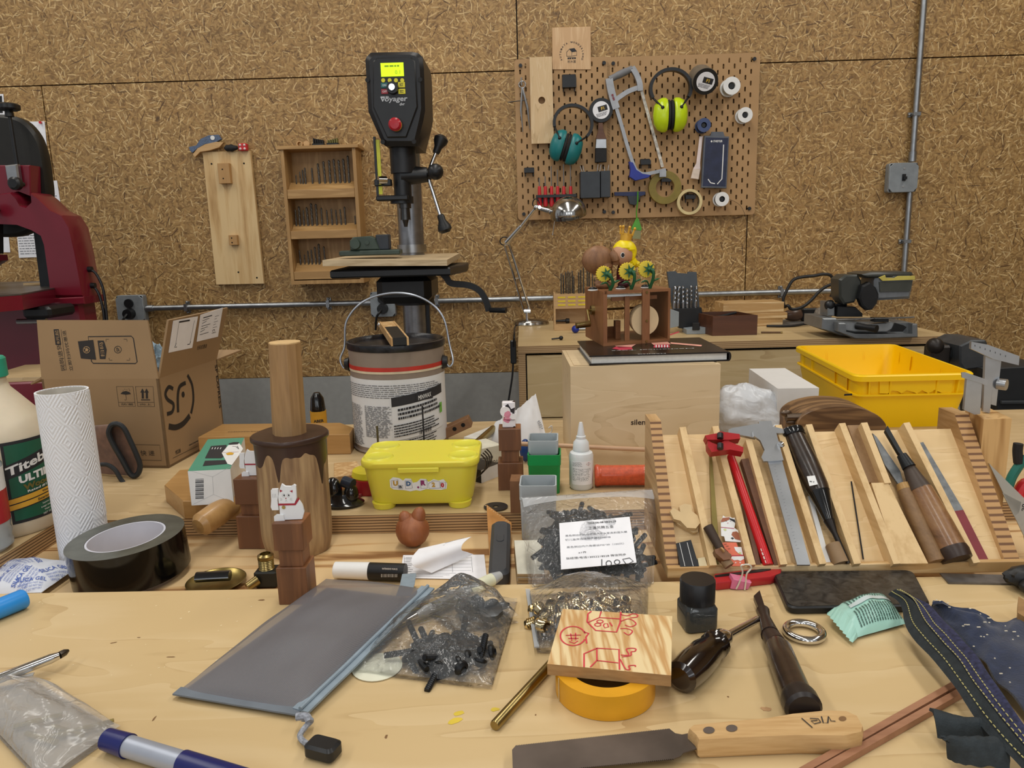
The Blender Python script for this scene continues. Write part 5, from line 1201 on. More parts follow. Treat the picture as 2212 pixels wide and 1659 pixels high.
g=G();g.sph((.003,.001,hz+.002),.0215,.0205,.0215,28,18,fn=lambda d:(1.0 if d.z>-.15+.5*max(0,-d.x)+.3*max(0,-d.y-.2)or d.x>.45 else .80));g.tube(smooth([(.012,-.008,hz-.012),(.018,-.008,hz-.020),(.028,-.006,hz-.017)],5),[.008]*5+[.006]*4+[.002]*2,10);g.build('hair',mat('hair_yellow','ecd40f',.4,vary=.03),fg)
g=G();g.T=T(-.010,-.0188,hz-.003)@XZ;g.prism([(a_*.8,b_)for a_,b_ in circ(.0048,16)],0,.0006,0);g.prism([(a_*.8,b_)for a_,b_ in circ(.0038,16)],.0006,.001,1);g.build('eye',[M_white,M_ink],fg)
g=G(T(.004,0,hz+.019)@RY(12));g.lathe([(.009,0),(.011,.014),(.0095,.014),(.0075,0)],20)
for i in range(7):a_=2*PI*i/7;p0=Vector((.0105*math.cos(a_),.0105*math.sin(a_),.012));p1=p0*1.25+Vector((0,0,.009));g.cyl(p0,p1,.0022,.0012,6);g.sph(p1,.0026,n=8,k=6)
g.build('crown',mat('crown_gold','d8a63c',.35,.3),fg)
g=G();g.lathe([(.012,0.012),(.011,.03),(.008,hz-.018),(0,hz-.016)],18);g.build('dress',mat('doll_dress','5c1626',.6),fg)
g=G();g.sph((0,-.004,.006),.012,.009,.006);g.build('shoes',mat('doll_shoe','431522',.4),fg)
for X,Y in((655,785),(985,748),(1285,748)):
 g=G();g.sph((0,0,.003),.0075,.006,.0035,m=0);g.sph((0,0,.001),.009,.007,.002,m=1);o_=g.build('small_bird',[M_black,M_white],t);o_.location=(fx(X),dA*.25,hA)
 # --- yellow box with sticker
o=P(908,1103);k=mpp(o);hB=Hh(o,1003);M_yel=mat('translucent_yellow','e0d446',.35,vary=.02,vs=5,sss=.15)
w1=262*k*.985;w0=226*k*.99;zt_=o.z+hB
dB=(W(797,950,2)and(P(900,950,zt_+.004).y-P(900,998,zt_+.004).y));
t,gg=wt('snack_box','translucent yellow lidded box with letter sticker on short feet','box',o)
def loft(g,secs,m=0,caps=True):
 n_=len(secs[0]);vs=[p_ for s_ in secs for p_ in s_];fs=[(q*n_+i,q*n_+(i+1)%n_,(q+1)*n_+(i+1)%n_,(q+1)*n_+i)for q in range(len(secs)-1)for i in range(n_)]
 if caps:fs+=[tuple(range(n_-1,-1,-1)),tuple((len(secs)-1)*n_+i for i in range(n_))]
 g.add(vs,fs,m)
def rsec(w_,d_,r_,z_,cy=0,cx=0):return[(a_+cx,b_+cy,z_)for a_,b_ in rr(w_,d_,r_,6)]
cy=dB/2
g=G();loft(g,[rsec(w0*.96,dB*.80,.02,.006,cy),rsec(w0,dB*.86,.022,.010,cy),rsec(w1*.955,dB*.94,.02,hB-.006,cy)]);g.build('tub',M_yel,t)
for sx in(-1,1):
 for y_ in(cy-dB*.32,cy+dB*.32):g=G(T(sx*w0*.37,y_,0));g.lathe([(0,0),(.015,0),(.017,.008),(0,.008)],24);g.build('foot',M_yel,t)
g=G();loft(g,[rsec(w1*.99,dB*.98,.02,hB-.0055,cy),rsec(w1,dB,.022,hB-.004,cy),rsec(w1,dB,.022,hB+.001,cy),rsec(w1*.985,dB*.97,.02,hB+.003,cy)]);g.bb(-.028,.028,-.001,.004,hB-.012,hB-.005,0,.001)
for sx in(-1,1):
 for y_ in(cy-dB*.24,cy+dB*.24):g.T=T(sx*w1*.36,y_,hB+.003);g.lathe([(.021,0),(.019,.0018),(.017,.0006),(0,.0005)],28)
g.build('lid',M_yel,t)
yf=lambda z_:cy-(dB*.86+(dB*.08)*(z_-.014)/(hB-.02))/2
Fs=Face(o+Vector((-w0/2,yf(.014),.014)),o+Vector((w0/2,yf(.014),.014)),o+Vector((-w0/2,yf(hB-.006),hB-.006)))
g=gg();Zs=Zf(720,620,.3135)
ol=[(388,1330),(410,1312),(455,1318),(480,1335),(495,1320),(535,1322),(548,1350),(575,1345),(600,1322),(640,1325),(655,1345),(690,1325),(725,1335),(760,1325),(785,1355),(780,1390),(740,1398),(690,1395),(640,1392),(600,1405),(570,1400),(530,1408),(490,1400),(450,1398),(415,1395),(392,1380)]
fpoly(g,Fs,Zs(ol),0,h=.0012,th=.0008)
for s_,x,y,hp,m_ in(('U',428,1353,12,1),('n',463,1378,6,2),('D',518,1355,11,3),('e',585,1380,5,4),('R',620,1350,12,4),('2',690,1362,11,1),('0',752,1365,11,5)):
 a=Zs([(x,y)])[0];ftext(g,Fs,s_,a[0],a[1],hp,None,m=m_,bold=.06,h=.0016)
for bx_ in([(398,1335),(445,1328),(448,1385),(404,1382)],[(495,1335),(535,1330),(545,1385),(498,1390)],[(600,1335),(645,1330),(648,1385),(604,1388)],[(655,1355),(690,1335),(730,1340),(735,1385),(660,1388)],[(740,1345),(775,1345),(772,1388),(738,1385)],[(452,1366),(478,1366),(478,1392),(452,1392)]):fstroke(g,Fs,Zs(bx_),.7,2,h=.0014,closed=True)
tag(g.build('sticker',[M_white,mat('st_gold','bd9434',.5,vary=0),M_ink,mat('st_blue','3d5f86',.5,vary=0),mat('st_plum','8a2d63',.5,vary=0),mat('st_red','b52d35',.5,vary=0)],t,smooth=False),'white letter sticker',None)
# --- yellow crate
z_=BZ;p0=P(1862,934);hC=Hh(p0,812);zr=p0.z+hC
q=[P(1848,812,zr),P(2112,806,zr),P(1931,742,zr),P(1715,746,zr)]
o=(q[0]+q[1]+q[2]+q[3])/4;o.z=BZ;t,gg=wt('storage_crate','bright yellow plastic crate with wavy label ledge','crate',o)
M_cr=mat('crate_yellow','f2c500',.38,vary=.02,vs=4)
def lerpq(s_,z):c=o.copy();c.z=z;return[Vector((c.x+(p_.x-c.x)*s_,c.y+(p_.y-c.y)*s_,z))for p_ in q]
def rq(pts,r_=.06,n_=5):
 out=[];k_=len(pts)
 for i in range(k_):
  p_=pts[i];a=pts[i-1];b_=pts[(i+1)%k_];d1=p_+(a-p_).normalized()*r_;d2=p_+(b_-p_).normalized()*r_
  for j in range(n_+1):t_=j/n_;out.append(d1*(1-t_)**2+p_*2*t_*(1-t_)+d2*t_*t_)
 return out
S=[(.80,0),(.84,0),(.855,.012),(.93,hC-.045),(.93,hC-.040),(.975,hC-.039),(.975,hC-.036),(.935,hC-.036),(.94,hC-.012),(1.0,hC-.011),(1.0,hC-.002),(.985,hC),(.945,hC),(.935,hC-.008),(.925,hC-.03),(.835,.012),(.8,.004)]
g=gg();secs=[rq(lerpq(s_,BZ+h_),.022 if s_>.9 else .018)for s_,h_ in S];loft(g,secs,caps=False);g.add(secs[0],[tuple(range(len(secs[0])-1,-1,-1))]);g.add(secs[-1],[tuple(range(len(secs[0])))]);g.build('shell',M_cr,t,ang=25)
g=gg()
for i in range(4):
 a=q[i];b_=q[(i+1)%4]
 for f_ in(.12,.3,.7,.88):
  p_=a+(b_-a)*f_;c=o.copy();c.z=zr;top=c+(p_-c)*.975;top.z=zr-.011;bot=c+(p_-c)*.955;bot.z=zr-.04;inn=(o-p_);inn.z=0;dr=(b_-a).normalized()*.0015;w_=Vector((inn.x,inn.y,0)).normalized()*.008
  g=gg();g.add([top-dr,top+dr,bot+dr,bot-dr,top-dr+w_,top+dr+w_,bot+dr+w_,bot-dr+w_],[(0,1,2,3),(0,3,7,4),(1,5,6,2),(3,2,6,7)]);g.build('rib',M_cr,t,smooth=False)
a,b_=[o+(p_-o)*.93 for p_ in(q[0],q[1])];a.z=b_.z=zr-.02
FW=Face(a,b_,a+up_);FW=Face(a,b_,a+up_,.004)
g=gg();Zy=Zf(1612,520,.27726)
wv=[(1040,1060),(1040,1190),(1100,1192),(1140,1168),(1180,1172),(1210,1190),(1250,1165),(1300,1178),(1330,1192),(1370,1165),(1420,1190),(1470,1162),(1520,1185),(1600,1188),(1610,1060)]
fpoly(g,FW,Zy(wv),0,h=.001,th=.006);g.build('label_ledge',M_cr,t,smooth=False)
for sx in(0,1):
 p_=o+(q[sx]-o)*.8;g=gg();g.cyl(Vector((p_.x,p_.y,BZ)),Vector((p_.x,p_.y,BZ+.03)),.012,None,16);g.build('corner_foot',M_cr,t)
g=gg();p_=FW.q(1832,852,-.01);
g.add([FW.q(1824,851),FW.q(1841,850),FW.q(1841,854),FW.q(1823,855)],[(0,1,2,3)]);g.build('black_latch',M_black,t)
# --- white box, plastic bag
a=P(1681,966);hW=Hh(a,839);zt_=a.z+hW;b_=P(1768.6,837.5,zt_);c=P(1619,796,zt_);a2=P(1681,839,zt_)
t,gg=wt('white_carton','plain white box beside the yellow crate','box',a)
u=b_-a2;v=c-a2;u.z=v.z=0
g=gg();pbox(g,Vector((a2.x,a2.y,BZ)),u,v,hW*.30,0);g.build('lower_part',mat('white_card','d9d8d6',.5,vary=.01),t,smooth=False)
g=gg();pbox(g,Vector((a2.x,a2.y,BZ))-u.normalized()*.0006,u+u.normalized()*.0012,v,hW*.69,0,z0=hW*.31);g.build('upper_part',mat('white_card','d9d8d6',.5),t,smooth=False)
o=P(1606,960);kk=mpp(o);g=G();nb=crumple(0,1,1,1,7,.16,2.0)
g.sph((0,0,62*kk),76*kk,.05,66*kk,64,44,fn=nb);p_=[]
for i in range(30):pass
g.tube(smooth([(.035,-.02,.05),(.03,-.045,.03),(.01,-.05,.015),(-.02,-.045,.012)],6),[.016]*4+[.02]*6+[.012]*9,14,flat=.5)
solo('plastic_bag',g,film('white_film','d7dade',.93,.3,25,1.0),'crumpled translucent white plastic bag beside the plywood box','bag',o+Vector((0,.01,0)))
Zr=Zf(1370,850,.38065);o=W(1810,930,1.03);ya=o.y;o.z=BZ
t,gg=wt('arched_clamp_block','arched brown wooden block with wing nut behind the tool rack','block',o)
ar=[(925,215),(930,155),(985,110),(1080,82),(1180,74),(1290,86),(1380,122),(1430,175),(1430,215)]
ar=[(p_.x,p_.y)for p_ in smooth([(a,b_,0)for a,b_ in Zr(ar)],5)]
pl_=[((W(a,b_,ya)-o).x,(W(a,b_,ya)-o).z)for a,b_ in ar];zmin=0;pl_=[(pl_[0][0],zmin)]+pl_+[(pl_[-1][0],zmin)]
g=G(XZ);g.prism(pl_,-.075,0,0,bev=.0015);g.build('arch',wood('arch_walnut','5e452f','8a6a48','x',.9,.4,ring=4),t)
w_=W(1716,901,ya+.01)-o;g=G();g.cyl(w_+Vector((-.012,0,0)),w_+Vector((.015,0,0)),.006,None,12);g.sph(w_+Vector((-.012,0,.006)),.008,.003,.005);g.sph(w_+Vector((-.004,0,-.008)),.008,.003,.005);g.build('wing_nut',mat('antique_brass','6b5d50',.35,.9),t)
# --- left end of the bench
o=P(22,1133);k=mpp(o);hj=Hh(o,772);rj=105*k
t,gg=wt('glue_bottle','large cream wood glue jug with green cap and green label','bottle',o)
g=G();pr=[(0,0),(rj*.93,0),(rj*.99,.006),(rj,.02),(rj,hj*.50),(rj*.96,hj*.58),(rj*.82,hj*.66),(rj*.52,hj*.77),(rj*.38,hj*.82),(rj*.335,hj*.86),(rj*.335,hj*.9)]
g.lathe(pr,56,sq=lambda a:1);g.build('jug',mat('cream_plastic','d3c6ae',.4,vary=.02,sss=.1),t)
g=G();g.lathe([(rj*.36,hj*.885),(rj*.385,hj*.89),(rj*.38,hj*.99),(rj*.35,hj),(0,hj)],40,sq=lambda a:1+.012*math.cos(a*36));g.build('cap',mat('cap_green','2a9479',.4),t)
g=G();fj=lambda rr_,a0=-82:(lambda x,y:Vector((rr_*math.cos(R(a0)+x/rr_),rr_*math.sin(R(a0)+x/rr_),y)))
lw_=rj*1.15;z0=hj*.10;z1=hj*.535
g.grid(lambda u_,v_:fj(rj*1.004,-16)(lw_*(u_-.5)*1.06,z0-.004+(z1-z0+.008)*v_),20,1,1,.0004);g.grid(lambda u_,v_:fj(rj*1.009,-16)(lw_*(u_-.5)*.98,z0+(z1-z0)*v_),20,1,0,.0004)
ff=lambda x,y:fj(rj*1.022,-16)(x,y)
def band(x0,x1,y0,y1,m_,rr_,sl=0):g.grid(lambda u_,v_:fj(rj*rr_,-16)(x0+(x1-x0)*u_,y0+(y1-y0)*v_+sl*(x0+(x1-x0)*u_)),16,1,m_,.0003)
band(-lw_*.62,lw_*.5,hj*.385,hj*.465,1,1.014,.25);g.text('Titebond',hj*.052,None,2,bold=.03,w=lw_*1.15,fn=lambda x,y:ff(x+lw_*.05,hj*.428+y+.25*(x+lw_*.05)))
g.text('ULTIMATE',hj*.045,None,2,bold=.05,w=lw_*.95,fn=lambda x,y:ff(x+lw_*.12,hj*.345+y+.1*x));g.text('Wood Glue',hj*.036,None,3,bold=.05,w=lw_*.85,fn=lambda x,y:ff(x+lw_*.12,hj*.295+y+.1*x));g.text('Rated #1 By Pros',hj*.017,None,2,bold=.02,w=lw_*.7,fn=lambda x,y:ff(x+lw_*.1,hj*.265+y+.1*x))
band(-lw_*.6,lw_*.5,hj*.175,hj*.25,1,1.013,.1)
for i,s_ in enumerate(('Waterproof','Exterior/Interior')):zz0_=hj*(.217-.035*i);band(-lw_*.57,lw_*.48,zz0_,zz0_+hj*.028,4,1.018,.1);g.text(s_,hj*.016,None,1,bold=.02,fn=lambda x,y,z_=zz0_:ff(x+lw_*.12,z_+hj*.014+y+.1*(x+lw_*.12)))
for i,s_ in enumerate(('Superior strength','Longer assembly time','Water cleanup')):g.text(s_,hj*.012,None,2,bold=.01,fn=lambda x,y,i=i:ff(x+lw_*.1,hj*(.165-.02*i)+y+.1*x))
g.text('NET 32 FL OZ',hj*.011,None,2,fn=lambda x,y:ff(x+lw_*.1,hj*.105+y+.1*x))
g.build('label',[mat('label_green','1e5a43',.4,vary=.03),M_ink,M_white,mat('label_olive','6d6230',.5,vary=0),mat('label_amber','dba637',.5,vary=0)],t,smooth=False)
o=P(-38,1190);k=mpp(o);rb=60*k;hb=Hh(o,930)
t,gg=wt('water_bottle','clear water bottle with red and white label cut by the left edge','bottle',o)
g=G();g.lathe([(0,0),(rb*.8,0),(rb,.006)]+[(rb*(1-.04*(i%2)),.01+i*.006)for i in range(6)]+[(rb,.05),(rb,hb*.7),(rb*.5,hb*.9),(rb*.3,hb*.93),(0,hb*.93)],32);g.build('bottle',film('clear_pet','c9d2d4',.45,.08,20,.3),t)
g=G();fb_=lambda x,y:Vector((rb*1.015*math.cos(R(-35)+x/rb),rb*1.015*math.sin(R(-35)+x/rb),y))
g.ring(rb*1.004,rb*.99,hb*.24,hb*.5,40,0);g.ring(rb*1.004,rb*.99,hb*.5,hb*.68,40,1)
for i,(s_,z_,c_)in enumerate((('山泉',.42,2),('SPRING',.345,2),('含量550ml',.285,2))):g.text(s_,[.013,.006,.005][i],None,c_,bold=.03,fn=lambda x,y,z_=z_:fb_(x,hb*z_+y))
g.build('label',[mat('label_red','a91f26',.4,vary=.02),M_white,M_white],t,smooth=False)
o=P(186,1203,TZ);k=mpp(o);rt=49*k;ht=Hh(o,843)
t,gg=wt('paper_towel_roll','tall white embossed paper towel roll standing in the tray','paper towel',o)
mt,tt,bt=nt('embossed_tissue');bt.inputs['Base Color'].default_value=lin('e9ebf0');bt.inputs['Roughness'].default_value=.9
tc=N(tt,'ShaderNodeTexCoord');sp=N(tt,'ShaderNodeSeparateXYZ');L(tt,tc.outputs['Object'],sp.inputs[0])
def mth(op,a,b_=None,**k_):
 n_=N(tt,'ShaderNodeMath',operation=op)
 for i,v_ in enumerate((a,b_)):
  if v_ is None:continue
  if isinstance(v_,(int,float)):n_.inputs[i].default_value=v_
  else:L(tt,v_,n_.inputs[i])
 return n_.outputs[0]
an=mth('MULTIPLY',mth('ARCTAN2',sp.outputs[1],sp.outputs[0]),6.0/(2*PI)*1.0);zv=mth('MULTIPLY',sp.outputs[2],1/.045)
d1=mth('ABSOLUTE',mth('SUBTRACT',mth('FRACT',an),.5));d2=mth('ABSOLUTE',mth('SUBTRACT',mth('FRACT',mth('ADD',zv,.5)),.5))
ds=mth('SINE',mth('MULTIPLY',mth('ADD',d1,d2),44));dt=mth('SINE',mth('MULTIPLY',mth('SUBTRACT',d1,d2),120))
hh_=mth('ADD',ds,mth('MULTIPLY',mth('MULTIPLY',ds,dt),.5));bump(tt,bt,hh_,.55,.0009)
g=G();g.ring(rt,rt*.93,0,ht,64,mi=(0,0));g.build('roll',mt,t);g=G();g.ring(rt*.925,rt*.90,.001,ht-.001,40);g.build('core',mat('pale_card_core','c9c3b8',.8),t)
g=G();f_=lambda u_,v_:Vector((rt*(1.012+.04*max(0,u_-.5))*math.cos(R(-40+62*u_)),rt*(1.012+.04*max(0,u_-.5))*math.sin(R(-40+62*u_)),ht*(.25+.74*v_)));g.grid(f_,16,2,0,.0006);g.build('loose_sheet',mt,t)
o=P(289,1243,TZ);k=mpp(o);rp=116*k;hp=.046
t=thing('packing_tape','wide glossy black packing tape roll with pale core','tape',o,rot=(2,-3,0));t.location.z+=.0055
g=G();g.ring(rp,rp*.68,0,hp,72,mi=(1,1));g.build('tape',[mat('black_tape_gloss','0a0a0a',.12,vary=0),mat('tape_edge_grey','54564f',.25,vary=.1)],t)
g=G();g.ring(rp*.675,rp*.64,.0,hp*.99,60);g.build('core',mat('pale_core','c4c5d0',.7,vary=.02),t)
o=P(255,1035);k=mpp(o);t,gg=wt('leather_pouch','brown suede pouch with black trim leaning on the carton','pouch',o)
A=P(185,1040);M_sue=mat('brown_suede','6a4b3a',.85,vary=.15,vs=60,bmp=.2,sheen=.3)
Zg=Zf(0,640,.25316)
op=smooth([(a,b_,0)for a,b_ in Zg([(935,1130),(960,1095),(1010,1092),(1060,1130),(1110,1230),(1160,1340),(1195,1440),(1180,1510),(1140,1535),(1100,1500),(1040,1390),(970,1270),(930,1180)])],4,True)
ri=[W(p_.x,p_.y,o.y-.005+(p_.x-240)/300*.03)for p_ in op];dvec=Vector((-.085,.03,-.012))
lb=[p_*0.8+Vector((sum(q.x for q in ri)/len(ri),sum(q.y for q in ri)/len(ri),sum(q.z for q in ri)/len(ri)))*.2 for p_ in ri]
back=[Vector((p_.x,p_.y,max(p_.z,BZ+.006)))+dvec for p_ in lb];mid=[Vector(((a.x+b_.x)/2,(a.y+b_.y)/2,max((a.z*1.1+b_.z*.9)/2,BZ+.004)))+Vector((0,0,0))for a,b_ in zip(ri,[x+Vector((0,0,0))for x in[p_+dvec for p_ in ri]])]
ri=[Vector((p_.x,p_.y,max(p_.z,BZ+.004)))for p_ in ri]
inn=[p_+Vector((-.03,.02,0))+((ri[0]+ri[len(ri)//2])/2-p_)*.15 for p_ in ri];inn=[Vector((p_.x,p_.y,max(p_.z,BZ+.005)))for p_ in inn]
g=gg();loft(g,[inn,ri,mid,back]);g.build('pouch_body',M_sue,t);g=gg();g.tube(ri,.0042,8,closed=True);g.build('trim',mat('black_binding','1e2226',.5),t)
g=gg();cv=[W(a,b_,o.y-.012)for a,b_ in Zg([(860,1435),(920,1440),(980,1480),(1030,1560),(1060,1595)])];g.tube(smooth(cv,5),.0035,8);g.build('lower_trim',mat('black_binding','1e2226',.5),t)
o=P(75,1256,TZ);t,gg=wt('desiccant_packet','crinkled white desiccant packet with blue print in the tray','packet',o)
F=Face(P(-20,1262,TZ+.003),P(165,1245,TZ+.003),P(20,1225,TZ+.02));
cs=[P(-40,1290,TZ+.004),P(90,1285,TZ+.004),P(180,1222,TZ+.004),P(10,1212,TZ+.004)]
def pil(cs,hgt,sd=0,amp=.002,base=None):
 def f_(u_,v_):
  a=cs[0].lerp(cs[1],u_);b_=cs[3].lerp(cs[2],u_);p_=a.lerp(b_,v_);e=(1-(2*u_-1)**4)*(1-(2*v_-1)**4);s2_=math.sin(PI*u_)**.6*math.sin(PI*v_)**.6 if 0<u_<1 and 0<v_<1 else 0
  return p_+Vector((0,0,hgt*s2_+amp*noise.noise(Vector((u_*5+sd,v_*5,sd)))*max(e,.15)+amp))
 return f_
g=gg();fp_=pil(cs,.016,3,.003);g.grid(fp_,24,20,0,.0015)
def onsurf(fn_,u0,v0,su,sv,rot,h=.0007):
 c_,s_=math.cos(R(rot)),math.sin(R(rot));return lambda x,y:fn_(min(1,max(0,u0+(x*c_-y*s_)*su)),min(1,max(0,v0+(x*s_+y*c_)*sv)))+Vector((0,-h*.5,h))
for i,(u0,v0,r_)in enumerate(((.3,.35,70),(.55,.25,80),(.5,.75,-40),(.86,.55,65),(.72,.2,20),(.15,.6,70))):
 fn_=onsurf(fp_,u0,v0,1,1,r_);g.text('SILICA GEL',.075,None,1,w=.42,bold=.01,fn=fn_);
 for j in range(3):g.text('DESICCANT DO NOT EAT',.03,None,1,w=.36,fn=lambda x,y,j=j,fn_=fn_:fn_(x,y-.09-.05*j))
g.build('sachet',[mat('tyvek_white','d9dee8',.6,vary=.02),mat('blue_print','4a66b5',.6,vary=0)],t)
# --- mallet log and towers
o=P(648,1182,TZ);k=mpp(o);rl=73*k;hl=Hh(o,938)
t,gg=wt('carved_mallet','rough hewn log mallet standing upside down with glue drips','mallet',o)
M_log=wood('log_wood','5f4630','8d7050','z',.5,.6,c3='b3966c',contrast=(.3,.66),fine=.5);M_glue=mat('dark_glue','3d2a22',.35,vary=.15,vs=30)
g=G();n_,kk_=150,90
def lr(a,z):return rl*(1+.03*math.cos(5*a+1)+.05*noise.noise(Vector((math.cos(a)*1.6,math.sin(a)*1.6,z*14)))-(.10*max(0,1-z/.03)**2))
dr=lambda a:hl*(.87-.05*noise.noise(Vector((math.cos(a)*4,math.sin(a)*4,0)))-.10*max(0,math.cos(a*3+.8))**3-.24*max(0,math.cos(a*2-.6))**14-.2*max(0,math.cos(a*5+2))**10)
vs=[];
for i in range(n_):
 a=2*PI*i/n_
 for j in range(kk_+1):z=dr(a)*j/60 if j<=60 else dr(a)+(hl-dr(a))*(j-60)/(kk_-60);q=lr(a,z);vs.append((q*math.cos(a),q*math.sin(a),z))
g.add(vs,[]);
for i in range(n_):
 for j in range(kk_):
  i2=(i+1)%n_;g.f.append((i*(kk_+1)+j,i2*(kk_+1)+j,i2*(kk_+1)+j+1,i*(kk_+1)+j+1));g.mi.append(int(j>=60))
g.f.append(tuple(i*(kk_+1)for i in range(n_-1,-1,-1)));g.mi.append(0)
ct=[(1.07*lr(2*PI*i/n_,hl)*math.cos(2*PI*i/n_),1.07*lr(2*PI*i/n_,hl)*math.sin(2*PI*i/n_))for i in range(n_)];g.prism(ct,hl-.005,hl+.002,1,bev=.0015)
g.build('mallet_head',[M_log,M_glue],t,ang=60)
kt=mpp(o+up_*hl);rh=34*kt;hh2=Hh(o,741);g=G();n_=11;secs=[]
for j in range(14):z=hl+.002+(hh2-hl-.002)*j/13;secs.append([(rh*(1.05-.06*j/13)*(1+.03*noise.noise(Vector((i*.9,z*18,1))))*math.cos(2*PI*i/n_)+.003*j/13,rh*(1.05-.06*j/13)*math.sin(2*PI*i/n_),z)for i in range(n_)])
loft(g,secs);g.f[-1]=g.f[-1];g.build('mallet_handle',wood('handle_wood','8a6a44','a88559','z',.8,.6,fine=.6),t,ang=15)
g=G();g.prism([(v_[0]*.985,v_[1]*.985)for v_ in secs[-1]],hh2-.001,hh2+.0015);g.build('sawn_end',mat('sawn_end','cfae7c',.6,vary=.06,vs=100),t)
M_tw=wood('tower_walnut','643f27','905f3b','z',.9,.45,ring=1.5)
def tower(z,q,label,group='stacked walnut block towers'):
 """q: base front-left, front-right, back-right bottom corner pixels, then rows: base top, neck top, top-block top, and neck / top widths"""
 a=P(*q[0],z);b_=P(*q[1],z);c=P(*q[2],z);u=b_-a;w_=u.length;v=c-b_;d=w_;o=(a+b_)/2+Vector((-u.y,u.x,0)).normalized()*w_/2
 o.z=z;rz=math.degrees(math.atan2(u.y,u.x));t=thing('block_tower',label,'tower',o,rz,group)
 fm=(a+b_)/2;hs=[Hh(fm,y)for y in q[3]]
 z0=0
 for nm,(z1,ww)in zip(('base_block','neck_block','top_block'),zip(hs,(w_,w_*q[4],w_*q[5]))):
  g=G();g.bb(-ww/2,ww/2,-ww/2,ww/2,z0,z1,0,.0006);g.build(nm,M_tw,t);z0=z1
 return t,o,hs[-1],w_,rz
t1,o1,h1,w1_,rz1=tower(BZ,((603,1307),(667,1306),(689,1276),(1227,1190,1131),.80,1.0),'walnut block tower carrying the front white beckoning cat')
t2,o2,h2,w2_,rz2=tower(TZ,((516,1186),(578,1186),(590,1165),(1116,1091,1036),.72,.95),'walnut block tower carrying the white cat seen from behind')
t3,o3,h3,w3_,rz3=tower(BZ,((1077,1060),(1131,1059),(1140,1045),(1001,975,928),.70,.88),'walnut block tower carrying the spotted white cube figure')
M_cat=mat('cat_white','e3e5e8',.35,vary=.01);M_col=mat('collar_red','a02338',.4,vary=0)
def cat(o,s,label,back=False,rz=0):
 t=thing('cat_figurine',label,'figurine',o,rz,'white cat figurines')
 def pr(nm,pts,y0,y1,m_=None,extra=None):
  g=G(XZ);g.prism([((a-585)/300*s,(1010-b_)/300*s)for a,b_ in pts],-y1,-y0,0,bev=s*.006)
  if extra:extra(g,-y0)
  return g.build(nm,m_ or[M_cat,M_ink,M_col,mat('bell_olive','a08a4a',.4,vary=0)],t)
 pr('body',[(440,735),(735,735),(800,645),(850,730),(878,860),(830,1000),(440,1010)],0,s*.16)
 def face(g,z):
  f_=lambda pts:[((a-585)/300*s,(1010-b_)/300*s)for a,b_ in pts]
  if not back:
   for q in([(482,435),(528,465),(480,488)],[(708,450),(655,468),(702,498)]):flat(g,f_(q),z+.0003,2)
   for ex in(540,622):
    stroke(g,f_([(ex+24*math.cos(i*.5),548+32*math.sin(i*.5))for i in range(13)]),s*.008,z+.0003,1);flat(g,f_([(ex+9+13*math.cos(i*.6),545+15*math.sin(i*.6))for i in range(10)]),z+.0004,1)
   flat(g,f_([(577+11*math.cos(i*.7),600+11*math.sin(i*.7))for i in range(9)]),z+.0004,2);stroke(g,f_([(577,610),(577,640),(555,662)]),s*.008,z+.0003,1);stroke(g,f_([(577,640),(592,660)]),s*.008,z+.0003,1)
   for sx in(-1,1):
    for dy in(-1,0,1):stroke(g,f_([(577+sx*70,622+dy*12),(577+sx*110,622+dy*24)]),s*.007,z+.0003,1)
 pr('head',[(440,700),(440,570),(470,450),(520,335),(580,380),(680,385),(735,350),(770,370),(765,600),(720,700)],-s*.02,s*.14,extra=face)
 pr('collar',[(430,735),(430,700),(720,700),(790,600),(800,645),(735,735)],-s*.028,s*.165,M_col)
 pr('raised_paw',[(310,640),(320,450),(340,425),(450,422),(440,560),(420,640),(425,820),(310,820),(290,760)],-s*.04,s*.10,extra=(None if back else lambda g,z:[stroke(g,[((a-585)/300*s,(1010-b_)/300*s)for a,b_ in((345+i*28,510),(348+i*28,585))],s*.01,z+.0003,1)for i in range(3)]))
 pr('front_paw',[(340,930),(385,895),(510,905),(525,1012),(340,1018)],-s*.12,s*.02)
 if not back:g=G(XZ);g.prism([((520-585)/300*s+a,(1010-770)/300*s+b_)for a,b_ in circ(s*.11,16)],s*.028,s*.035);g.build('bell',mat('bell_olive','a08a4a',.4),t)
 else:g=G();g.tube(smooth([(.0,s*.2,s*.2),(s*.4,s*.35,s*.6),(s*.9,s*.3,s*1.2)],5),s*.09,8);g.build('tail',M_black,t)
cs_=36*mpp(o1+up_*h1)
cat(o1+Vector((0,0,h1+.0003))+Vector((-.001,-w1_*.2,0)),cs_,'white beckoning cat figurine with red collar on the front walnut tower',rz=rz1)
cat(o2+Vector((0,0,h2+.0003))+Vector((.001,-.004,0)),26*mpp(o2+up_*h2),'smaller white cat figurine turned away on the left walnut tower',True,rz=rz2)
z_=h3+.0004;k=mpp(o3+up_*h3);t=thing('spotted_figurine','white block figure with pink yellow and black blots on the right walnut tower','figurine',(o3.x,o3.y-.002,o3.z+z_),rz3)
M_spot=None
mt2,tt2,bt2=nt('blotted_white');tc=N(tt2,'ShaderNodeTexCoord');vo=N(tt2,'ShaderNodeTexVoronoi');vo.inputs['Scale'].default_value=130;L(tt2,tc.outputs['Object'],vo.inputs['Vector'])
sp_=N(tt2,'ShaderNodeSeparateColor');L(tt2,vo.outputs['Color'],sp_.inputs[0]);L(tt2,ramp(tt2,sp_.outputs[0],[(0,'e8e4e6'),(.62,'e8e4e6'),(.63,'d88aa0'),(.74,'d8c23a'),(.83,'2a2326')]),bt2.inputs['Base Color']);bt2.inputs['Roughness'].default_value=.4
tt2.nodes[-1].color_ramp.interpolation='CONSTANT'
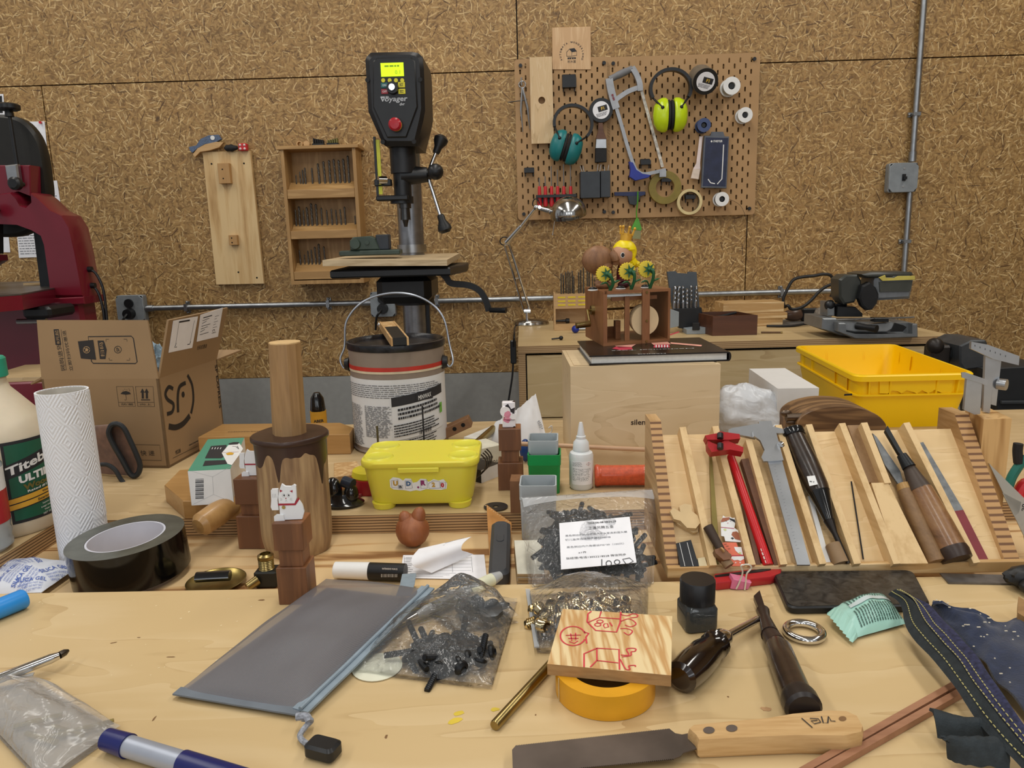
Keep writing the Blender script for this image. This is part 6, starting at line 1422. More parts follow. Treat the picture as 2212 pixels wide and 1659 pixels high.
g=G();g.bb(-15*k,13*k,-.006,.006,0,16*k,0,.001);g.bb(-15*k,13*k,-.004,.007,16*k,55*k,0,.001);g.build('body',mt2,t)
g=G(T(-8*k,-.007,36*k)@XZ);g.lathe([(0,-.004),(11*k,-.004),(11*k,.003),(0,.003)],20);g.bb(0,22*k,-17*k,-5*k,-.003,.002);g.build('disc',mt2,t)
# --- left middle: hand screw clamp, cat carton, handle
M_cl=wood('clamp_maple','9f7642','ba9059','x',.6,.4,coat=.2);Zm=Zf(340,700,.3737)
def slab2(name,pts_top,ztop,zbot,label,cat_,m=M_cl,txt=None,group=None):
 pts=[P(a,b_,ztop)for a,b_ in pts_top];o=sum(pts,Vector())/len(pts);o.z=zbot;t,gg=wt(name,label,cat_,o,group);g=G();g.prism([(p_.x-o.x,p_.y-o.y)for p_ in pts],0,ztop-zbot,0,bev=.001)
 if txt:F=Face(Vector((0,0,ztop)),Vector((1,0,ztop)),Vector((0,1,ztop)));g.T=T(*-o);ftext(g,F,txt[0],txt[1],txt[2],txt[3],txt[4],rot=180)
 g.build('jaw',[m,M_ink],t);return t,o
zj=BZ+.036
slab2('hand_screw_jaw',[(428,944),(755,938),(764,924),(735,913),(480,916)],zj,BZ+.0003,'long maple clamp jaw with burnt lettering lying behind the mallet','clamp',txt=('JORGENSEN',528,932,5,70))
slab2('hand_screw_jaw',[(355,1048),(395,1082),(520,1082),(560,1030),(470,1008),(388,1015)],BZ+.026,BZ+.0003,'nearer maple clamp jaw under the green cat carton','clamp')
A=P(425,1140,TZ+.036);B=P(510,1083,BZ+.022);t,gg=wt('clamp_handle','round maple clamp handle sticking out over the tray','handle',A)
g=gg();axis(g,A,B,[(0,0),(.03,.010),(.12,.0155),(.5,.0165),(.9,.013),(1.0,.010),(1.0,0)],24);g.build('grip',M_cl,t);g=gg();axis(g,B,B+(B-A)*.25,[(0,0),(0,.011),(1,.011),(1,0)],20);g.build('ferrule',M_steel,t)
zc=BZ+.027;a=P(414,1092,zc-.001);b_=P(505,1087,zc-.001);hk=Hh(a,1018);at=a+up_*hk;bt_=P(504,1004,at.z);ct_=P(524,946,at.z);dt_=P(449,949,at.z)
u=b_-a;v=dt_-at;v=Vector((v.x,v.y,0));t,gg=wt('toy_carton','green and white carton with black and white cat artwork lying on the clamp','carton',a)
g=gg();pbox(g,a,u,v,hk,ms=[0,1,0,0,0,0]);F=Face(at,at+u,at+v,.0);Fs2=Face(a,b_,a+up_)
Zn=Zf(340,700,.3737)
fpoly(g,F,Zn([(275,775),(310,705),(400,698),(390,760),(370,775)]),2,.0004);fpoly(g,F,Zn([(262,820),(275,790),(410,785),(400,808)]),2,.0004);fpoly(g,F,Zn([(372,745),(410,700),(475,690),(495,720),(470,760),(430,815),(405,808)]),0,.0005);fpoly(g,F,Zn([(410,690),(440,682),(472,682),(465,695),(420,698)]),2,.0006)
fpoly(g,F,Zn([(395,748),(420,740),(443,745),(435,755),(405,757)]),4,.0008);fstroke(g,F,Zn([(372,743),(470,738)]),1.2,3,.0007)
for i in range(4):fstroke(g,F,Zn([(315+i*16,723),(320+i*16,713)]),1.6,0,.0008)
fstroke(g,F,Zn([(433,706),(455,708),(470,722),(462,705)]),1.4,2,.0008)
for i in range(15):X=222+i*3;fpoly(g,Fs2,Zn([(0,0)])and[(416+.55*0+1.0*9+0,0)]if 0 else[(422,1035+i*2.9),(440,1034+i*2.9),(440,1034.9+i*2.9+(i%3)*.5),(422,1035.9+i*2.9+(i%3)*.5)],2,.0004)
for q in([(414,1018),(459,1030),(505,1004)],[(459,1030),(461,1068),(416,1090)],[(461,1068),(504,1086)]):fstroke(g,Fs2,q,.6,5,.0004)
g.build('carton_body',[M_white,mat('carton_green','4c8d74',.5,vary=.01),M_ink,M_col,mat('gold_dot','d1a02f',.5,vary=0),mat('crease_grey','b9bbbd',.6,vary=0)],t,smooth=False)
slab2('pine_block',[(721,1030),(786,1022),(771,996),(721,1000)],BZ+.026,BZ+.0003,'small pine end block between mallet and yellow box','block',M_pine)
o=P(803,1058);g=G();k=mpp(o);t=thing('tin','red round tin with yellow lid behind the yellow box','tin',o);g.lathe([(0,0),(.028,0),(.030,.004),(.030,.022),(0,.022)],32);g.build('base',mat('tin_red','9d2226',.35),t);g=G();g.lathe([(.027,.0222),(.028,.024),(.026,.032),(0,.033)],32);g.build('lid',mat('tin_lid_yellow','cbbd2a',.4),t)
o=P(740,1090);k=mpp(o);t,gg=wt('thumb_plane','glossy black cast thumb plane with knob beside the mallet','plane',o)
M_gb=mat('gloss_black','141415',.12,vary=0,coat=.5)
g=G();g.lathe([(0,0),(.022,0),(.024,.004),(.018,.008),(.014,.018),(0,.02)],28,M=Matrix.Diagonal((1.3,.9,1,1)));g.sph((-.012,0,.022),.013,.012,.018);g.sph((.014,-.002,.016),.010,.012,.015);g.build('body',M_gb,t)
g=G();g.cyl((.004,0,.034),(.018,-.006,.031),.008,None,18);g.build('cap',mat('blue_black','252c38',.3),t);g=G();g.cyl((.006,-.004,.014),(.010,-.004,.03),.003,None,10);g.build('screw',M_brass,t)
for px,py,r_,h_,c_,lb in((768,1072,.010,.004,mat('faded_red','8d3a3e',.6),'small faded red disc beside the thumb plane'),(779,1058,.0,.0,M_pine,None)):
 if lb:g=G();g.cyl((0,0,0),(0,0,h_),r_,None,20);solo('disc',g,c_,lb,'disc',P(px,py)+up_*.0003)
A=P(770,1057,BZ+.0055);g=G(T(*-A));axis(g,A,P(792,1058,BZ+.0055),[(0,0),(0,.005),(1,.005),(1,0)],14);solo('dowel_stub',g,M_pine,'short pale dowel stub in front of the red tin','dowel',A)
o=P(690,925);k=mpp(o);hb=Hh(o,848);t,gg=wt('dark_bottle','black shouldered bottle with amber label behind the mallet','bottle',o);rb=16*k
g=G();g.lathe([(0,0),(rb*1.0,0),(rb*1.05,.01),(rb,hb*.55),(rb*.85,hb*.85),(rb*.4,hb),(0,hb)],28);g.build('bottle',M_gb,t);g=G();g.ring(rb*1.07,rb*1.0,hb*.12,hb*.50,28);f_=lambda x,y:Vector((rb*1.08*math.sin(x/rb),-rb*1.08*math.cos(x/rb),y));g.text('ABER',.006,None,1,bold=.04,fn=lambda x,y:f_(x+.004,hb*.25+y));g.build('label',[mat('amber_label','d09a2c',.5),M_ink],t,smooth=False)
# --- clutter behind the yellow box
o=P(874,975);k=mpp(o);g=G();g.lathe([(0,0),(30*k,0),(30*k,Hh(o,936)),(27*k,Hh(o,931)),(0,Hh(o,930))],36);solo('grey_lid_pot',g,mat('slate_grey','5c6268',.5),'grey round plastic pot behind the yellow box','pot',o)
o=P(820,1010);g=G();g.cyl((0,0,0),(0,0,Hh(o,920)),.0018,None,8);solo('metal_rod',g,mat('dull_rod','6b6850',.4,.7),'short thin metal rod standing behind the yellow box','rod',o)
o=P(919,1010);g=G();g.cyl((0,0,0),(0,0,Hh(o,877)),.0013,None,8);solo('metal_rod',g,M_blackm,'tall thin black rod standing behind the yellow box','rod',o)
a=P(915,960);A3=[P(918,958),P(1000,958),P(985,925,BZ+.0)];t,gg=wt('angled_block','tilted walnut block with two drilled holes behind the yellow box','block',a)
g=G(T(*-a));q0=P(930,958);u=P(1000,958)-q0;g.T=T(0,0,.004)@RZ(0);g.T=T(.02,0,.0)@RY(-24);g.bb(-.0,.075,0,.03,0,.018,0,.001)
for x in(.045,.062):g.cyl((x,-.0004,.010),(x,.001,.010),.0038,None,14,1)
g.build('block',[wood('block_walnut','6b4a31','8a6647','x',1,.5),M_hole],t)
def tbox(name,a_,b_,yt,dpt,label,cat_,mts,ms=None,z=BZ,texts=(),tb=0):
 a=P(*a_,z);b2=P(*b_,z);u=b2-a;h=Hh(a,yt);v=Vector((-u.y,u.x,0)).normalized()*dpt;t,gg=wt(name,label,cat_,a);g=gg();pbox(g,a,u,v,h,ms=ms);
 Ff=Face(a,b2,a+up_);Ft=Face(a+up_*h,b2+up_*h,a+up_*h+v)
 for s_,x,y,hp_,wp_,rot,top in texts:ftext(g,Ft if top else Ff,s_,x,y,hp_,wp_,rot=rot,m=1)
 g.build('carton_body',mts,t,smooth=False);return t
tbox('incense_box',(1003,968),(1048,975),944,.09,'white slim box with upside down blue lettering behind the yellow box','box',[mat('box_offwhite','d8d6cf',.6),mat('blue_letter','2f4f8d',.6,vary=0)],texts=(('SANDALWOOD',1020,958,5,36,180,0),))
tbox('incense_box',(1030,1012),(1085,1000),972,.05,'cream slim box with upside down black lettering behind the right tower','box',[mat('box_cream','d3cfbd',.6),M_ink],texts=(('INCENSE',1050,990,6,34,180,0),('STUPA',1067,998,8,30,180,0)))
a=P(1040,1044);tbox('black_card_box',(1040,1044),(1080,1028),1016,.075,'small black box with white end in front of the cream box','box',[M_black,M_white],ms=[0,0,1,0,0,0])
A=P(1040,1004,BZ+.03);t,gg=wt('fork','metal fork with four dark tines leaning behind the yellow box','fork',A)
for i in range(4):
 p_=[W(1033+i*4+dx,1022-i*4+dy,A.y-.01)for dx,dy in((-4,10),(6,2),(15,-10),(16,-28),(6,-40))];g=gg();g.tube(smooth(p_,4),.0011,6);g.build('tine',mat('dark_steel','5a544c',.3,.9),t)
A=W(1030,957,1.2);B=W(1066,926,1.27);g=G(T(*-A));axis(g,A,B,[(0,0),(0,.0065),(1,.0065),(1,0)],16);solo('brass_tube',g,M_brass,'brass tube leaning towards the dust mask','tube',A)
o=P(1120,960);t,gg=wt('dust_mask','white folded dust mask with printed text and ear loop','mask',o)
ap=W(1157,850,o.y+.03);L0=P(1045,985);L1=P(1100,1000);R0=P(1187,975);BK=P(1190,940)
pk=[W(1050,962,o.y-.01),W(1085,920,o.y),W(1100,890,o.y+.01)]
def mfold(a,b_,c,d,bul,sd):return lambda u_,v_:(a.lerp(b_,u_)).lerp(d.lerp(c,u_),v_)+Vector((0,-1,.3))*bul*math.sin(PI*u_)*math.sin(PI*v_)+Vector((0,0,1))*.0016*noise.noise(Vector((u_*7,v_*7,sd)))
low=Vector((0,0,.002));g=gg();g.grid(mfold(W(1113,978,o.y-.03),R0+low,ap,W(1117,885,o.y-.01),.008,1),14,14,0,.0012);Fm=Face(W(1113,978,o.y-.03),R0+low,ap,.007)
for s_,x,y,hp_,rot in(('9502+',1167,918,7,-62),):ftext(g,Fm,s_,x,y,hp_,None,rot=rot,h=.004)
g.build('front_panel',[mat('mask_white','dedee0',.8,vary=.02),M_greyink],t)
g=gg();g.grid(mfold(W(1045,972,o.y-.02),W(1113,978,o.y-.03),W(1117,885,o.y-.01),W(1070,912,o.y+.0),.012,2),14,14,0,.0012);g.build('side_panel',mat('mask_white','dedee0',.8),t)
g=gg();g.tube(smooth([W(a_,b_,o.y+.01)for a_,b_ in((1185,925),(1192,920),(1191,933),(1180,938))],6),.0012,6);g.build('ear_loop',M_white,t)
A=P(1125,975,BZ+.03);A=W(1090,957,1.105);B=W(1392,971,1.105);g=G(T(*-A));axis(g,A,B,[(0,0),(0,.0036),(1,.0036),(1,0)],12);solo('long_dowel',g,wood('dowel_pale','bf9a78','d4b08e','x',1,.5),'long pale dowel running behind the green bin to the rack','dowel',A)
A=P(1284,1027,BZ+.017);B=P(1396,1026,BZ+.017);t,gg=wt('cord_roll','orange cord wound handle lying beside the white bottle','handle',A)
g=gg();axis(g,A,B,[(0,0),(0,.014),(.04,.0165),(.1,.0155)]+[(q/60,.0145+.0006*(q%2))for q in range(7,58)]+[(1,.015),(1,0)],24);g.build('wound_cord',mat('orange_cord','c4502c',.45,vary=.1,vs=200,coat=.3),t,ang=60)
o=P(1256,1052);k=mpp(o);hb=Hh(o,912);t,gg=wt('glue_vial','small white glue bottle with tall nozzle and printed label','bottle',o);r_=26*k
M_ldpe=mat('ldpe_white','d9dcdd',.35,vary=.01,sss=.1)
g=G();g.lathe([(0,0),(r_*.9,0),(r_,.004),(r_,hb*.50),(r_*.92,hb*.545),(r_*.66,hb*.57),(r_*.66,hb*.60)],36);g.build('body',M_ldpe,t)
g=G();g.lathe([(r_*.68,hb*.585),(r_*.62,hb*.70),(r_*.40,hb*.75),(r_*.40,hb*.79),(r_*.32,hb*.80),(r_*.16,hb*.98),(r_*.12,hb),(0,hb)],28,sq=lambda a:1+.01*math.cos(a*24));g.build('nozzle_cap',M_ldpe,t)
g=G();f_=lambda x,y:Vector((r_*1.012*math.sin(x/r_),-r_*1.012*math.cos(x/r_),y));g.grid(lambda u_,v_:f_((u_-.5)*r_*1.9,hb*(.09+.36*v_))*.995,12,1,0,.0003)
g.lines(-r_*.85,r_*.1,hb*.37,hb*.44,5,None,1,2,.4,f_,.003);g.lines(-r_*.85,r_*.85,hb*.15,hb*.34,13,None,1,3,.4,f_,.004);g.T=Matrix.Identity(4)
stroke(g,[(r_*.55,hb*.43),(r_*.75,hb*.405),(r_*.55,hb*.38),(r_*.35,hb*.405)],.0005,0,2,fn=f_,closed=True);g.text('!',.003,None,1,bold=.05,fn=lambda x,y:f_(r_*.55+x,hb*.405+y));g.build('label',[M_paper,M_greyink,mat('hazard_red','b5383c',.5,vary=0)],t,smooth=False)
def tub(A_,B_,yt,dpt,label,m_,z=BZ,tap=.88,lip=.006,deep=1.0,zmin=0):
 a=P(*A_,z);b2=P(*B_,z);w_=(b2-a).length/tap;h=Hh(a,yt);u=b2-a;o=(a+b2)/2+Vector((-u.y,u.x,0)).normalized()*dpt/2;o.z=z
 t=thing('parts_bin',label,'bin',o,math.degrees(math.atan2(u.y,u.x)));g=G();th=.0018
 S=[(tap*w_,0),(tap*w_+.001,.001),(w_*.965,h*.72),(w_,h*.74),(w_,h),(w_-th*2,h),(w_*.965-th*2,h*.72),(tap*w_-th*2,.003)]
 loft(g,[rsec(s_,dpt*(s_/w_),.004,z_)for s_,z_ in S]);g.build('bin_body',m_,t,ang=30);return t,o,h,w_
tub((1146,1060),(1203,1060),953,.045,'pale grey stacking bin behind the green bin',mat('bin_grey','a9b1b5',.4,vary=.02))
tub((1145,1068),(1208,1068),984,.04,'green stacking bin in front of the grey bin',mat('bin_green','128a45',.4,vary=.03))
tub((1128,1168),(1200,1168),1050,.045,'tall pale grey bin beside the plastic screw bag',mat('bin_grey','a9b1b5',.4),z=TZ,tap=.9)
o=P(1133,1062);
tbox('dark_board_block',(1103,1108),(1128,1108),1040,.03,'upright brown wood piece left of the tall grey bin','block',[wood('brown_block','6e4a2f','8b633f','z',1,.5)])
o=P(1140,1010,BZ);g=G();g.sph((0,0,.02),.010,.012,.019);solo('blue_bottle',g,mat('deep_blue','1c3f7a',.3),'small deep blue container behind the right walnut tower','container',o+Vector((-.003,.03,0)))
o=P(1071,1096);g=G();g.ring(.0165,.004,0,.0014,36);solo('washer',g,mat('dark_washer','4d4b49',.4,.8),'large dark steel washer at the tray rim','washer',o+up_*.0003)
o=P(893,1178,TZ);k=mpp(o);t,gg=wt('carved_ball','reddish carved wooden owl like ball standing in the tray','carving',o);M_rw=wood('red_wood','7d4526','9f6038','z',1.2,.5);r_=36*k
g=G();g.sph((0,0,r_*.98),r_,r_,r_,36,24,fn=lambda d:1+.035*noise.noise(d*5)-.06*max(0,d.z-.5));g.build('body',M_rw,t,ang=25)
for sx,dz in((-.38,1.72),(.42,1.95)):g=G(T(sx*r_,-.0*r_,dz*r_)@RY(14 if sx>0 else-25));g.sph((0,0,-.15*r_),r_*.42,r_*.48,r_*.62,16,12,fn=lambda d:1+.06*noise.noise(d*4));g.build('ear',M_rw,t,ang=25)
A=P(722,1231,TZ+.0105);B=P(876,1236,TZ+.0105);t,gg=wt('marker','white capped black paint marker lying in the tray','marker',A)
g=gg();axis(g,A,A.lerp(B,.50),[(0,0),(0,.007),(.03,.0095),(1,.0102),(1,0)],24);g.build('cap',M_white,t);g=gg();axis(g,A.lerp(B,.502),B,[(0,0),(0,.0100),(1,.0100),(1,0)],24);
for s_,x,y,hp_,wp_ in(('INTENSIVE FORCE',842,1229,4,34),):F=Face(A.lerp(B,.5)+Vector((0,-.0101,0)),B+Vector((0,-.0101,0)),A.lerp(B,.5)+Vector((0,-.0101,1)),.0);ftext(g,F,s_,x,y,hp_,wp_,h=.0002)
for i in range(14):fstroke(g,F,[(824+i*2.6,1240),(824+i*2.6,1247)],.5+.6*(i%3==0),1,.0004)
g.build('barrel',[M_black,M_white],t)
def paper(name,pts,z,label,th=.0004,cat_='paper',extra=None,m_=None):
 F=Face(Vector((0,0,z+th)),Vector((1,0,z+th)),Vector((0,1,z+th)));q=[F.q(a,b_)for a,b_ in pts];o=sum(q,Vector())/len(q);o.z=z;t,gg=wt(name,label,cat_,o);g=gg();g2=g.T;g.T=g2@T(0,0,0);g.prism([(p_.x,p_.y)for p_ in q],z,z+th,0);g.T=g2
 if extra:extra(g,F)
 g.build('sheet',[m_ or M_paper,M_greyink],t,smooth=False);return t
def rc_(g,F):
 for i in range(5):fstroke(g,F,[(873,1206+i*7),(1018,1204+i*7)],.6)
 for x in(873,975,1018):fstroke(g,F,[(x,1202),(x+3,1236)],.6)
 for i in range(8):fstroke(g,F,[(876,1205+i*4.2),(892-(i%3)*3,1205+i*4.2)],1.4);
 for i in range(3):fstroke(g,F,[(885,1238+i*3.5),(985-(i*14),1238+i*3.5)],.8)
paper('receipt',[(871,1199),(1046,1198),(1052,1252),(863,1248)],TZ+.0005,'flat printed form lying in the tray under the folded paper',extra=rc_)
t,gg=wt('folded_paper','folded printed white paper standing half open on the form','paper',P(950,1220,TZ+.001));zt_=TZ+.001
pa=[P(889,1232,zt_),P(932,1238,zt_),P(1023,1196,zt_+.002),P(980,1190,zt_)]
f1=lambda u_,v_:(W(889,1228,pa[0].y).lerp(P(980,1188,zt_+.003),v_)if 0 else P(893,1222,zt_).lerp(P(985,1178,zt_+.003),v_)).lerp(P(933,1238,zt_).lerp(P(1022,1196,zt_+.004),v_),u_)
g=gg();pth=[(0,0,0),(.3,0,.0),(.7,0,.0),(1,0,0)]
prof=[(893,1232,.001),(910,1237,.0005),(932,1239,.001),(928,1228,.012),(905,1222,.022),(889,1210,.021),(896,1195,.024)]
q0=[P(a,b_,zt_+h_)for a,b_,h_ in prof];off=P(1010,1190,zt_)-P(925,1232,zt_);off2=off*1.05+up_*.006
ql=smooth(q0[:4],5);qu=smooth([P(932,1238,zt_+.002),P(912,1230,zt_+.008),P(892,1222,zt_+.016),P(890,1205,zt_+.022),P(905,1186,zt_+.024)],5)
g.grid(lambda u_,v_:qu[min(int(u_*20+.5),20)]+(P(1022,1197,zt_+.004)-P(932,1238,zt_+.002)).lerp(P(1018,1160,zt_+.026)-P(905,1186,zt_+.024),u_)*v_,20,10,0,.0004)
Fp=Face(P(892,1222,zt_+.018),P(1020,1180,zt_+.018),P(905,1186,zt_+.026));g.T=T(*-t.location)
for i in range(5):fstroke(g,Fp,[(945+i*4,1193-i*4-i),(990+i*3,1178-i*4)],.7,1,.002)
g.build('sheet',[M_paper,M_greyink],t)
q=[P(a,b_,TZ+.001)for a,b_ in((1058,1253),(1090,1253),(1104,1140),(1052,1092))]
t,gg=wt('leather_sheath','tan stitched leather sheath under the dark grey case','sheath',P(1078,1170,TZ+.0003));pts=[(1050,1092),(1104,1128),(1100,1250),(1090,1254),(1060,1254)]
g=gg();qq=[P(a,b_,TZ+.004)for a,b_ in pts];zs_=BZ+.001
qq[0]=P(1051,1090,BZ+.006);qq[1]=P(1105,1129,BZ-.006);n_=len(qq);vs=qq+[p_+Vector((0,0,-.003))for p_ in qq];g.add(vs,[(0,1,2),(0,2,3),(0,3,4),(5,7,6),(5,8,7),(5,9,8)]+[(i,(i+1)%5,5+(i+1)%5,5+i)for i in range(5)]);g.build('leather',mat('tan_leather','b57e42',.55,vary=.1),t,smooth=False)
g=gg();a,b_=qq[0],qq[1];dd_=(P(1056,1100,BZ)-P(1051,1090,BZ))*.25
for i in range(12):p_=a.lerp(b_,(i+.3)/12)+Vector((-.0025,0,.0004))+dd_*.5;g.box(.002,.0008,.0006,p_,0)
o_=g.build('stitching',mat('cream_thread','d8c39a',.6),t);o_['kind']='stuff'
A=P(1078,1253,TZ+.011);B=P(1083,1138,TZ+.024);t,gg=wt('tool_case','dark grey rounded plastic case leaning in the tray','case',A);Lc=(B-A).length
Mc=align(A,B,(1,0,0));Mc=Matrix(((B-A).normalized().cross(Vector((0,0,1))).normalized(),(B-A).normalized(),(B-A).normalized().cross(Vector((0,0,1))).normalized().cross((B-A).normalized()))).transposed().to_4x4();Mc.translation=A
g=gg(Mc);g.prism([(a_,b_+Lc/2)for a_,b_ in rr(46*mpp(A),Lc,.008)],-.010,.010,0,bev=.004);g.build('shell',mat('case_grey','3c3e42',.5,vary=.04),t)
g=gg(Mc);g.prism([(a_,b_+Lc*.63)for a_,b_ in rr(.009,.019,.004)],.0101,.0108,0,bev=.0003);g.build('button',mat('case_grey','3c3e42',.5),t)
for i in range(5):
 pts=[(1117,1240),(1176,1240),(1168,1166),(1110,1167)];z_=TZ+.0004+i*.0042;q=[P(a,b_,TZ+.021)for a,b_ in pts];q=[Vector((p_.x,p_.y,0))+Vector(((i%2)*.0006,(i%3)*.0005,0))for p_ in q];g=G();c_=sum(q,Vector())/4
 g.prism([(p_.x-c_.x,p_.y-c_.y)for p_ in q],0,.0036,1,mtop=0,bev=.0004);solo('wood_tile',g,[mat('tile_white','d9d6c6',.6),wood('tile_edge','8f7550','b79d74','x',2,.6)],['lowest','second lowest','middle','second highest','topmost'][i]+' thin square tile of the stack beside the screw bag','tile',(c_.x,c_.y,z_),group='stack of thin white topped tiles')
 # --- sloped tool rack
Zt=Zf(1370,850,.38065)
pF=P(1442,1250);Yf=P(1800,1243).y;YT=Yf+.125;zpt=W(1700,934,YT).z
xL_=pF.x;b0=Vector((xL_,Yf+.008,BZ+.006));F=Face(b0,b0+Vector((1,0,0)),Vector((xL_,YT,zpt)))
xi=F.q(1426,945).x;xr_=F.q(2036,928).x;xr2=F.q(2185,1213).x;xR=(xr_+xr2)/2
o=Vector((xL_,Yf,BZ+.0004));t,gg=wt('tool_rack','sloped pine and birch tool rack with seven dividers and wooden sides','rack',o)
Lp=(Vector((xL_,YT,zpt))-b0).length
g=gg();g.T=g.T@F.m;g.bb(xi-xL_-.001,xR-xL_+.001,0,Lp,-.008,0);g.build('sloped_panel',M_rackply,t,smooth=False)
g=gg();g.bb(xL_,xR+.02,Yf,Yf+.007,BZ+.0004,BZ+.0125,0,.0006);g.build('front_lip',M_pinex,t)
sl=(zpt-b0.z)/(YT-b0.y);zTop=BZ+Hh(P(1384,1132),894);yB_=P(1384,1132).y
M_rs=wood('rack_side_pine','9d7748','caa575','y',1.0,.5,ring=1.3,fine=.4);M_rend=plyedge('ring_end_grain','6e4a2c','b98f5d',.0022)
def side(x0,x1):
 ln=lambda y:b0.z+(y-b0.y)*sl;Yk=YT-.006
 pr_=[(Yf+.0072,BZ+.0006),(yB_,BZ+.0006),(yB_,zTop),(Yk,zTop),(Yk-.002,ln(Yk)+.022),(Yf+.0072,ln(Yf)+.014)]
 g=gg();n_=6;vs=[(x,a,b_)for x in(x0,x1)for a,b_ in pr_]
 g.add(vs,[tuple(range(n_)),tuple(range(2*n_-1,n_-1,-1))]+[(i,i+n_,(i+1)%n_+n_,(i+1)%n_)for i in(0,1,2,5)],0);g.add(vs,[(i,i+n_,(i+1)%n_+n_,(i+1)%n_)for i in(3,4)],1)
 g.build('side_board',[M_rs,M_rend],t,smooth=False)
side(xL_-.0,xi);side(xR,xR+.016)
M_div=wood('divider_pine','be9a66','d9ba88','y',.9,.5,ring=1.2,fine=.45)
def onF(a,b_,h_):return F.q(a,b_,h_)
def strip(A_,B_,w_,h_,m_,nm='divider',par=None,b0_=.0003,bev=0):
 """bar lying on the panel: centre line of its top from photo point A_ to B_"""
 a=onF(*A_,h_);b_=onF(*B_,h_);d=(b_-a);x=d.cross(F.n).normalized()*w_/2;dn=F.n*(h_-b0_)
 vs=[a-x,a+x,b_+x,b_-x];vs=vs+[v_-dn for v_ in vs]
 g=gg();g.add(vs,[(0,1,2,3),(7,6,5,4),(0,4,5,1),(1,5,6,2),(2,6,7,3),(3,7,4,0)]);return g if nm is None else g.build(nm,m_,par or t,smooth=False)
for a,b_ in(((275,190),(450,975)),((460,185),(670,972)),((650,262),(850,970)),((818,178),(1072,967)),((992,175),(1268,966)),((1180,168),(1492,966)),((1305,165),(1440,508)),((1545,165),(1945,960))):
 a,b_=Zt([a,b_]);strip(a,b_,.0074,.017,M_div)
q=[onF(*p_,.0155)for p_ in Zt([(1345,507),(1440,505),(1668,964),(1500,966)])];g=gg();vs=q+[v_-F.n*.015 for v_ in q];g.add(vs,[(3,2,1,0),(4,5,6,7),(0,1,5,4),(1,2,6,5),(2,3,7,6),(3,0,4,7)]);g.build('filler_block',M_div,t,smooth=False)
def onrack(name,label,cat_,parts,group=None,c=None):
 """parts: (part name, material, kind, data...)"""
 o=onF(*c,0);t2,g2=wt(name,label,cat_,o,group)
 for p_ in parts:
  nm,m_,kd=p_[:3];g=g2()
  if kd=='rod':A,B,h_,prof=p_[3:7];axis(g,onF(*A,h_),onF(*B,h_),prof,20)
  elif kd=='poly':fpoly(g,F,p_[3],0,p_[4],p_[5]-0 if len(p_)>5 else .001)
  elif kd=='fn':p_[3](g)
  g.build(nm,m_,t2)
 return t2
def pr_(*r_):return[(0,0)]+[(t_,q_)for t_,q_ in r_]+[(r_[-1][0],0)]
ZT=lambda*p_:Zt(list(p_));z1=lambda x,y:Zt([(x,y)])[0]
M_maple=mat('maple_toy','cdb183',.5,vary=.04)
onrack('wooden_clasp','small pale wooden jointed toy clasp in the first rack bay','toy',[('upper_leaf',M_maple,'poly',ZT((203,668),(222,648),(262,672),(255,640),(285,625),(325,632),(328,668),(360,692),(374,735),(350,765),(300,762),(262,722),(225,712)),.014,.007),('lower_leaf',M_maple,'poly',ZT((215,690),(262,720),(300,760),(368,745),(362,785),(335,790),(245,740)),.0065,.006)],c=z1(290,710))
onrack('lead_case','dark flat plastic case with pale lines at the bottom of the first rack bay','case',[('case',mat('dark_case','2c2e31',.3),'poly',ZT((238,850),(322,830),(368,980),(262,985)),.009,.0085),('line',M_white,'fn',lambda g:[fstroke(g,F,ZT(*q),1.0,0,.0093)for q in(((257,848),(288,980)),((300,845),(335,980)))])],c=z1(300,910))
onrack('chalk_piece','small cream block beside the dark case in the rack','block',[('block',mat('cream_block','d3c5a0',.7),'poly',ZT((360,935),(400,928),(415,978),(368,982)),.008,.0075)],c=z1(390,955))
onrack('toy_hammer','tiny dark wooden hammer lying across the second rack divider','hammer',[('handle',mat('dark_stick','3a2a1e',.6),'rod',z1(418,755),z1(490,885),.022,pr_((0,.0055),(1,.0045))),('head',M_walnut,'poly',ZT((455,885),(500,872),(552,915),(545,940),(508,945),(462,905)),.027,.012),('pin',M_pine,'rod',z1(497,890),z1(503,886),.028,pr_((0,.003),(1,.003))),('peg',mat('peg_tan','8c7152',.6),'rod',z1(515,945),z1(540,980),.019,pr_((0,.0055),(1,.0055)))],c=z1(480,900))
def catcard(g):
 s_=Zf(1480,1090,.12054);h_=.0108
 fpoly(g,F,s_([(640,320),(640,280),(670,235),(680,195),(725,225),(800,220),(850,240),(885,235),(900,280),(895,360),(880,415),(945,460),(990,560),(998,672),(720,655),(700,570),(645,560)]),0,h_,.001)
 fpoly(g,F,s_([(642,318),(645,280),(672,238),(800,225),(790,270),(720,300)]),1,h_+.0003);fpoly(g,F,s_([(795,240),(890,270),(900,330),(860,300),(800,270)]),2,h_+.0003)
 fstroke(g,F,s_([(640,405),(880,428)]),1.3,3,h_+.0003);fpoly(g,F,s_([(830,540),(850,490),(920,478),(970,520),(990,640),(900,620)]),1,h_+.0003);fpoly(g,F,s_([(815,600),(845,585),(878,605),(850,625)]),2,h_+.0004)
 fpoly(g,F,s_([(680,445),(715,430),(748,450),(715,472)]),4,h_+.0003);fstroke(g,F,s_([(725,285),(750,300)]),.7,2,h_+.0005);fstroke(g,F,s_([(800,290),(825,300)]),.7,2,h_+.0005);fpoly(g,F,s_([(755,325),(778,325),(768,342)]),3,h_+.0005)
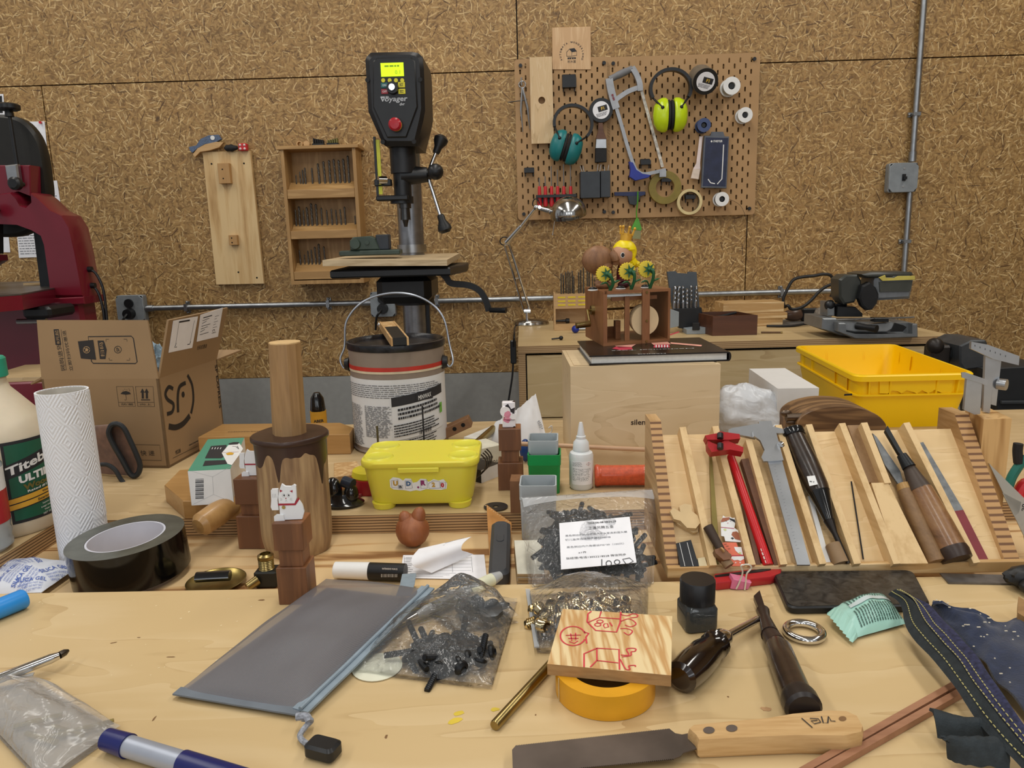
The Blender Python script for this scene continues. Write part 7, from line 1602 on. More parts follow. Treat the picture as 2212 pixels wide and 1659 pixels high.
def catcard2(g):
 s_=Zf(1480,1090,.12054);h_=.0108
 fpoly(g,F,s_([(665,690),(700,675),(920,680),(945,755),(1010,760),(1055,940),(1070,1050),(1062,1100),(845,1100),(800,1000),(835,925),(760,830),(690,770)]),0,h_,.001)
 fpoly(g,F,s_([(875,757),(1010,762),(1035,900),(960,880),(900,820)]),1,h_+.0003);fpoly(g,F,s_([(835,930),(1050,925),(1058,970),(990,1010),(940,990),(880,1000),(825,965)]),1,h_+.0003);fstroke(g,F,s_([(835,912),(1048,912)]),1.3,2,h_+.0004);fpoly(g,F,s_([(950,870),(980,850),(1015,865),(985,890)]),3,h_+.0004)
 for x in(905,985):fpoly(g,F,s_([(x-15,1030),(x+18,1035),(x,1055)]),1,h_+.0004)
 for x,y in((725,710),(760,745),(790,790)):fstroke(g,F,s_([(x-25,y),(x+20,y-5)]),1.5,4,h_+.0004)
M_org=mat('coral_print','dd6f52',.5,vary=0);M_brn=mat('brown_print','9c5c40',.5,vary=0)
onrack('cat_bookmark','flat calico cat shaped card standing in the second rack bay','bookmark',[('card',[M_white,M_brn,M_ink,mat('magenta_print','b02c55',.5,vary=0),mat('pale_green','c7cf8a',.5,vary=0)],'fn',catcard)],c=z1(545,780))
onrack('cat_bookmark','flat coral cat shaped card upside down below the calico one','bookmark',[('card',[M_org,M_white,mat('magenta_print','b02c55',.5,vary=0),mat('pale_green','c7cf8a',.5),M_brn],'fn',catcard2)],c=z1(580,930))
onrack('green_brass_strip','long dull brass strip in the second rack bay','strip',[('bar',mat('dull_brass','8a7b45',.4,.6),'poly',ZT((428,340),(440,338),(478,800),(480,975),(462,975),(440,700)),.006,.0055)],c=z1(450,600))
onrack('red_pencil','long faceted red carpenter pencil with pale printed lettering','pencil',[('shaft',mat('pencil_red','c01d24',.3,vary=.02),'rod',z1(545,350),z1(760,975),.008,pr_((0,.0035),(.02,.0046),(1,.0056))),('lettering',mat('silver_print','c8b8b0',.4),'fn',lambda g:[fstroke(g,F,ZT((718+i*8,880+i*22),(724+i*8,896+i*22)),3.2 if i%3 else 2,0,.0140)for i in range(4)])],c=z1(650,660))
for(a,b_,w_,h_,lb)in((z1(628,370),z1(818,972),.0085,.010,'thicker walnut stick beside the red pencil'),(z1(605,520),z1(705,972),.005,.008,'thin walnut stick left of the red pencil')):
 t2,g2=wt('walnut_stick',lb,'stick',onF(*a,0));g=strip(a,b_,w_,h_,None,None);g.T=T(0,0,0);g.v=[v_+o_ for v_ in g.v for o_ in[Vector(onF(*z1(0,0),0))*0]];g.v=[v_+o-Vector(t2.location)for v_ in g.v];g.build('stick',wood('stick_walnut','4e3120','71492f','y',1,.5),t2,smooth=False)
M_cal=mat('satin_steel','b4b7bb',.3,.85,vary=.06,vs=30)
def beam_marks(g):
 for i in range(26):f_=i/26;x=790+f_*(925-790);y=415+f_*(900-415);fstroke(g,F,ZT((x,y),(x+(16 if i%5==0 else 9),y-3)),.7,0,.0245)
onrack('vernier_caliper','steel vernier caliper lying down the middle of the rack','caliper',[('beam',M_cal,'poly',ZT((705,157),(778,155),(1000,972),(925,972),(760,390)),.020,.003),('graduation',M_greyink,'fn',beam_marks),('slider',M_cal,'poly',ZT((675,210),(800,200),(848,378),(735,385),(722,360),(740,320),(715,265),(680,240)),.0236,.0034),('fixed_jaw',M_cal,'poly',ZT((535,205),(560,195),(705,170),(800,190),(862,205),(850,225),(790,225),(700,235),(690,252),(535,222)),.0205,.0045),('lock_screw',M_chrome,'rod',z1(838,285),z1(828,292),.026,pr_((0,.004),(1,.004)))],c=z1(800,500))
onrack('dark_chisel','thick dark handled marking knife with white sticker, tip down','chisel',[('handle',wood('dark_handle','1f1712','3a2b20','y',2,.3,coat=.3),'rod',z1(905,235),z1(1050,560),.0145,pr_((0,.0115),(.5,.0135),(.92,.0125),(1,.0115))),('end_cap',M_gb,'rod',z1(893,205),z1(908,245),.0145,pr_((0,.0115),(.15,.0135),(.8,.0138),(1,.013))),('ferrule',M_gb,'rod',z1(1050,560),z1(1105,720),.0145,pr_((0,.0118),(.05,.0112),(1,.0055))),('shank',mat('dark_shank','2b2725',.35,.6),'rod',z1(1105,720),z1(1215,965),.0135,pr_((0,.006),(.3,.003),(1,.0022))),('sticker',[M_white,M_ink],'fn',lambda g:(fpoly(g,F,ZT((980,470),(1025,465),(1042,515),(995,525)),0,.0284,.0005),ftext(g,F,'M V',*z1(1010,500),3,10,rot=-10,h=.0288)))],c=z1(1050,500))
onrack('white_strip','long thin white plastic strip under the dark marking knife','strip',[('strip',M_white,'poly',ZT((985,580),(1010,590),(1118,970),(1085,970)),.005,.0045)],c=z1(1050,800))
onrack('wood_peg','short reddish wooden peg at the bottom of the middle bay','peg',[('peg',mat('peg_tan','8c7152',.6),'rod',z1(1128,855),z1(1175,968),.009,pr_((0,.0078),(.04,.0085),(1,.0088)))],c=z1(1150,910))
onrack('thin_wire','thin dark wire lying in the bay right of the middle','wire',[('wire',M_blackm,'rod',z1(1232,500),z1(1300,940),.0015,pr_((0,.0008),(1,.0008)))],c=z1(1265,720))
onrack('tapered_board','dark brown tapered board in the upper right bay','board',[('board',wood('tan_scrap','7d5e3c','96754e','y',1,.5),'poly',ZT((1210,180),(1300,178),(1400,505),(1330,505)),.006,.0055)],c=z1(1290,340))
M_blade=mat('worn_blade','6f7274',.4,.6,vary=.2,vs=80)
onrack('paring_knife','pointed grey knife with slim brown handle in the right bay','knife',[('blade',M_blade,'poly',ZT((1352,225),(1375,245),(1510,440),(1530,515),(1500,515),(1420,400)),.012,.003),('handle',wood('knife_handle','6e5133','8b6a45','y',1.5,.5),'rod',z1(1535,545),z1(1718,958),.011,pr_((0,.0078),(.1,.0088),(1,.0098))),('ferrule',mat('ferrule_tan','a68048',.4),'rod',z1(1522,515),z1(1537,550),.011,pr_((0,.0068),(1,.008)))],c=z1(1600,700))
onrack('large_chisel','large black steel chisel with brown handle and leather end','chisel',[('blade',mat('forged_black','2a2c2e',.4,.6),'fn',lambda g:(fpoly(g,F,ZT((1438,182),(1425,208),(1500,335),(1530,370),(1530,345)),0,.020,.005),axis(g,onF(*z1(1518,350),.018),onF(*z1(1560,420),.018),pr_((0,.0055),(1,.0075))))),('socket',mat('burnt_socket','3f3229',.5),'rod',z1(1552,405),z1(1625,550),.016,pr_((0,.006),(.5,.0090),(1,.0128))),('handle',wood('chisel_handle','5e4029','835d3c','y',1.2,.35,c3='946f49',coat=.3),'rod',z1(1625,545),z1(1800,880),.0165,pr_((0,.0122),(.2,.0132),(.6,.0145),(1,.0150))),('leather_end',mat('dark_leather','30211a',.4),'rod',z1(1800,878),z1(1835,945),.0165,pr_((0,.0152),(.3,.0160),(1,.0150)))],c=z1(1680,600))
onrack('sanding_file','grey blade with dark red grip end in the last rack bay','file',[('blade',M_blade,'poly',ZT((1620,280),(1640,275),(1868,660),(1812,668),(1720,480)),.004,.0035),('grip',mat('maroon_grip','7d2f36',.6,vary=.06),'poly',ZT((1812,668),(1868,660),(2018,957),(1945,957)),.0045,.004)],c=z1(1830,700))
t2,g2=wt('spring_clamp','pair of small red plastic spring clamps on the second divider','clamp',onF(*z1(500,300),.018))
M_clp=mat('clamp_red','a31c22',.35,vary=.03)
for i,q in enumerate((ZT((402,238),(470,225),(485,215),(598,230),(602,255),(540,262),(415,262)),ZT((415,262),(440,278),(470,290),(530,258),(540,272),(620,305),(618,332),(545,318),(440,332),(418,300)))):
 g=g2();fpoly(g,F,q,0,.034-.002*i,.012);g.build('jaw',M_clp,t2)
for y in(240,298):g=g2();axis(g,onF(*z1(488,y-12),.036),onF(*z1(488,y+16),.036),pr_((0,.0035),(1,.0035)),10);g.build('spring',M_black,t2)
Zq=Zf(1990,700,.2894);zB=zTop;A=Vector((xR+.0165,P(1384,1132).y-.03,BZ+.0004))
qf=[P(*p_,zTop)for p_ in Zq([(452,712),(676,705),(512,628),(330,625)])];oq=sum(qf,Vector())/4;oq.z=BZ+.0004
mnx=xR+.017;qf=[Vector((max(p_.x,mnx),p_.y,0))for p_ in qf];t2,g2=wt('gauge_block','heavy upright pine block behind the right side of the rack','block',oq)
g=G();g.prism([(p_.x-oq.x,p_.y-oq.y)for p_ in qf],0,zTop-BZ-.0004,0);g.build('block',wood('thick_pine','a1743f','d0a870','z',.7,.5,ring=4),t2,smooth=False)
yb_=oq.y;Fg=Face(Vector((oq.x,yb_,1)),Vector((oq.x+1,yb_,1)),Vector((oq.x,yb_,2)))
t2,g2=wt('height_gauge','steel double square gauge standing on the pine block','gauge',Fg.q(*Zq([(480,665)])[0]))
for nm,q,h_ in(('upright',[(480,240),(540,230),(550,262),(515,640),(512,665),(462,655)],0),('scale_plate',[(548,262),(598,275),(560,610),(520,600)],-.002),('beam',[(375,132),(500,155),(735,240),(728,308),(540,262),(372,185)],.004)):
 g=g2();fpoly(g,Fg,Zq(q),0,h_,.004);
 if nm=='beam':
  for i in range(7):fstroke(g,Fg,Zq([(402+i*38,155+i*13),(402+i*38,168+i*13)]),.8,1,.0043)
 g.build(nm,[M_cal,M_ink],t2)
g=g2();p_=Fg.q(*Zq([(570,450)])[0]);g.cyl(p_+Vector((.002,.003,0)),p_+Vector((.008,-.004,0)),.0065,None,18);g.build('thumb_screw',M_cal,t2)
t2,g2=wt('small_square','small steel sliding square standing on the pine block','square',Fg.q(*Zq([(385,670)])[0],.012))
for nm,q,h_ in(('blade',[(302,362),(330,360),(500,418),(492,462),(440,440),(305,400)],.0135),('body',[(342,395),(455,430),(440,672),(398,676),(320,640)],.012)):
 g=g2();fpoly(g,Fg,Zq(q),0,h_,.004 if nm=='body' else .0015);g.build(nm,M_cal,t2)
t2,g2=wt('set_square','grey translucent plastic set square leaning right of the rack','set square',P(2190,1160));Zw=Zf(2080,1000,.2534)
yw=Yf+.09;Fw=Face(Vector((xR+.02,yw,BZ+.05)),Vector((xR+1.02,yw-.15,BZ+.05)),Vector((xR+.02,yw+.05,BZ+1)))
g=g2();k_=[Fw.l(Zw(q))for q in([(215,0),(560,340),(560,900),(515,620)],[(330,250),(490,330),(470,420),(430,450)])];g.T=g.T@Fw.m;g.plate(k_[0],[k_[1]],0,.002);g.build('plate',film('smoky_acrylic','b9b9b2',.75,.2,10,.05),t2)
g=g2();ftext(g,Fw,'20',*Zw([(518,380)])[0],7,16,rot=90,m=0,h=.0023);g.build('numerals',M_ink,t2)
o=P(2195,1070);t2,g2=wt('pliers','green and red handled pliers standing at the right edge','pliers',o)
for(q,r_,m_,nm)in(([(2176,1060),(2186,1030),(2205,1000),(2215,985)],.006,mat('teal_grip','1f6e62',.5),'handle'),([(2196,1082),(2212,1050),(2228,1045)],.009,M_redp,'handle'),([(2200,1000),(2198,975),(2200,958)],.006,M_blackm,'jaw')):
 g=g2();g.tube(smooth([W(a,b_,o.y)for a,b_ in q],4),r_,10);g.build(nm,m_,t2)
 # --- front bench things
def seg(g,A,B,m,d=.5):return A+(B-A)*d
def lay(name,label,cat_,parts,o=None):
 """round things lying on the bench: parts (name, material, A px, B px, height, [(t, radius)])"""
 o=o or P(*parts[0][2]);t2,g2=wt(name,label,cat_,o)
 for nm,m_,A,B,h_,prof in parts:g=g2();ha,hb_=h_ if isinstance(h_,tuple)else(h_,h_);axis(g,P(*A,BZ+ha),P(*B,BZ+hb_),prof,22);g.build(nm,m_,t2)
 return t2,g2
o=P(1505,1350);k=mpp(o);r_=36*k;hi=Hh(o,1250);t2=thing('ink_bottle','square shouldered glass ink bottle with black screw cap','bottle',o,8)
g=G();S_=[(1.7,0),(1.9,.001),(1.95,.004),(1.95,hi*.46),(1.7,hi*.53),(1.3,hi*.55)];loft(g,[rsec(r_*s_,r_*s_,r_*.3,z_)for s_,z_ in S_]);g.build('glass',mat('ink_glass','9fa6a8',.05,vary=0,trans=.9),t2)
g=G();loft(g,[rsec(r_*1.84,r_*1.84,r_*.28,.002),rsec(r_*1.84,r_*1.84,r_*.28,hi*.36)]);
for i,s_ in enumerate(('PIGMENT','MADE IN','JAPAN')):g.text(s_,.0032,T(0,-r_*.923,hi*(.29-.08*i))@XZ,1,bold=.02)
g.build('ink',[mat('ink_black','070707',.2,vary=0),M_blackm],t2)
g=G();g.lathe([(r_*.98,hi*.535),(r_*1.04,hi*.545),(r_*1.04,hi*.97),(r_*.98,hi),(0,hi)],48,sq=lambda a:1+.008*math.cos(a*40));g.build('cap',mat('cap_black','1a1a1c',.35,vary=.1),t2)
q=[P(a,b_,BZ+.008)for a,b_ in((1702,1312),(2012,1306),(1972,1231),(1668,1234))];o=sum(q,Vector())/4;o.z=BZ;t2,g2=wt('smartphone','black smartphone face up and dusty in front of the rack','phone',o)
def rpoly(q,r_,n_=6):return[(p_.x-o.x,p_.y-o.y)for p_ in rq(q,r_,n_)]
g=G();g.prism(rpoly(q,.010),.0004,.008,0,bev=.0015);g.build('body',M_black,t2)
mp_,tp_,bp_=nt('dusty_screen');tc=N(tp_,'ShaderNodeTexCoord');n_=N(tp_,'ShaderNodeTexNoise');n_.inputs['Scale'].default_value=70;n_.inputs['Detail'].default_value=8;n_.inputs['Distortion'].default_value=2;L(tp_,tc.outputs['Object'],n_.inputs['Vector']);L(tp_,ramp(tp_,n_.outputs[0],[(.35,'0e0e0f'),(.72,'3e3b37')]),bp_.inputs['Base Color']);bp_.inputs['Roughness'].default_value=.35
cc_=sum(q,Vector())/4;g=G();g.prism([(a*.975,b_*.96)for a,b_ in rpoly(q,.010)],.0081,.0085,0);g.build('screen',mp_,t2)
Zx=Zf(1480,1090,.12054);q=[P(a,b_,BZ+.009)for a,b_ in Zx([(520,1240),(1430,1120),(1640,1105),(1730,1150),(1720,1220),(1540,1290),(560,1400),(515,1370)])];o=q[0].copy();o.z=BZ+.0003;t2,g2=wt('utility_knife','red plastic snap blade cutter lying along the rack lip','knife',o)
g=G();g.prism([(p_.x-o.x,p_.y-o.y)for p_ in q],0,.0085,0,bev=.001);g.build('handle',mat('cutter_red','a8262a',.35,vary=.03),t2)
q=[P(a,b_,BZ+.0095)for a,b_ in Zx([(530,1262),(1450,1140),(1540,1140),(1530,1165),(1350,1200),(540,1295)])];g=G();g.prism([(p_.x-o.x,p_.y-o.y)for p_ in q],.0085,.0091,0);g.build('slider_slot',M_black,t2)
o=P(1597,1270);t2,g2=wt('binder_clip','pink binder clip with upright wire handles in front of the cutter','clip',o);k=mpp(o);yc=o.y;fz=lambda X,Y:W(*Zx([(X,Y)])[0],yc)
g=G(XZ);g.prism([((fz(a,b_)-o).x,max((fz(a,b_)-o).z,0))for a,b_ in((795,1480),(845,1300),(1175,1370),(1115,1560),(1040,1530),(1010,1510),(950,1510),(890,1500))],-.010,.004,0,bev=.001);g.build('clip_body',mat('clip_pink','cf7091',.35,vary=.02),t2)
for q in([(890,1470),(940,1370),(1005,1180),(975,1060),(1040,1040)],[(1040,1490),(1060,1350),(1080,1200),(1160,1100),(1120,1040),(1040,1035)]):g=g2();g.tube(smooth([fz(*p_)+Vector((0,-.005,0))for p_ in q],6),.0009,8);g.build('wire_handle',mat('cream_wire','d8d2c4',.3,.4),t2)
M_dk=wood('dark_rosewood','1f1612','37261d','x',2,.28,coat=.3)
t2,g2=lay('bench_chisel','dark handled skew chisel lying on the bench beside the key ring','chisel',[('handle',M_dk,(1677,1392),(1722,1505),.0125,pr_((0,.0085),(.12,.0112),(.5,.0115),(1,.0120))),('neck',mat('brown_neck','33241e',.4),(1660,1365),(1677,1392),.0125,pr_((0,.0066),(.5,.0080),(1,.0088))),('end_cap',mat('cap_dark_leather','211a18',.4),(1722,1503),(1738,1535),.014,pr_((0,.0124),(.3,.0138),(.85,.0138),(1,.0115)))])
M_dst=mat('dark_forged','3a302c',.35,.6);g=g2();q=[P(a,b_,BZ+.012)for a,b_ in((1628,1287),(1641,1275),(1656,1322),(1644,1326))];vs=q+[p_-up_*.005 for p_ in q];g.add(vs,[(3,2,1,0),(4,5,6,7),(0,1,5,4),(1,2,6,5),(2,3,7,6),(3,0,4,7)]);axis(g,P(1648,1320,BZ+.0105),P(1664,1372,BZ+.0125),pr_((0,.0062),(.3,.0048),(1,.0082)),14);g.build('blade',M_dst,t2)
t2,g2=lay('screwdriver','screwdriver with glossy dark turned handle and steel shaft','screwdriver',[('handle',mat('lacquered_brown','1d120d',.12,vary=.4,vs=15,coat=.8),(1468,1466),(1552,1386),(.0135,.0125),pr_((0,.009),(.04,.0130),(.3,.0145),(.6,.0140),(.78,.0115),(.84,.0125),(.86,.0110),(.90,.0125),(.92,.0112),(.96,.0122),(1,.0105))),('ferrule',M_chrome,(1552,1386),(1573,1373),.0125,pr_((0,.0085),(.5,.0090),(1,.0052))),('shaft',M_chrome,(1573,1373),(1641,1335),(.0125,.010),pr_((0,.0036),(.9,.0033),(1,.0022)))])
o=P(1737,1364,BZ+.0044);g=G();rr_=37*mpp(o);g.tube([(rr_*math.cos(a),rr_*math.sin(a),0)for a in[2*PI*i/40 for i in range(40)]],.0036,14,closed=True);solo('key_ring',g,M_chrome,'shiny steel ring lying on the bench','ring',o)
cs=[P(1838,1386),P(1958,1352),P(1905,1284,BZ+.004),P(1788,1322)];t2,g2=wt('snack_sachet','mint green printed snack sachet with zigzag end','packet',P(1860,1350));fs_=pil(cs,.015,5,.0025)
g=g2();g.grid(lambda u_,v_:fs_(.12+.88*u_,v_),26,22,0,.0008)
for i in range(16):
 for a_,b_ in((.08,.50),(.64,.95)):g.lines(0,b_-a_,0,.04,1,None,1,i*3+int(a_*10),.55,(lambda x,y,i=i,a_=a_:fs_(.2+i*.048+y,a_+x)+up_*.0007),.035)
g.build('wrapper',[mat('mint_foil','a0cdc0',.35,vary=.03),mat('sachet_print','3d5a52',.5,vary=0),mat('sachet_band','bcc8c8',.3)],t2,ang=60)
g=g2();g.grid(lambda u_,v_:fs_(.2+.8*u_,.52+.1*v_)+up_*.0011,14,2,0);g.build('silver_band',mat('sachet_band','bcc8c8',.3),t2)
g=g2();za=P(1787,1324,BZ+.012);zb_=P(1842,1388,BZ+.004);zi=fs_(.12,.98);zj_=fs_(.12,.02);pts=[]
for i in range(17):f_=i/16;pts.append(zb_.lerp(za,f_)+(Vector((-.0016,0,0))if i%2 else Vector((0,0,0))))
vs=pts+[fs_(.12,i/16)+up_*.0002 for i in range(17)];g.add(vs,[(i,i+1,18+i,17+i)for i in range(16)]);g.build('crimped_end',mat('mint_foil','a0cdc0',.35),t2,smooth=False)
o=P(1307,1512);k=mpp(o);rk=109*k;o=P(1307,1490);hy=.021;t2=thing('masking_tape','wide yellow tape roll lying under the stamped wood block','tape',o)
hy=Hh(P(1307,1552),1500);g=G();g.ring(rk,rk*.70,0,hy,72,mi=(0,1));g.cyl((-rk*.95,-rk*.36,.0002),(-rk*.95,-rk*.36,hy),.0004,None,4,1);g.build('tape',[mat('tape_yellow','d99c1f',.35,vary=.03),mat('tape_core3','c9b280',.7)],t2)
zb=BZ+hy+.0006;zt_=zb+.0095;q=[P(a,b_,zt_)for a,b_ in((1182,1434),(1450,1459),(1452,1331),(1216,1315))];o=sum(q,Vector())/4;o.z=zb
t2,g2=wt('stamped_block','square pine block with red house drawings lying on yellow tape','block',o);g=g2();n_=4;vs=[Vector((p_.x,p_.y,z_))for z_ in(zb,zt_)for p_ in q];g.add(vs,[(3,2,1,0),(4,5,6,7)],0);g.add(vs,[(0,1,5,4),(1,2,6,5),(2,3,7,6),(3,0,4,7)],1)
Fb=Face(Vector((0,0,zt_)),Vector((1,0,zt_)),Vector((0,1,zt_)));Zs_=Zf(1050,1220,.26455);zr_=lambda pts,w_=1.6,cl=False,m_=2:fstroke(g,Fb,Zs_(pts),w_*1.7,m_,.0004,closed=cl)
zr_([(860,378),(832,400),(825,465),(895,535),(1065,548),(1095,470),(1100,385)],2);zr_([(940,380),(925,430),(1090,440)],2);zr_([(925,430),(830,470)],1.6)
for cx_,cy_ in((930,462),(912,488)):zr_([(cx_+26*math.cos(i*.6),cy_+13*math.sin(i*.6))for i in range(11)],1.5,True)
zr_([(965,480),(990,478),(1000,505),(970,515),(958,495)],1.5,True);zr_([(1010,470),(1030,500)],1.8)
for q_ in([(1100,405),(1150,415),(1195,400),(1232,405),(1232,425),(1180,432)],[(1100,460),(1170,440),(1225,480),(1180,505),(1135,490)],[(1095,520),(1150,520),(1195,540),(1165,572),(1125,550)]):zr_([(p_.x,p_.y)for p_ in smooth([(a,b_,0)for a,b_ in q_],4)],1.6)
zr_([(612+105+105*math.cos(R(20+i*12.5))*.98-8,580+78*math.sin(R(20+i*12.5)))for i in range(27)],2);zr_([(800,548),(838,558),(815,590),(822,640)],2)
for q_ in([(650,575),(775,572)],[(670,600),(755,600)],[(690,560),(700,620)],[(730,555),(732,615)],[(680,625),(720,640),(750,620)]):zr_(q_,1.6)
zr_([(905,680),(1085,690),(1090,855)],2);zr_([(905,680),(800,725),(800,835)],2);zr_([(905,680),(905,780),(850,835)],1.8);zr_([(905,780),(1080,800)],1.8)
for q_ in([(1100,735),(1165,735),(1145,690),(1180,680),(1222,685),(1215,705),(1185,710),(1180,740),(1110,750)],[(1095,770),(1140,850),(1175,850),(1165,825),(1215,820),(1218,832)]):zr_([(p_.x,p_.y)for p_ in smooth([(a,b_,0)for a,b_ in q_],4)],1.7)
g.build('block',[wood('stamp_pine','c69a62','e6cf9f','y',1.6,.5,ring=3.5,dist=0,fine=.08,contrast=(.1,.6)),wood('stamp_edge','8f6a40','b08a5a','x',1,.6,fine=.6),mat('stamp_red','cf3b48',.6,vary=0)],t2,smooth=False)
lay('brass_rod','round brass rod poking out from under the stamped block','rod',[('rod',M_brass,(1068,1568),(1205,1418),.0042,pr_((0,.0036),(.01,.0041),(1,.0041)))])
Zh=Zf(1380,1200,.27674);q=[P(a,b_,BZ+.016)for a,b_ in Zh([(395,1350),(430,1322),(700,1295),(1000,1270),(1200,1235),(1480,1208),(1620,1215),(1700,1250),(1745,1330),(1735,1375),(1600,1405),(1250,1400),(950,1412),(470,1435),(450,1400)])]
o=P(1660,1570);t2,g2=wt('pull_saw','japanese style pull saw with beech handle marked in black pen','saw',o);M_bh=wood('saw_beech','b8925f','d1ae7c','x',1.2,.45,fine=.7)
qs=[Vector((p_.x,p_.y))for p_ in q];c_=sum(qs,Vector((0,0)))/len(qs)
g=g2();lay_=[(BZ+.0005,.90),(BZ+.004,1.06),(BZ+.012,1.07),(BZ+.016,1.0)];loft(g,[[(c_.x+(p_.x-c_.x)*(1+(s_-1)*.25),c_.y+(p_.y-c_.y)*s_,z_)for p_ in qs]for z_,s_ in lay_]);Fh=Face(Vector((0,0,BZ+.0161)),Vector((1,0,BZ+.0161)),Vector((0,1,BZ+.0161)))
for X,Y,r_ in((547,1362,45),(725,1347,45),(1590,1272,30)):fpoly(g,Fh,Zh([(X+r_*math.cos(i*.35),Y+r_*.6*math.sin(i*.35))for i in range(18)]),1 if r_>40 else 2,.0003)
for q_ in([(1270,1268),(1355,1342)],[(1335,1270),(1400,1272),(1420,1300),(1370,1312),(1345,1290),(1395,1285)],[(1425,1255),(1440,1305),(1475,1305),(1480,1255),(1500,1290),(1535,1292)]):fstroke(g,Fh,Zh(q_),2.6,3,.0005)
g.build('handle',[M_bh,mat('rivet_grey','5c5048',.6),mat('hole_brown','7a5a38',.8),M_ink],t2,ang=50)
Zb=Zf(1050,1220,.26455);top=Zb([(215,1500),(240,1475)])+[];e0=Zb([(240,1478)])[0];e1=Zb([(1500,1340)])[0];pts=[]
for i in range(181):f_=i/180;pts.append((e0[0]+(e1[0]-e0[0])*f_,e0[1]+(e1[1]-e0[1])*f_-(1.8 if i%2 else 0)))
pts+=Zb([(1545,1375),(1600,1385),(1680,1370),(1720,1500),(1610,1535),(1590,1560)]);f0=Zb([(1540,1580)])[0];f1=(1108,1672)
for i in range(161):f_=i/160;pts.append((f0[0]+(f1[0]-f0[0])*f_,f0[1]+(f1[1]-f0[1])*f_+(1.8 if i%2 else 0)))
pts+=Zb([(212,1510)]);zs_=BZ+.008;q=[P(a,b_,zs_)for a,b_ in pts];g=g2();g.prism([(p_.x,p_.y)for p_ in q],zs_-.0009,zs_,0);g.build('blade',mat('saw_steel','6b625c',.42,.75,vary=.15,vs=18),t2,smooth=False)
for i,(a,b_,lb)in enumerate((((1742,1665),(2052,1488),'upper of two long reddish square wooden sticks'),((1765,1673),(2066,1502),'lower of two long reddish square wooden sticks'))):
 A=P(*a,BZ+.003);B=P(*b_,BZ+.003);t2,g2=wt('wooden_stick',lb,'stick',A,'pair of square sticks');d=(B-A).normalized();A=A-d*.03;B=B+d*.02;x=d.cross(up_)*.0026;g=g2();vs=[A-x,A+x,B+x,B-x];vs=[v_+up_*.0025 for v_ in vs]+[v_-up_*.0026 for v_ in vs];g.add(vs,[(0,1,2,3),(7,6,5,4),(0,4,5,1),(1,5,6,2),(2,6,7,3),(3,7,4,0)]);g.build('stick',wood('stick_red','8d6146','a97a5b','x',1,.5),t2,smooth=False)
q=[P(a,b_,BZ+.0015)for a,b_ in((2030,1238),(2228,1243),(2230,1262),(2048,1259))];g=G();o=q[0].copy();o.z=BZ+.0003;g.prism([(p_.x-o.x,p_.y-o.y)for p_ in q],0,.0012,0);g.prism([(p_.x-o.x,p_.y-o.y-.0)for p_ in[q[0].lerp(q[3],.5),q[1].lerp(q[2],.5),q[2],q[3]]],.0012,.0020,0);solo('steel_ruler',g,mat('worn_ruler','6d6a68',.45,.6,vary=.15,vs=60),'dusty steel ruler in front of the rack at the right','ruler',o,smooth=False)
o=P(2200,1275);t2,g2=wt('black_glove','black leather item with white patch at the right edge','glove',o)
g=G();g.sph((.018,.004,.012),.030,.014,.0125,24,16,fn=lambda d:1+.15*noise.noise(d*3));g.sph((.014,-.012,.010),.022,.010,.0095,20,12,fn=lambda d:1+.1*noise.noise(d*4));g.build('body',mat('black_leather','1a1a1b',.45,vary=.1),t2)
g=G();g.sph((.018,-.008,.018),.010,.006,.007);g.build('patch',M_white,t2)
o=P(2192,1372);a=P(2193,1372);b_=P(2235,1400);t2,g2=wt('tan_block','tan wooden block corner on the dark blue cloth at the right edge','block',a);g=g2();pbox(g,a+up_*.010,b_-a,Vector((.02,.03,0)),Hh(a,1328)-.008);g.build('block',wood('tan_blk','8a6841','a98556','x',1,.5),t2,smooth=False)
M_nav=mat('pen_navy','191f5c',.3,vary=.02);M_sil=mat('pen_silver','9da3b0',.35,.3,vary=.03)
t2,g2=lay('blue_pen','navy and silver twin tip marker pen in the lower left','pen',[('cap',M_nav,(229,1596),(278,1612),.0088,pr_((0,.0060),(.05,.0078),(1,.0086))),('barrel',M_sil,(278,1612),(395,1648),.0088,pr_((0,.0076),(1,.0076))),('cap',M_nav,(395,1648),(540,1693),.0088,pr_((0,.0086),(1,.0086)))])
lay('blue_marker','bright blue capped marker at the left edge of the bench','pen',[('cap',mat('sky_blue','2e8fe0',.35,vary=.02),(-80,1346),(54,1292),.0105,pr_((0,.0100),(.96,.0102),(1,.0090)))])
t2,g2=lay('steel_scriber','polished steel scriber entering from the left edge','tool',[('shaft',M_chrome,(-60,1488),(128,1416),(.008,.013),pr_((0,.0042),(.9,.0042),(1,.0032))),('tip',mat('dark_steel','5a544c',.3,.9),(128,1416),(148,1405),.013,pr_((0,.0032),(.6,.0030),(1,.0012)))])
lay('gel_pen','clear pen with pale printed label lying under the small bag','pen',[('barrel',film('clear_pen','d9dcdf',.55,.08,10,.1),(900,1330),(1080,1243),.0078,pr_((0,.0030),(.1,.0055),(.9,.0066),(1,.0045))),('label',mat('cream_label','dcdcc0',.5),(1012,1276),(1062,1252),.0078,pr_((0,.0068),(1,.0068))),('tip',M_chrome,(868,1345),(900,1330),(.0078),pr_((0,.0008),(1,.0030))),('refill',M_steel,(905,1328),(1010,1277),.0078,pr_((0,.0016),(1,.0016)))])
o=P(468,1262,TZ);t2=thing('brass_dish','shallow brass dish in the tray behind the board edge','dish',o);g=G();g.lathe([(0,.0005),(.028,.0005),(.033,.005),(.0335,.0055),(.032,.0055),(.027,.002),(0,.0018)],48);g.build('dish',mat('old_brass','8d7c48',.3,.9,vary=.2),t2)
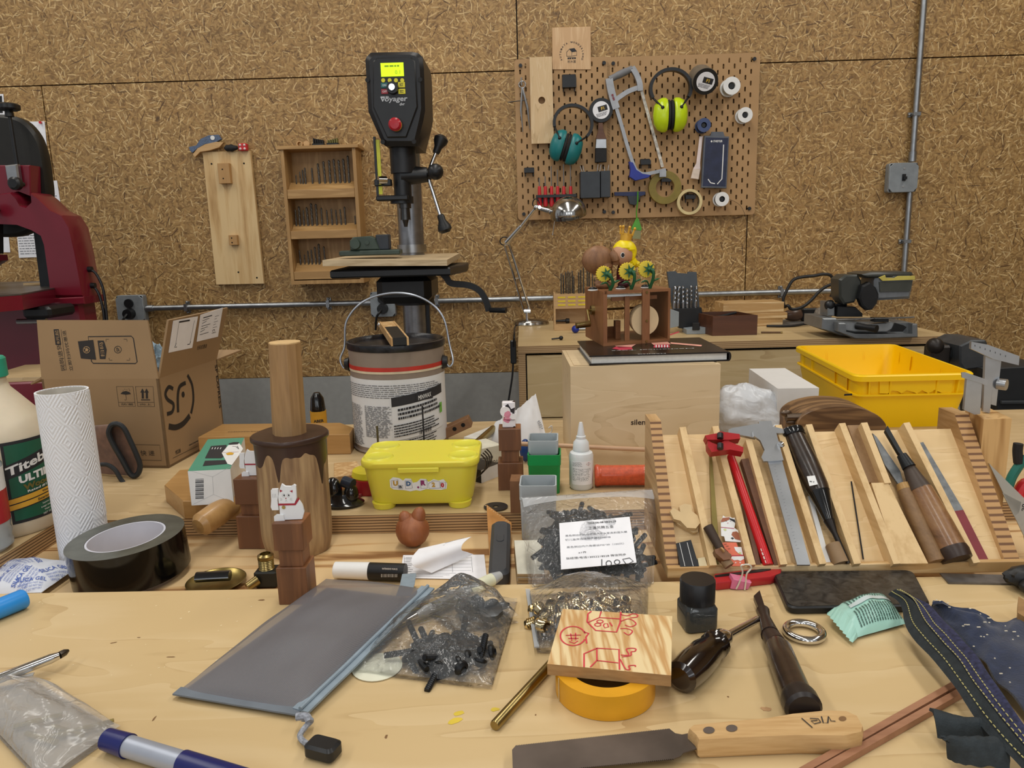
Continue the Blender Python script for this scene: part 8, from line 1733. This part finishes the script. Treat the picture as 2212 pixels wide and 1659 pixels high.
A=P(424,1247,TZ+.014);B=P(497,1243,TZ+.014);g=G(T(*-A));g.tube([A,A.lerp(B,.5),B],.0072,12,flat=.8);solo('black_sleeve',g,M_gb,'glossy black sleeve lying in the brass dish','sleeve',A)
o=P(583,1262,TZ);k=mpp(o);t2=thing('pipe_fitting','black square pipe fitting with brass threads beside the cat tower','fitting',o)
g=G();g.bb(-.014,.012,-.011,.011,.0,.020,0,.002);g.build('body',mat('black_brass','2a2a26',.4,.4),t2);g=G(T(-.002,0,.0201));g.lathe([(.009,0)]+[(.0088-.0008*(i%2),.001*i)for i in range(1,12)]+[(.0092,.012),(.0092,.016),(.006,.018),(.006,.014),(0,.014)],24);g.build('threaded_stub',M_brass,t2)
g=G();g.cyl((-.010,-.010,.010),(-.019,-.019,.006),.006,.005,14);g.build('side_stub',M_brass,t2)
# --- mesh pouch
M_mesh_,tm,bm_=nt('grey_mesh_cloth');tc=N(tm,'ShaderNodeTexCoord');mp=N(tm,'ShaderNodeMapping');L(tm,tc.outputs['Object'],mp.inputs[0]);mp.inputs['Rotation'].default_value=(0,0,R(40));ck=N(tm,'ShaderNodeTexWave');ck.inputs['Scale'].default_value=260;L(tm,mp.outputs[0],ck.inputs['Vector'])
mr=N(tm,'ShaderNodeMapRange');L(tm,ck.outputs['Fac'],mr.inputs[0]);mr.inputs[3].default_value=.62;mr.inputs[4].default_value=.86;L(tm,mr.outputs[0],bm_.inputs['Alpha']);bm_.inputs['Base Color'].default_value=lin('6e6c70');bm_.inputs['Roughness'].default_value=.55
cs=[P(383,1502),P(650,1547),P(925,1278,BZ+.010),P(705,1256,BZ+.008)];t2,g2=wt('mesh_pouch','grey zipped mesh pouch lying across the front of the bench','pouch',P(640,1410));fm_=pil(cs,.022,9,.003)
g=g2();g.grid(fm_,40,40,0);g.build('mesh_panel',M_mesh_,t2);g=g2();fl2=lambda u_,v_:(lambda p_:Vector((p_.x,p_.y,BZ+.0006+(p_.z-BZ)*.05)))(fm_(u_,v_));g.grid(fl2,12,12,0);g.build('lower_panel',M_mesh_,t2)
M_zip=mat('zip_grey','8594a0',.5,vary=.05,vs=80)
def edge(fn_,v0,v1,off,zz):return[fn_(u_,v_)if 0 else None for u_,v_ in[]]
g=g2();pz=[fm_(1,i/30)+up_*.0012 for i in range(31)];g.sweep(pz,[(-.0075,-.0008),(.0075,-.0008),(.0075,.0012),(-.0075,.0012)]);g.tube([p_+up_*.0022 for p_ in pz],.0018,8);g.build('zip_tape',M_zip,t2)
g=g2();pz=[fm_(i/30,.0)+Vector((0,0,.0008))for i in range(31)];g.sweep(pz,[(-.005,-.0006),(.005,-.0006),(.005,.0008),(-.005,.0008)]);g.build('hem',mat('hem_grey','69717a',.6,vary=.05),t2)
g=g2();g.sweep([P(872,1287,BZ+.014),P(880,1262,BZ+.013),P(884,1240,BZ+.009)],[(-.0075,-.0005),(.0075,-.0005),(.0075,.0005),(-.0075,.0005)]);g.build('end_tab',M_zip,t2)
g=g2();g.tube(smooth([P(652,1552,BZ+.008),P(672,1556,BZ+.006),P(660,1570,BZ+.006),P(648,1590,BZ+.004),P(662,1606,BZ+.004),P(690,1612,BZ+.006)],6),.0022,8);g.tube(smooth([P(640,1548,BZ+.010),P(662,1548,BZ+.010),P(668,1560,BZ+.008)],5),.003,8);g.build('pull_cord',mat('cord_grey','8b8f98',.7,vary=.2,vs=400),t2)
g=g2(T(*P(698,1615,BZ+.006))@RZ(-25));g.T=T(*-t2.location)@T(*P(698,1617,BZ+.0062))@RZ(-20);g.prism(rr(.024,.016,.004),-.0055,.0055,0,bev=.002);g.build('pull_tab',M_black,t2)
# --- small hardware in bags
a=P(1150,1268);b_=P(1405,1268);yt=P(1280,1180).y;TL=W(1122,1075,yt+.012);TR=W(1420,1055,yt+.012);SLP=(TL.y-a.y)/(TL.z-a.z)
rnd=random.Random(11);M_bolt=mat('black_oxide','17191c',.35,.3,vary=.2,vs=100)
def bolt_mesh():
 g=G();g.lathe([(0,0),(.0065,0),(.0068,.001),(.006,.003),(.003,.0045),(.0028,.0025),(0,.0025)],14);g.lathe([(.0025,-.024)]+[(.0025+.0005*(i%2),-.0235+i*.0009)for i in range(24)]+[(.0026,0)],8);return g.build('bolt',M_bolt)
def nut_mesh():
 g=G();pr=[(.0038,0),(.0060,.0)]+[(.0050+.0010*(i%2),.0012+i*.0011)for i in range(9)]+[(.0045,.012),(.0038,.0118)];g.lathe(pr+[(.0030,.0118),(.0030,.0002),(.0038,0)],14);return g.build('threaded_insert',mat('yellow_zinc','cdbb93',.16,1,vary=.25,vs=120))
def scatter(proto,n_,region,zf,label,cat_,group,base,flatness=1.0):
 out=[];
 for i in range(n_):
  for _ in range(60):
   if region is None:u_=rnd.random();hh_=.005+rnd.random()*.034*(1-abs(2*u_-1)**3*.5);p_=P(1183+204*u_,1260)+Vector((0,.006+hh_*SLP+rnd.random()*.022,hh_))
   else:a,b_=region(rnd);z_=BZ+base+rnd.random()*zf(a,b_);p_=P(a,b_,z_)
   if all((p_-q).length>.0075 for q in out):break
  out.append(p_);ob=proto if i==0 else proto.copy()
  if i:COL.objects.link(ob)
  ob.location=p_;th_=rnd.uniform(55,125)*flatness if rnd.random()<.8 else rnd.uniform(0,40);ob.rotation_euler=(R(th_),0,rnd.uniform(0,6.28));tag(ob,label,cat_,group)
def ell(cx,cy,rx,ry):
 def f_(r_):
  a=r_.random()*2*PI;q=math.sqrt(r_.random());return cx+rx*q*math.cos(a),cy+ry*q*math.sin(a)
 return f_
scatter(bolt_mesh(),30,ell(965,1410,95,36),lambda a,b_:.005,'black button head bolt lying loose inside the flat zip bag','bolt','black bolts in the flat zip bag',.0065)
scatter(bolt_mesh(),170,None,None,'black bolt packed in the upright labelled bag','bolt','black bolts in the labelled bag',.007)
scatter(nut_mesh(),72,ell(1262,1335,104,44),lambda a,b_:.010,'yellow zinc threaded insert in the clear bag behind the stamped block','insert','threaded inserts in the clear bag',.005)
g=G();g.lathe([(0,0),(.010,0)]+[(.010,.004)]+[(.008,.0045),(0,.005)],24,sq=lambda a:1+.1*(math.cos(a*18)>0));scatter(g.build('small_gear',mat('grey_gear','56595c',.35,.6,vary=.1)),7,ell(1040,1312,42,20),lambda a,b_:.012,'small dark toothed gear inside the little crumpled bag','gear','gears in the little bag',.004)
M_bag=film('clear_bag','dfe3e6',.07,.12,70,1.0);M_bag2=film('dusty_bag','c4c2be',.42,.2,45,.8)
def bag(label,cs,hgt,sd,m_,extra=None,amp=.004,name='zip_bag'):
 c_=sum(cs,Vector())/4;t2,g2=wt(name,label,'bag',c_);f_=pil(cs,hgt,sd,amp);g=g2();g.grid(f_,44,44,0);g.build('front_film',m_,t2,ang=80);g=g2();g.grid(lambda u_,v_:(lambda p_:Vector((p_.x,p_.y,BZ+.0006)))(f_(u_,v_)),4,4,0);g.build('back_film',m_,t2)
 g=g2();pz=[f_(i/20,1)*1+up_*.001 for i in range(21)];g.sweep(pz,[(-.0022,-.0005),(.0022,-.0005),(.0022,.0007),(-.0022,.0007)]);g.build('zip_seal',film('zip_strip','d5dade',.5,.2,10,.1),t2);return t2,f_
bag('flat clear zip bag of black bolts under the small bag',[P(1062,1490),P(1118,1300),P(905,1290),P(752,1452)],.024,2,M_bag)
bag('small crumpled clear bag of dark gears',[P(985,1372),P(1122,1345),P(1040,1278,BZ+.01),P(905,1312)],.028,5,M_bag,amp=.007)
bag('clear zip bag of yellow zinc threaded inserts',[P(1395,1405),P(1400,1268),P(1140,1285),P(1160,1412)],.036,7,M_bag,amp=.005)
bag('dusty clear bag of small parts at the lower left corner',[P(95,1700),P(262,1580),P(75,1470),P(-90,1500)],.018,12,M_bag2,amp=.005)
for i in range(5):A=P(30+i*28,1570+(i%3)*14,BZ+.004);g=G();g.cyl((0,0,0),(.03,.012*(-1)**i,.001),.0022,None,8);solo('brass_pin',g,mat('dull_brass','8a7b45',.4,.6),'dull metal pin inside the dusty bag at the lower left','pin',A,group='pins in the dusty bag')
o=P(815,1442);g=G();g.lathe([(0,0),(.021,0),(.0215,.001),(0,.0025)],32);solo('wax_disc',g,mat('pale_wax','dcdcc8',.3,vary=.03),'pale greenish white disc under the flat zip bag','disc',o)
a=P(1150,1268);b_=P(1405,1268);yt=P(1280,1180).y;TL=W(1122,1075,yt+.012);TR=W(1420,1055,yt+.012);t2,g2=wt('screw_bag','upright clear plastic bag of black bolts with white printed label','bag',P(1280,1215))
def fb2(u_,v_):
 lo=a.lerp(b_,u_);hi_=TL.lerp(TR,u_);p_=lo.lerp(hi_,v_);s_=math.sin(PI*min(1,max(0,u_)))**.5 if 0<u_<1 else 0
 return p_+Vector((0,-.012*s_*math.sin(PI*min(1,v_*1.25))if v_<.8 else 0,.018*s_*(math.sin(PI*v_))**.8 if 0<v_<1 else 0))+Vector((.3,-1,.5))*.0030*noise.noise(Vector((u_*6,v_*6,3)))*(1 if v_>.02 else 0)
g=g2();g.grid(fb2,44,44,0);g.build('front_film',M_bag,t2,ang=80);bk=lambda u_,v_:P(1142,1262).lerp(P(1412,1262),u_).lerp(TL.lerp(TR,u_)+Vector((0,.001,0)),v_)+Vector((0,.045*math.sin(PI*v_)*(math.sin(PI*u_)**.5 if 0<u_<1 else 0),0));g=g2();g.grid(bk,20,20,0);g.build('back_film',M_bag,t2)
g=g2();g.grid(lambda u_,v_:fb2(.02+.96*u_,.86+.13*v_)+Vector((0,-.0012,0)),20,4,0);g.build('folded_top',film('folded_film','d5d9dd',.45,.15,30,.6),t2)
pl0=[fb2(u_,v_)+Vector((0,-.004,.003))for u_,v_ in((.28,.22),(.80,.22),(.3,.70))];q4=[(1208,1130),(1360,1116),(1375,1215),(1212,1230)]
mxy=min(fb2(u_,v_).y for u_ in(.3,.5,.7)for v_ in(.2,.4,.6));pB=W(1290,1230,a.y-.006);Fl=Face(pB,pB+Vector((1,0,0)),pB+(TL-a)-Vector((TL.x-a.x,0,0)))
g=g2();fpoly(g,Fl,q4,0,.001,.0006);w_=lambda s_,x,y,hp_,wp_,m_=1,b__=.0:ftext(g,Fl,s_,x,y,hp_,wp_,rot=3.5,m=m_,bold=max(b__,.015),h=.0013)
w_('2026-06-08 08:26:29',1300,1128,5,62);w_('上海风腾五金',1298,1139,8,55,b__=.03);w_('黑色倒边内六角螺丝大平头家具斜面头螺',1288,1153,5.5,134,2);w_('钉儿童床连接配件螺栓M6M8',1270,1163,5.5,98,2);w_('黑色倒边内六角螺丝M6*30（100只）',1286,1178,5.5,124,2);w_('x1件',1258,1193,5.5,18);w_('张经理/电话13052218528 微信同步',1288,1202,6,130)
for q_ in([(1300,1208),(1300,1224)],[(1315+6*math.cos(i*.7),1217+6*math.sin(i*.7))for i in range(10)],[(1333+6*math.cos(i*.7),1214+5*math.sin(i*.7))for i in range(10)],[(1352,1218),(1345,1208),(1360,1205),(1368,1212),(1356,1219),(1366,1222)]):fstroke(g,Fl,q_,1.8,1,.0015)
tag(g.build('printed_label',[M_paper,M_ink,M_greyink],t2,smooth=False),'white printed label with handwriting',None)
# --- blue denim straps
M_den=mat('navy_felt','1d2740',.9,vary=.12,vs=120,bmp=.4,bs=500,sheen=.3);M_strap=mat('dark_strap','262d31',.8,vary=.12,vs=150,bmp=.4,bs=600);M_weave=mat('indigo_weave','2a2c48',.85,vary=.25,vs=300,bmp=.5,bs=400)
def cloth(name,pts,z0,z1,m_,par,gm,amp=.002,nu=30,nv=12):
 """ribbon between two photo edge lines pts=(edgeA, edgeB) raised between z0 and z1"""
 ea=smooth([P(a,b_,BZ+h_)for a,b_,h_ in pts[0]],8);eb=smooth([P(a,b_,BZ+h_)for a,b_,h_ in pts[1]],8);na,nb_=len(ea)-1,len(eb)-1
 ip=lambda e_,u_,n_:e_[min(int(u_*n_),n_-1)].lerp(e_[min(int(u_*n_),n_-1)+1],u_*n_-min(int(u_*n_),n_-1));f_=lambda u_,v_:ip(ea,u_,na).lerp(ip(eb,u_,nb_),v_)+up_*(z1*math.sin(PI*v_)+amp*noise.noise(Vector((u_*8,v_*4,z0)))+.002);g=gm();g.grid(f_,nu,nv,0,.0022);g.build(name,m_,par);return f_
t2,g2=wt('denim_strap','long dark strap with yellow stitching and indigo woven inlay','strap',P(2060,1480))
fS=cloth('strap_band',([(1918,1288,.014),(1945,1310,.016),(1962,1370,.014),(2032,1450,.016),(2115,1567,.014),(2215,1675,.012)],[(1945,1286,.020),(2008,1316,.026),(2058,1362,.028),(2110,1420,.030),(2155,1490,.028),(2260,1640,.022)]),1,.004,M_strap,t2,g2)
g=g2();g.grid(lambda u_,v_:fS(.06+.9*u_,.42+.5*v_)+up_*.0014,26,8,0);g.build('woven_inlay',M_weave,t2)
for v0,u0,u1 in((.16,.03,.97),(.42,.05,.97),(.60,.05,.97)):
 g=g2();
 for i in range(60):u_=u0+(u1-u0)*i/60;p_=fS(u_,v0)+up_*.0022;q_=fS(min(1,u_+.009),v0)+up_*.0022;g.tube([p_,(p_+q_)/2+up_*.0003,q_],.00042,5)
 o_=g.build('stitching',mat('yellow_stitch','b9b072',.7,vary=.05),t2);o_['kind']='stuff'
t2,g2=wt('navy_cloth','navy felt cloth with wood chips folded at the right edge','cloth',P(2150,1430))
fN=cloth('felt',([(2010,1320,.010),(2060,1372,.010),(2115,1425,.010),(2170,1490,.010),(2260,1590,.010)],[(2016,1312,.020),(2110,1322,.024),(2160,1348,.014),(2220,1335,.012),(2330,1360,.010)]),4,.004,M_den,t2,g2,.004)
g=g2();
for i in range(46):u_,v_=rnd.random(),rnd.random();p_=fN(u_,v_)+up_*.003;g.box(.0022*rnd.random()+.0008,.0008,.0006,p_,0)
o_=g.build('wood_chips',mat('chip_cream','d6cdb8',.8),t2);o_['kind']='stuff'
t2,g2=wt('dark_webbing','folded dark elastic webbing below the denim strap','strap',P(2090,1600));cloth('fold',([(2006,1540,.016),(2040,1550,.014),(2075,1562,.012),(2115,1566,.010)],[(2024,1598,.004),(2060,1606,.004),(2100,1602,.004),(2150,1600,.004)]),2,.006,M_strap,t2,g2,.0005)
cloth('fold',([(2030,1602,.016),(2070,1604,.016),(2110,1604,.014),(2150,1604,.012)],[(2050,1640,.003),(2080,1655,.003),(2130,1660,.003),(2180,1665,.003)]),3,.006,M_strap,t2,g2)
# --- things on the wall cabinet
def Zn4(p):return[(1060+x*.27125,400+y*.27125)for x,y in p]
def Z5(p):return[(1612+x*.27726,520+y*.27726)for x,y in p]
CT=CZ+.0004
def cb(label,name,cat_,X0,X1,Yb,Yt,dpt,m_,y=None,**kw):
 a=W(X0,Yb,y)if y else P(X0,Yb,CT);b_=W(X1,Yb,a.y);o=Vector(((a.x+b_.x)/2,a.y,CT));w_=b_.x-a.x;h=Hh(o,Yt)
 return o,w_,h
o,w_,h=cb('','','',1197,1290,706,632,.06,None,y=2.56);t=thing('drill_stand','birch drill stand with yellow slots behind the walnut automaton','stand',o)
M_st=birch('stand_birch','a8865a','c09c6c','cbaa7c','x',2,.5);d_=.06
g=G();g.bb(-w_/2,-w_/2+.006,0,d_,0,h);g.bb(w_/2-.006,w_/2,0,d_,0,h);g.bb(-w_/2+.006,w_/2-.006,d_-.006,d_,.02,h*.6);g.build('side_board',M_st,t,smooth=False)
g=G();g.bb(-w_/2+.0061,w_/2-.0061,0,d_,0,h*.17);g.bb(-w_/2+.0061,w_/2-.0061,.0,d_,h*.58,h*.96);g.build('drill_block',M_st,t,smooth=False)
g=G();
for i in range(3):
 for j in range(4):g.bb(-w_/2+.014+j*.035,-w_/2+.040+j*.035,-.001,.001,h*(.66+.1*i),h*(.70+.1*i))
g.build('yellow_slots',mat('slot_yellow','dcc52e',.5,vary=.05),t)
for i,(X,Y)in enumerate([(562,700),(580,712),(600,690),(617,680),(632,690),(650,680),(662,720),(702,690),(718,670),(740,655),(770,672),(785,668),(812,660),(828,735),(850,728),(872,728)]):
 p_=W(*Zn4([(X,850)])[0],o.y+.02+.012*(i%3));e=W(*Zn4([(X,Y)])[0],p_.y);b_,_f=bit(.0028 if i<12 else .0022,e.z-(o.z+h*.96)+.012);b_.location=(p_.x,p_.y,o.z+h*.96-.012);b_.rotation_euler=(0,0,i);tag(b_,'long dark twist drill standing in the birch stand behind the automaton','drill bit','long drills in the birch stand')
g=G();g.lathe([(0,0),(.008,0),(.009,.012),(.005,.014),(.003,.055),(0,.055)],14);solo('small_driver',g,M_black,'small black tool lying in the opening of the birch drill stand','tool',(o.x-.02,o.y+.02,o.z+h*.17+.0095),rot=(0,-90,0))
p_=P(1243,711,CT+.013);g=G();g.sph((0,0,0),.013,n=16);g.cyl((.008,0,0),(.04,.004,0),.006,None,10,1);solo('blue_driver',g,[mat('ball_blue','1c2f8c',.25),M_steel],'blue ball handled driver lying behind the black book','screwdriver',(p_.x,min(p_.y,2.5),CT+.013))
p_=P(1212,730,CT+.007);g=G();g.sph((0,0,0),.0068);g.cyl((-.03,0,-.003),(0,0,0),.0025,None,8);solo('ball_key',g,M_black,'black ball ended key on the cabinet beside the plywood box','tool',(p_.x,min(p_.y,2.4),CT+.007))
o,w_,h=cb('','','',1442,1508,731,640,.06,None,y=2.40);t=thing('drill_case','open grey drill case with a raised lid and silver drills','case',o)
gz=lambda a_,b_,dy=0:W(*Zn4([(a_,b_)])[0],o.y+dy)-o
def gp4(name,pts,y0,y1,m_,bv=.001):g=G(XZ);q=[gz(a_,b_,y0)for a_,b_ in pts];g.prism([(p_.x,max(p_.z,0))for p_ in q],-y1,-y0,0,bev=bv);return g.build(name,m_,t)
M_cs=mat('case_slate','4c5258',.5,vary=.03);M_cg=mat('case_grey_light','8b9398',.45,vary=.03)
gp4('lid',[(1405,690),(1475,685),(1485,700),(1570,705),(1575,690),(1640,692),(1665,985),(1450,1000)],.07,.085,M_cs)
gp4('bit_holder',[(1455,985),(1680,975),(1700,1130),(1640,1150),(1500,1140),(1490,1060)],.03,.055,M_black);gp4('base',[(1560,1150),(1775,1125),(1775,1225),(1560,1225)],-.02,.05,M_cg);gp4('side_tray',[(1425,985),(1500,1010),(1498,1125),(1425,1140)],.01,.028,M_cg)
g=G();q=gz(1635,1125,-.022);g.bb(q.x-.012,q.x+.012,-.025,-.0205,q.z-.012,q.z+.012,0,.002);g.build('latch',M_black,t)
M_bs=mat('bright_drill','a5a6a8',.2,1,vary=.2,vs=400)
for i,(X,Y0,Y1,r_)in enumerate(((1462,795,985,.006),(1493,795,1000,.0065),(1532,795,985,.0055),(1567,812,985,.0055),(1597,792,985,.005),(1632,795,975,.005))):
 b_,f_=bit(r_,.1);b_=b_ if f_ else b_;e=gz(X,Y0,.04);q=gz(X,Y1,.04);b_.location=o+Vector((q.x,.042,q.z-.003));b_.rotation_euler=(0,R(2),i)
 b_.data=b_.data.copy()if f_ or b_.data.materials[0]!=M_bs else b_.data;b_.data.materials[0]=M_bs;b_.scale=(1,1,(e.z-q.z)/.1);tag(b_,'bright silver twist drill standing in the open grey case','drill bit','silver drills in the grey case')
a=P(1539,729,CT);a.y=min(a.y,2.5);a=W(1539,729,2.33);a.z=CT;b_=W(1635,729,a.y);b_.z=CT;h=Hh(a,683);u=b_-a;t,gg=wt('walnut_tray','open dark walnut box holding small tools','box',a);at=a+up_*h;lb=W(1514,670,a.y+.16)-at;v=Vector((-.03,.14,0));un=u.normalized()*.006;vn=v.normalized()*.006
M_dw=wood('dark_walnut','452a1c','603a27','x',1.2,.4)
g=gg();pbox(g,a,u,vn,h);pbox(g,a+v-vn,u,vn,h);pbox(g,a+vn,un,v-vn*2,h);pbox(g,a+u-un+vn,un,v-vn*2,h);pbox(g,a+vn+un,u-un*2,v-vn*2,.005);g.build('box_sides',M_dw,t,smooth=False)
g=G();g.cyl((0,0,0),(.07,.02,.012),.004,None,8);solo('tray_tool',g,M_blackm,'black slim tool poking out of the walnut tray','tool',a+u*.3+v*.5+up_*(h-.012))
for i,(X0,Y0,X1,Y1,yy,lb)in enumerate(((1580,688,1692,675,2.55,'lowest'),(1566,675,1701,665,2.55,'middle'),(1562,665,1695,643,2.55,'topmost'))):
 A=W(X0,Y0,yy);B=W(X1,Y1,yy);g=G();z_=[0,.024,.045][i];hh_=[.0235,.0205,.036][i];g.bb(-(B.x-A.x)/2,(B.x-A.x)/2,0,.09+.01*i,0,hh_,0,.001)
 solo('pine_plank',g,M_pinex,lb+' pine plank of the small stack near the power cord','plank',((A.x+B.x)/2,yy,CT+z_),rz=[0,-1.5,1][i],group='stack of pine planks')
cpt=lambda q,y:[W(*Zf(1700,560,.13562)([p_])[0],y)for p_ in q]
q=cpt([(-40,760),(-60,640),(0,490),(100,330),(260,280),(420,265),(560,240),(680,250),(740,330),(750,420),(730,520),(700,600)],2.62)+[];q2=cpt([(20,740),(60,790),(160,790),(280,740),(400,640),(500,530),(600,450),(720,400),(860,400)],2.60)
g=G(T(*-q[0]));g.tube(smooth(q,5),.0055,8);g.tube(smooth([q[0]]+q2,5),.0055,8);solo('power_cord',g,M_rubber,'black looped power cord of the small chop saw','cord',q[0])
A=W(1636,703,2.6);g=G();g.tube(smooth([(0,0,.006),(.08,0,.004),(.16,.02,.008),(.24,0,.004),(.34,-.02,.005)],5),.0042,8);solo('flat_cable',g,M_rubber,'black cable lying flat between walnut tray and chop saw','cable',(A.x,2.5,CT))
A=W(1652,700,2.62);g=G();g.bb(0,.26,-.02,.14,0,.003);solo('steel_strip',g,mat('grey_strip','7e7c78',.5,.4),'flat grey steel sheet lying by the planks','sheet',(A.x,2.56,CT))
A=W(1715,680,2.64);t=thing('spokeshave','brown wood and black metal hand tool beside the grey stone','tool',(A.x,2.64,CT+.0035));g=G();g.sph((0,0,.022),.04,.018,.0215);g.build('handle',mat('brown_lacquer','5b4436',.3),t);g=G();g.bb(.025,.085,-.015,.015,.001,.045,0,.004);g.build('body',M_black,t)
A=W(1778,680,2.62);g=G();g.sph((0,0,.026),.032,.025,.026,24,16,fn=lambda d:1+.12*noise.noise(d*4));solo('grey_stone',g,mat('grey_stone','8d8377',.9,vary=.2,vs=200,bmp=.5),'speckled grey stone on the cabinet left of the chop saw','stone',(A.x,2.62,CT+.0035))
A=P(1644,718,CT+.0032);B=P(1682,722,CT+.0032);A.y=min(A.y,2.4);t,gg=wt('pencil','short brown pencil lying at the cabinet front','pencil',A);B=A+Vector((.058,-.012,0));g=gg();axis(g,A,B,pr_((0,.0031),(1,.0031)),6);g.build('shaft',mat('pencil_brown','5e4226',.5),t);g=gg();axis(g,B,B+(B-A)*.1,pr_((0,.003),(1,.003)),8);g.build('end',M_brass,t)
Zp=Zf(1700,560,.13562);yS=P(1880,729,CT).y;o=W(1880,725,yS);o.z=CT;t=thing('chop_saw','small grey and black chop saw with yellow motor trim','chop saw',o)
def sp_(name,pts,y0,y1,m_,bv=.002,ref=0):g=G(XZ);q=[W(*p_,yS+ref)-o for p_ in Zp(pts)];g.prism([(p_.x,max(p_.z,0))for p_ in q],-y1,-y0,0,bev=bv);return g.build(name,m_,t)
M_cast=mat('cast_grey','7b7e80',.4,.4,vary=.05);M_og=mat('olive_grey','3a3c38',.35,vary=.05)
sp_('base',[(560,1110),(570,940),(780,940),(850,1010),(1900,1010),(1920,1005),(1990,1010),(1990,1215),(1900,1225),(1050,1240),(850,1215)],0,.15,M_cast,.004)
sp_('front_rail',[(740,990),(840,990),(850,1130),(1000,1170),(1400,1175),(1920,1170),(1920,1010),(1990,1010),(1995,1220),(1250,1250),(1000,1245),(740,1130)],-.035,0,M_cast,.004)
sp_('turntable',[(845,1000),(1080,1010),(1200,1050),(1700,1000),(1720,1090),(1600,1160),(1080,1160),(850,1120)],-.03,.0,mat('cast_pale','8f9294',.4,.4),.003,-.03)
sp_('dark_recess',[(1710,1010),(1850,1050),(1900,1080),(1840,1150),(1640,1150)],-.033,-.03,M_black,.0005,-.03)
g=G();a=W(*Zp([(1110,1060)])[0],yS-.03)-o;b_=W(*Zp([(1430,1110)])[0],yS-.08)-o;axis(g,a,b_,[(0,0),(0,.010),(.5,.009),(1,.0115),(1,0)],14);g.build('handle',M_black,t)
sp_('pivot_block',[(880,770),(1160,770),(1280,880),(1280,935),(870,935)],.03,.12,M_black);sp_('support',[(735,700),(850,700),(850,925),(735,925)],.04,.1,M_cast)
sp_('blade_case',[(880,330),(980,255),(1180,250),(1240,340),(1250,500),(1130,700),(960,730),(885,620)],.02,.09,M_og,.006)
sp_('guard',[(1130,620),(1180,420),(1300,360),(1400,450),(1445,560),(1420,700),(1340,800),(1260,810),(1180,740)],-.01,.02,M_black,.005)
sp_('motor_body',[(1400,350),(1440,240),(1990,215),(2030,330),(1970,630),(1420,660)],.0,.10,mat('motor_grey','7c8084',.4,.3),.008)
sp_('top_cover',[(1190,240),(1330,210),(1990,205),(2020,255),(1700,270),(1680,290),(1250,300)],-.004,.11,M_og,.006)
sp_('yellow_trim',[(1440,290),(1540,250),(1550,290),(1690,295),(1750,265),(2015,262),(2020,325),(1740,335),(1500,345)],-.009,-.0045,mat('trim_yellow','c8b85a',.45,vary=.05),.001);sp_('window_recess',[(1460,360),(1990,345),(1950,510),(1470,520)],-.005,-.0005,mat('recess_dark','43453f',.4),.0005)
g=G();
for(a_,c_)in(((790,968),(1385,945)),((1605,940),(2025,920))):g.cyl(W(*Zp([a_])[0],yS-.03)-o,W(*Zp([c_])[0],yS-.03)-o,.0028,None,8)
g.cyl(W(*Zp([(1385,945)])[0],yS-.03)-o,W(*Zp([(1605,940)])[0],yS-.03)-o,.0028,None,8);g.build('fence_rod',M_chrome,t);sp_('rod_clamp',[(1370,930),(1600,930),(1600,995),(1370,995)],-.04,-.01,M_black,.002,-.03)
g=G();a=W(*Zp([(680,730)])[0],yS+.05)-o;g.sph(a,.016,.014,.016);g.cyl(a,a+Vector((.05,0,0)),.005,None,8);g.build('lock_knob',M_black,t)
t=thing('bench_vise','dark grey cast vise standing beyond the yellow crate','vise',W(2150,960,1.75));yv=1.75;o=Vector(t.location);o.z=BZ;t.location=o;Zv=Zf(1612,520,.27726)
def vp(name,pts,y0,y1,m_,bv=.004):g=G(XZ);q=[W(*p_,yv)-o for p_ in Zv(pts)];g.prism([(p_.x,p_.z)for p_ in q],-y1,-y0,0,bev=bv);return g.build(name,m_,t)
M_cv_=mat('vise_cast','3c3f42',.45,.2,vary=.08)
vp('jaw',[(1665,820),(1760,775),(1870,775),(1885,800),(1860,990),(1700,1010),(1665,960)],0,.12,M_cv_);vp('body',[(1800,985),(2300,960),(2300,1500),(1930,1500),(1900,1100),(1810,1060)],-.02,.14,mat('vise_black','26282a',.5,.2));vp('shelf_edge',[(1930,1230),(2300,1225),(2300,1250),(1930,1250)],-.03,-.021,M_cv_,.001)
g=G();a=W(*Zv([(1500,872)])[0],yv+.05)-o;b_=W(*Zv([(1680,875)])[0],yv+.05)-o
g.tube([a.lerp(b_,i/40)for i in range(41)],[.014+.003*(i%2)for i in range(41)],12);g.build('screw',M_cv_,t);g=G();g.bb(a.x-.028,a.x+.02,a.y-.02,a.y+.02,a.z-.03,a.z+.02,0,.005);c=W(*Zv([(1470,820)])[0],yv+.04)-o;g.cyl(a+Vector((.02,0,0)),c,.009,None,10);g.sph(c,.020);g.build('handle',mat('vise_handle','2c2724',.4,.4),t)
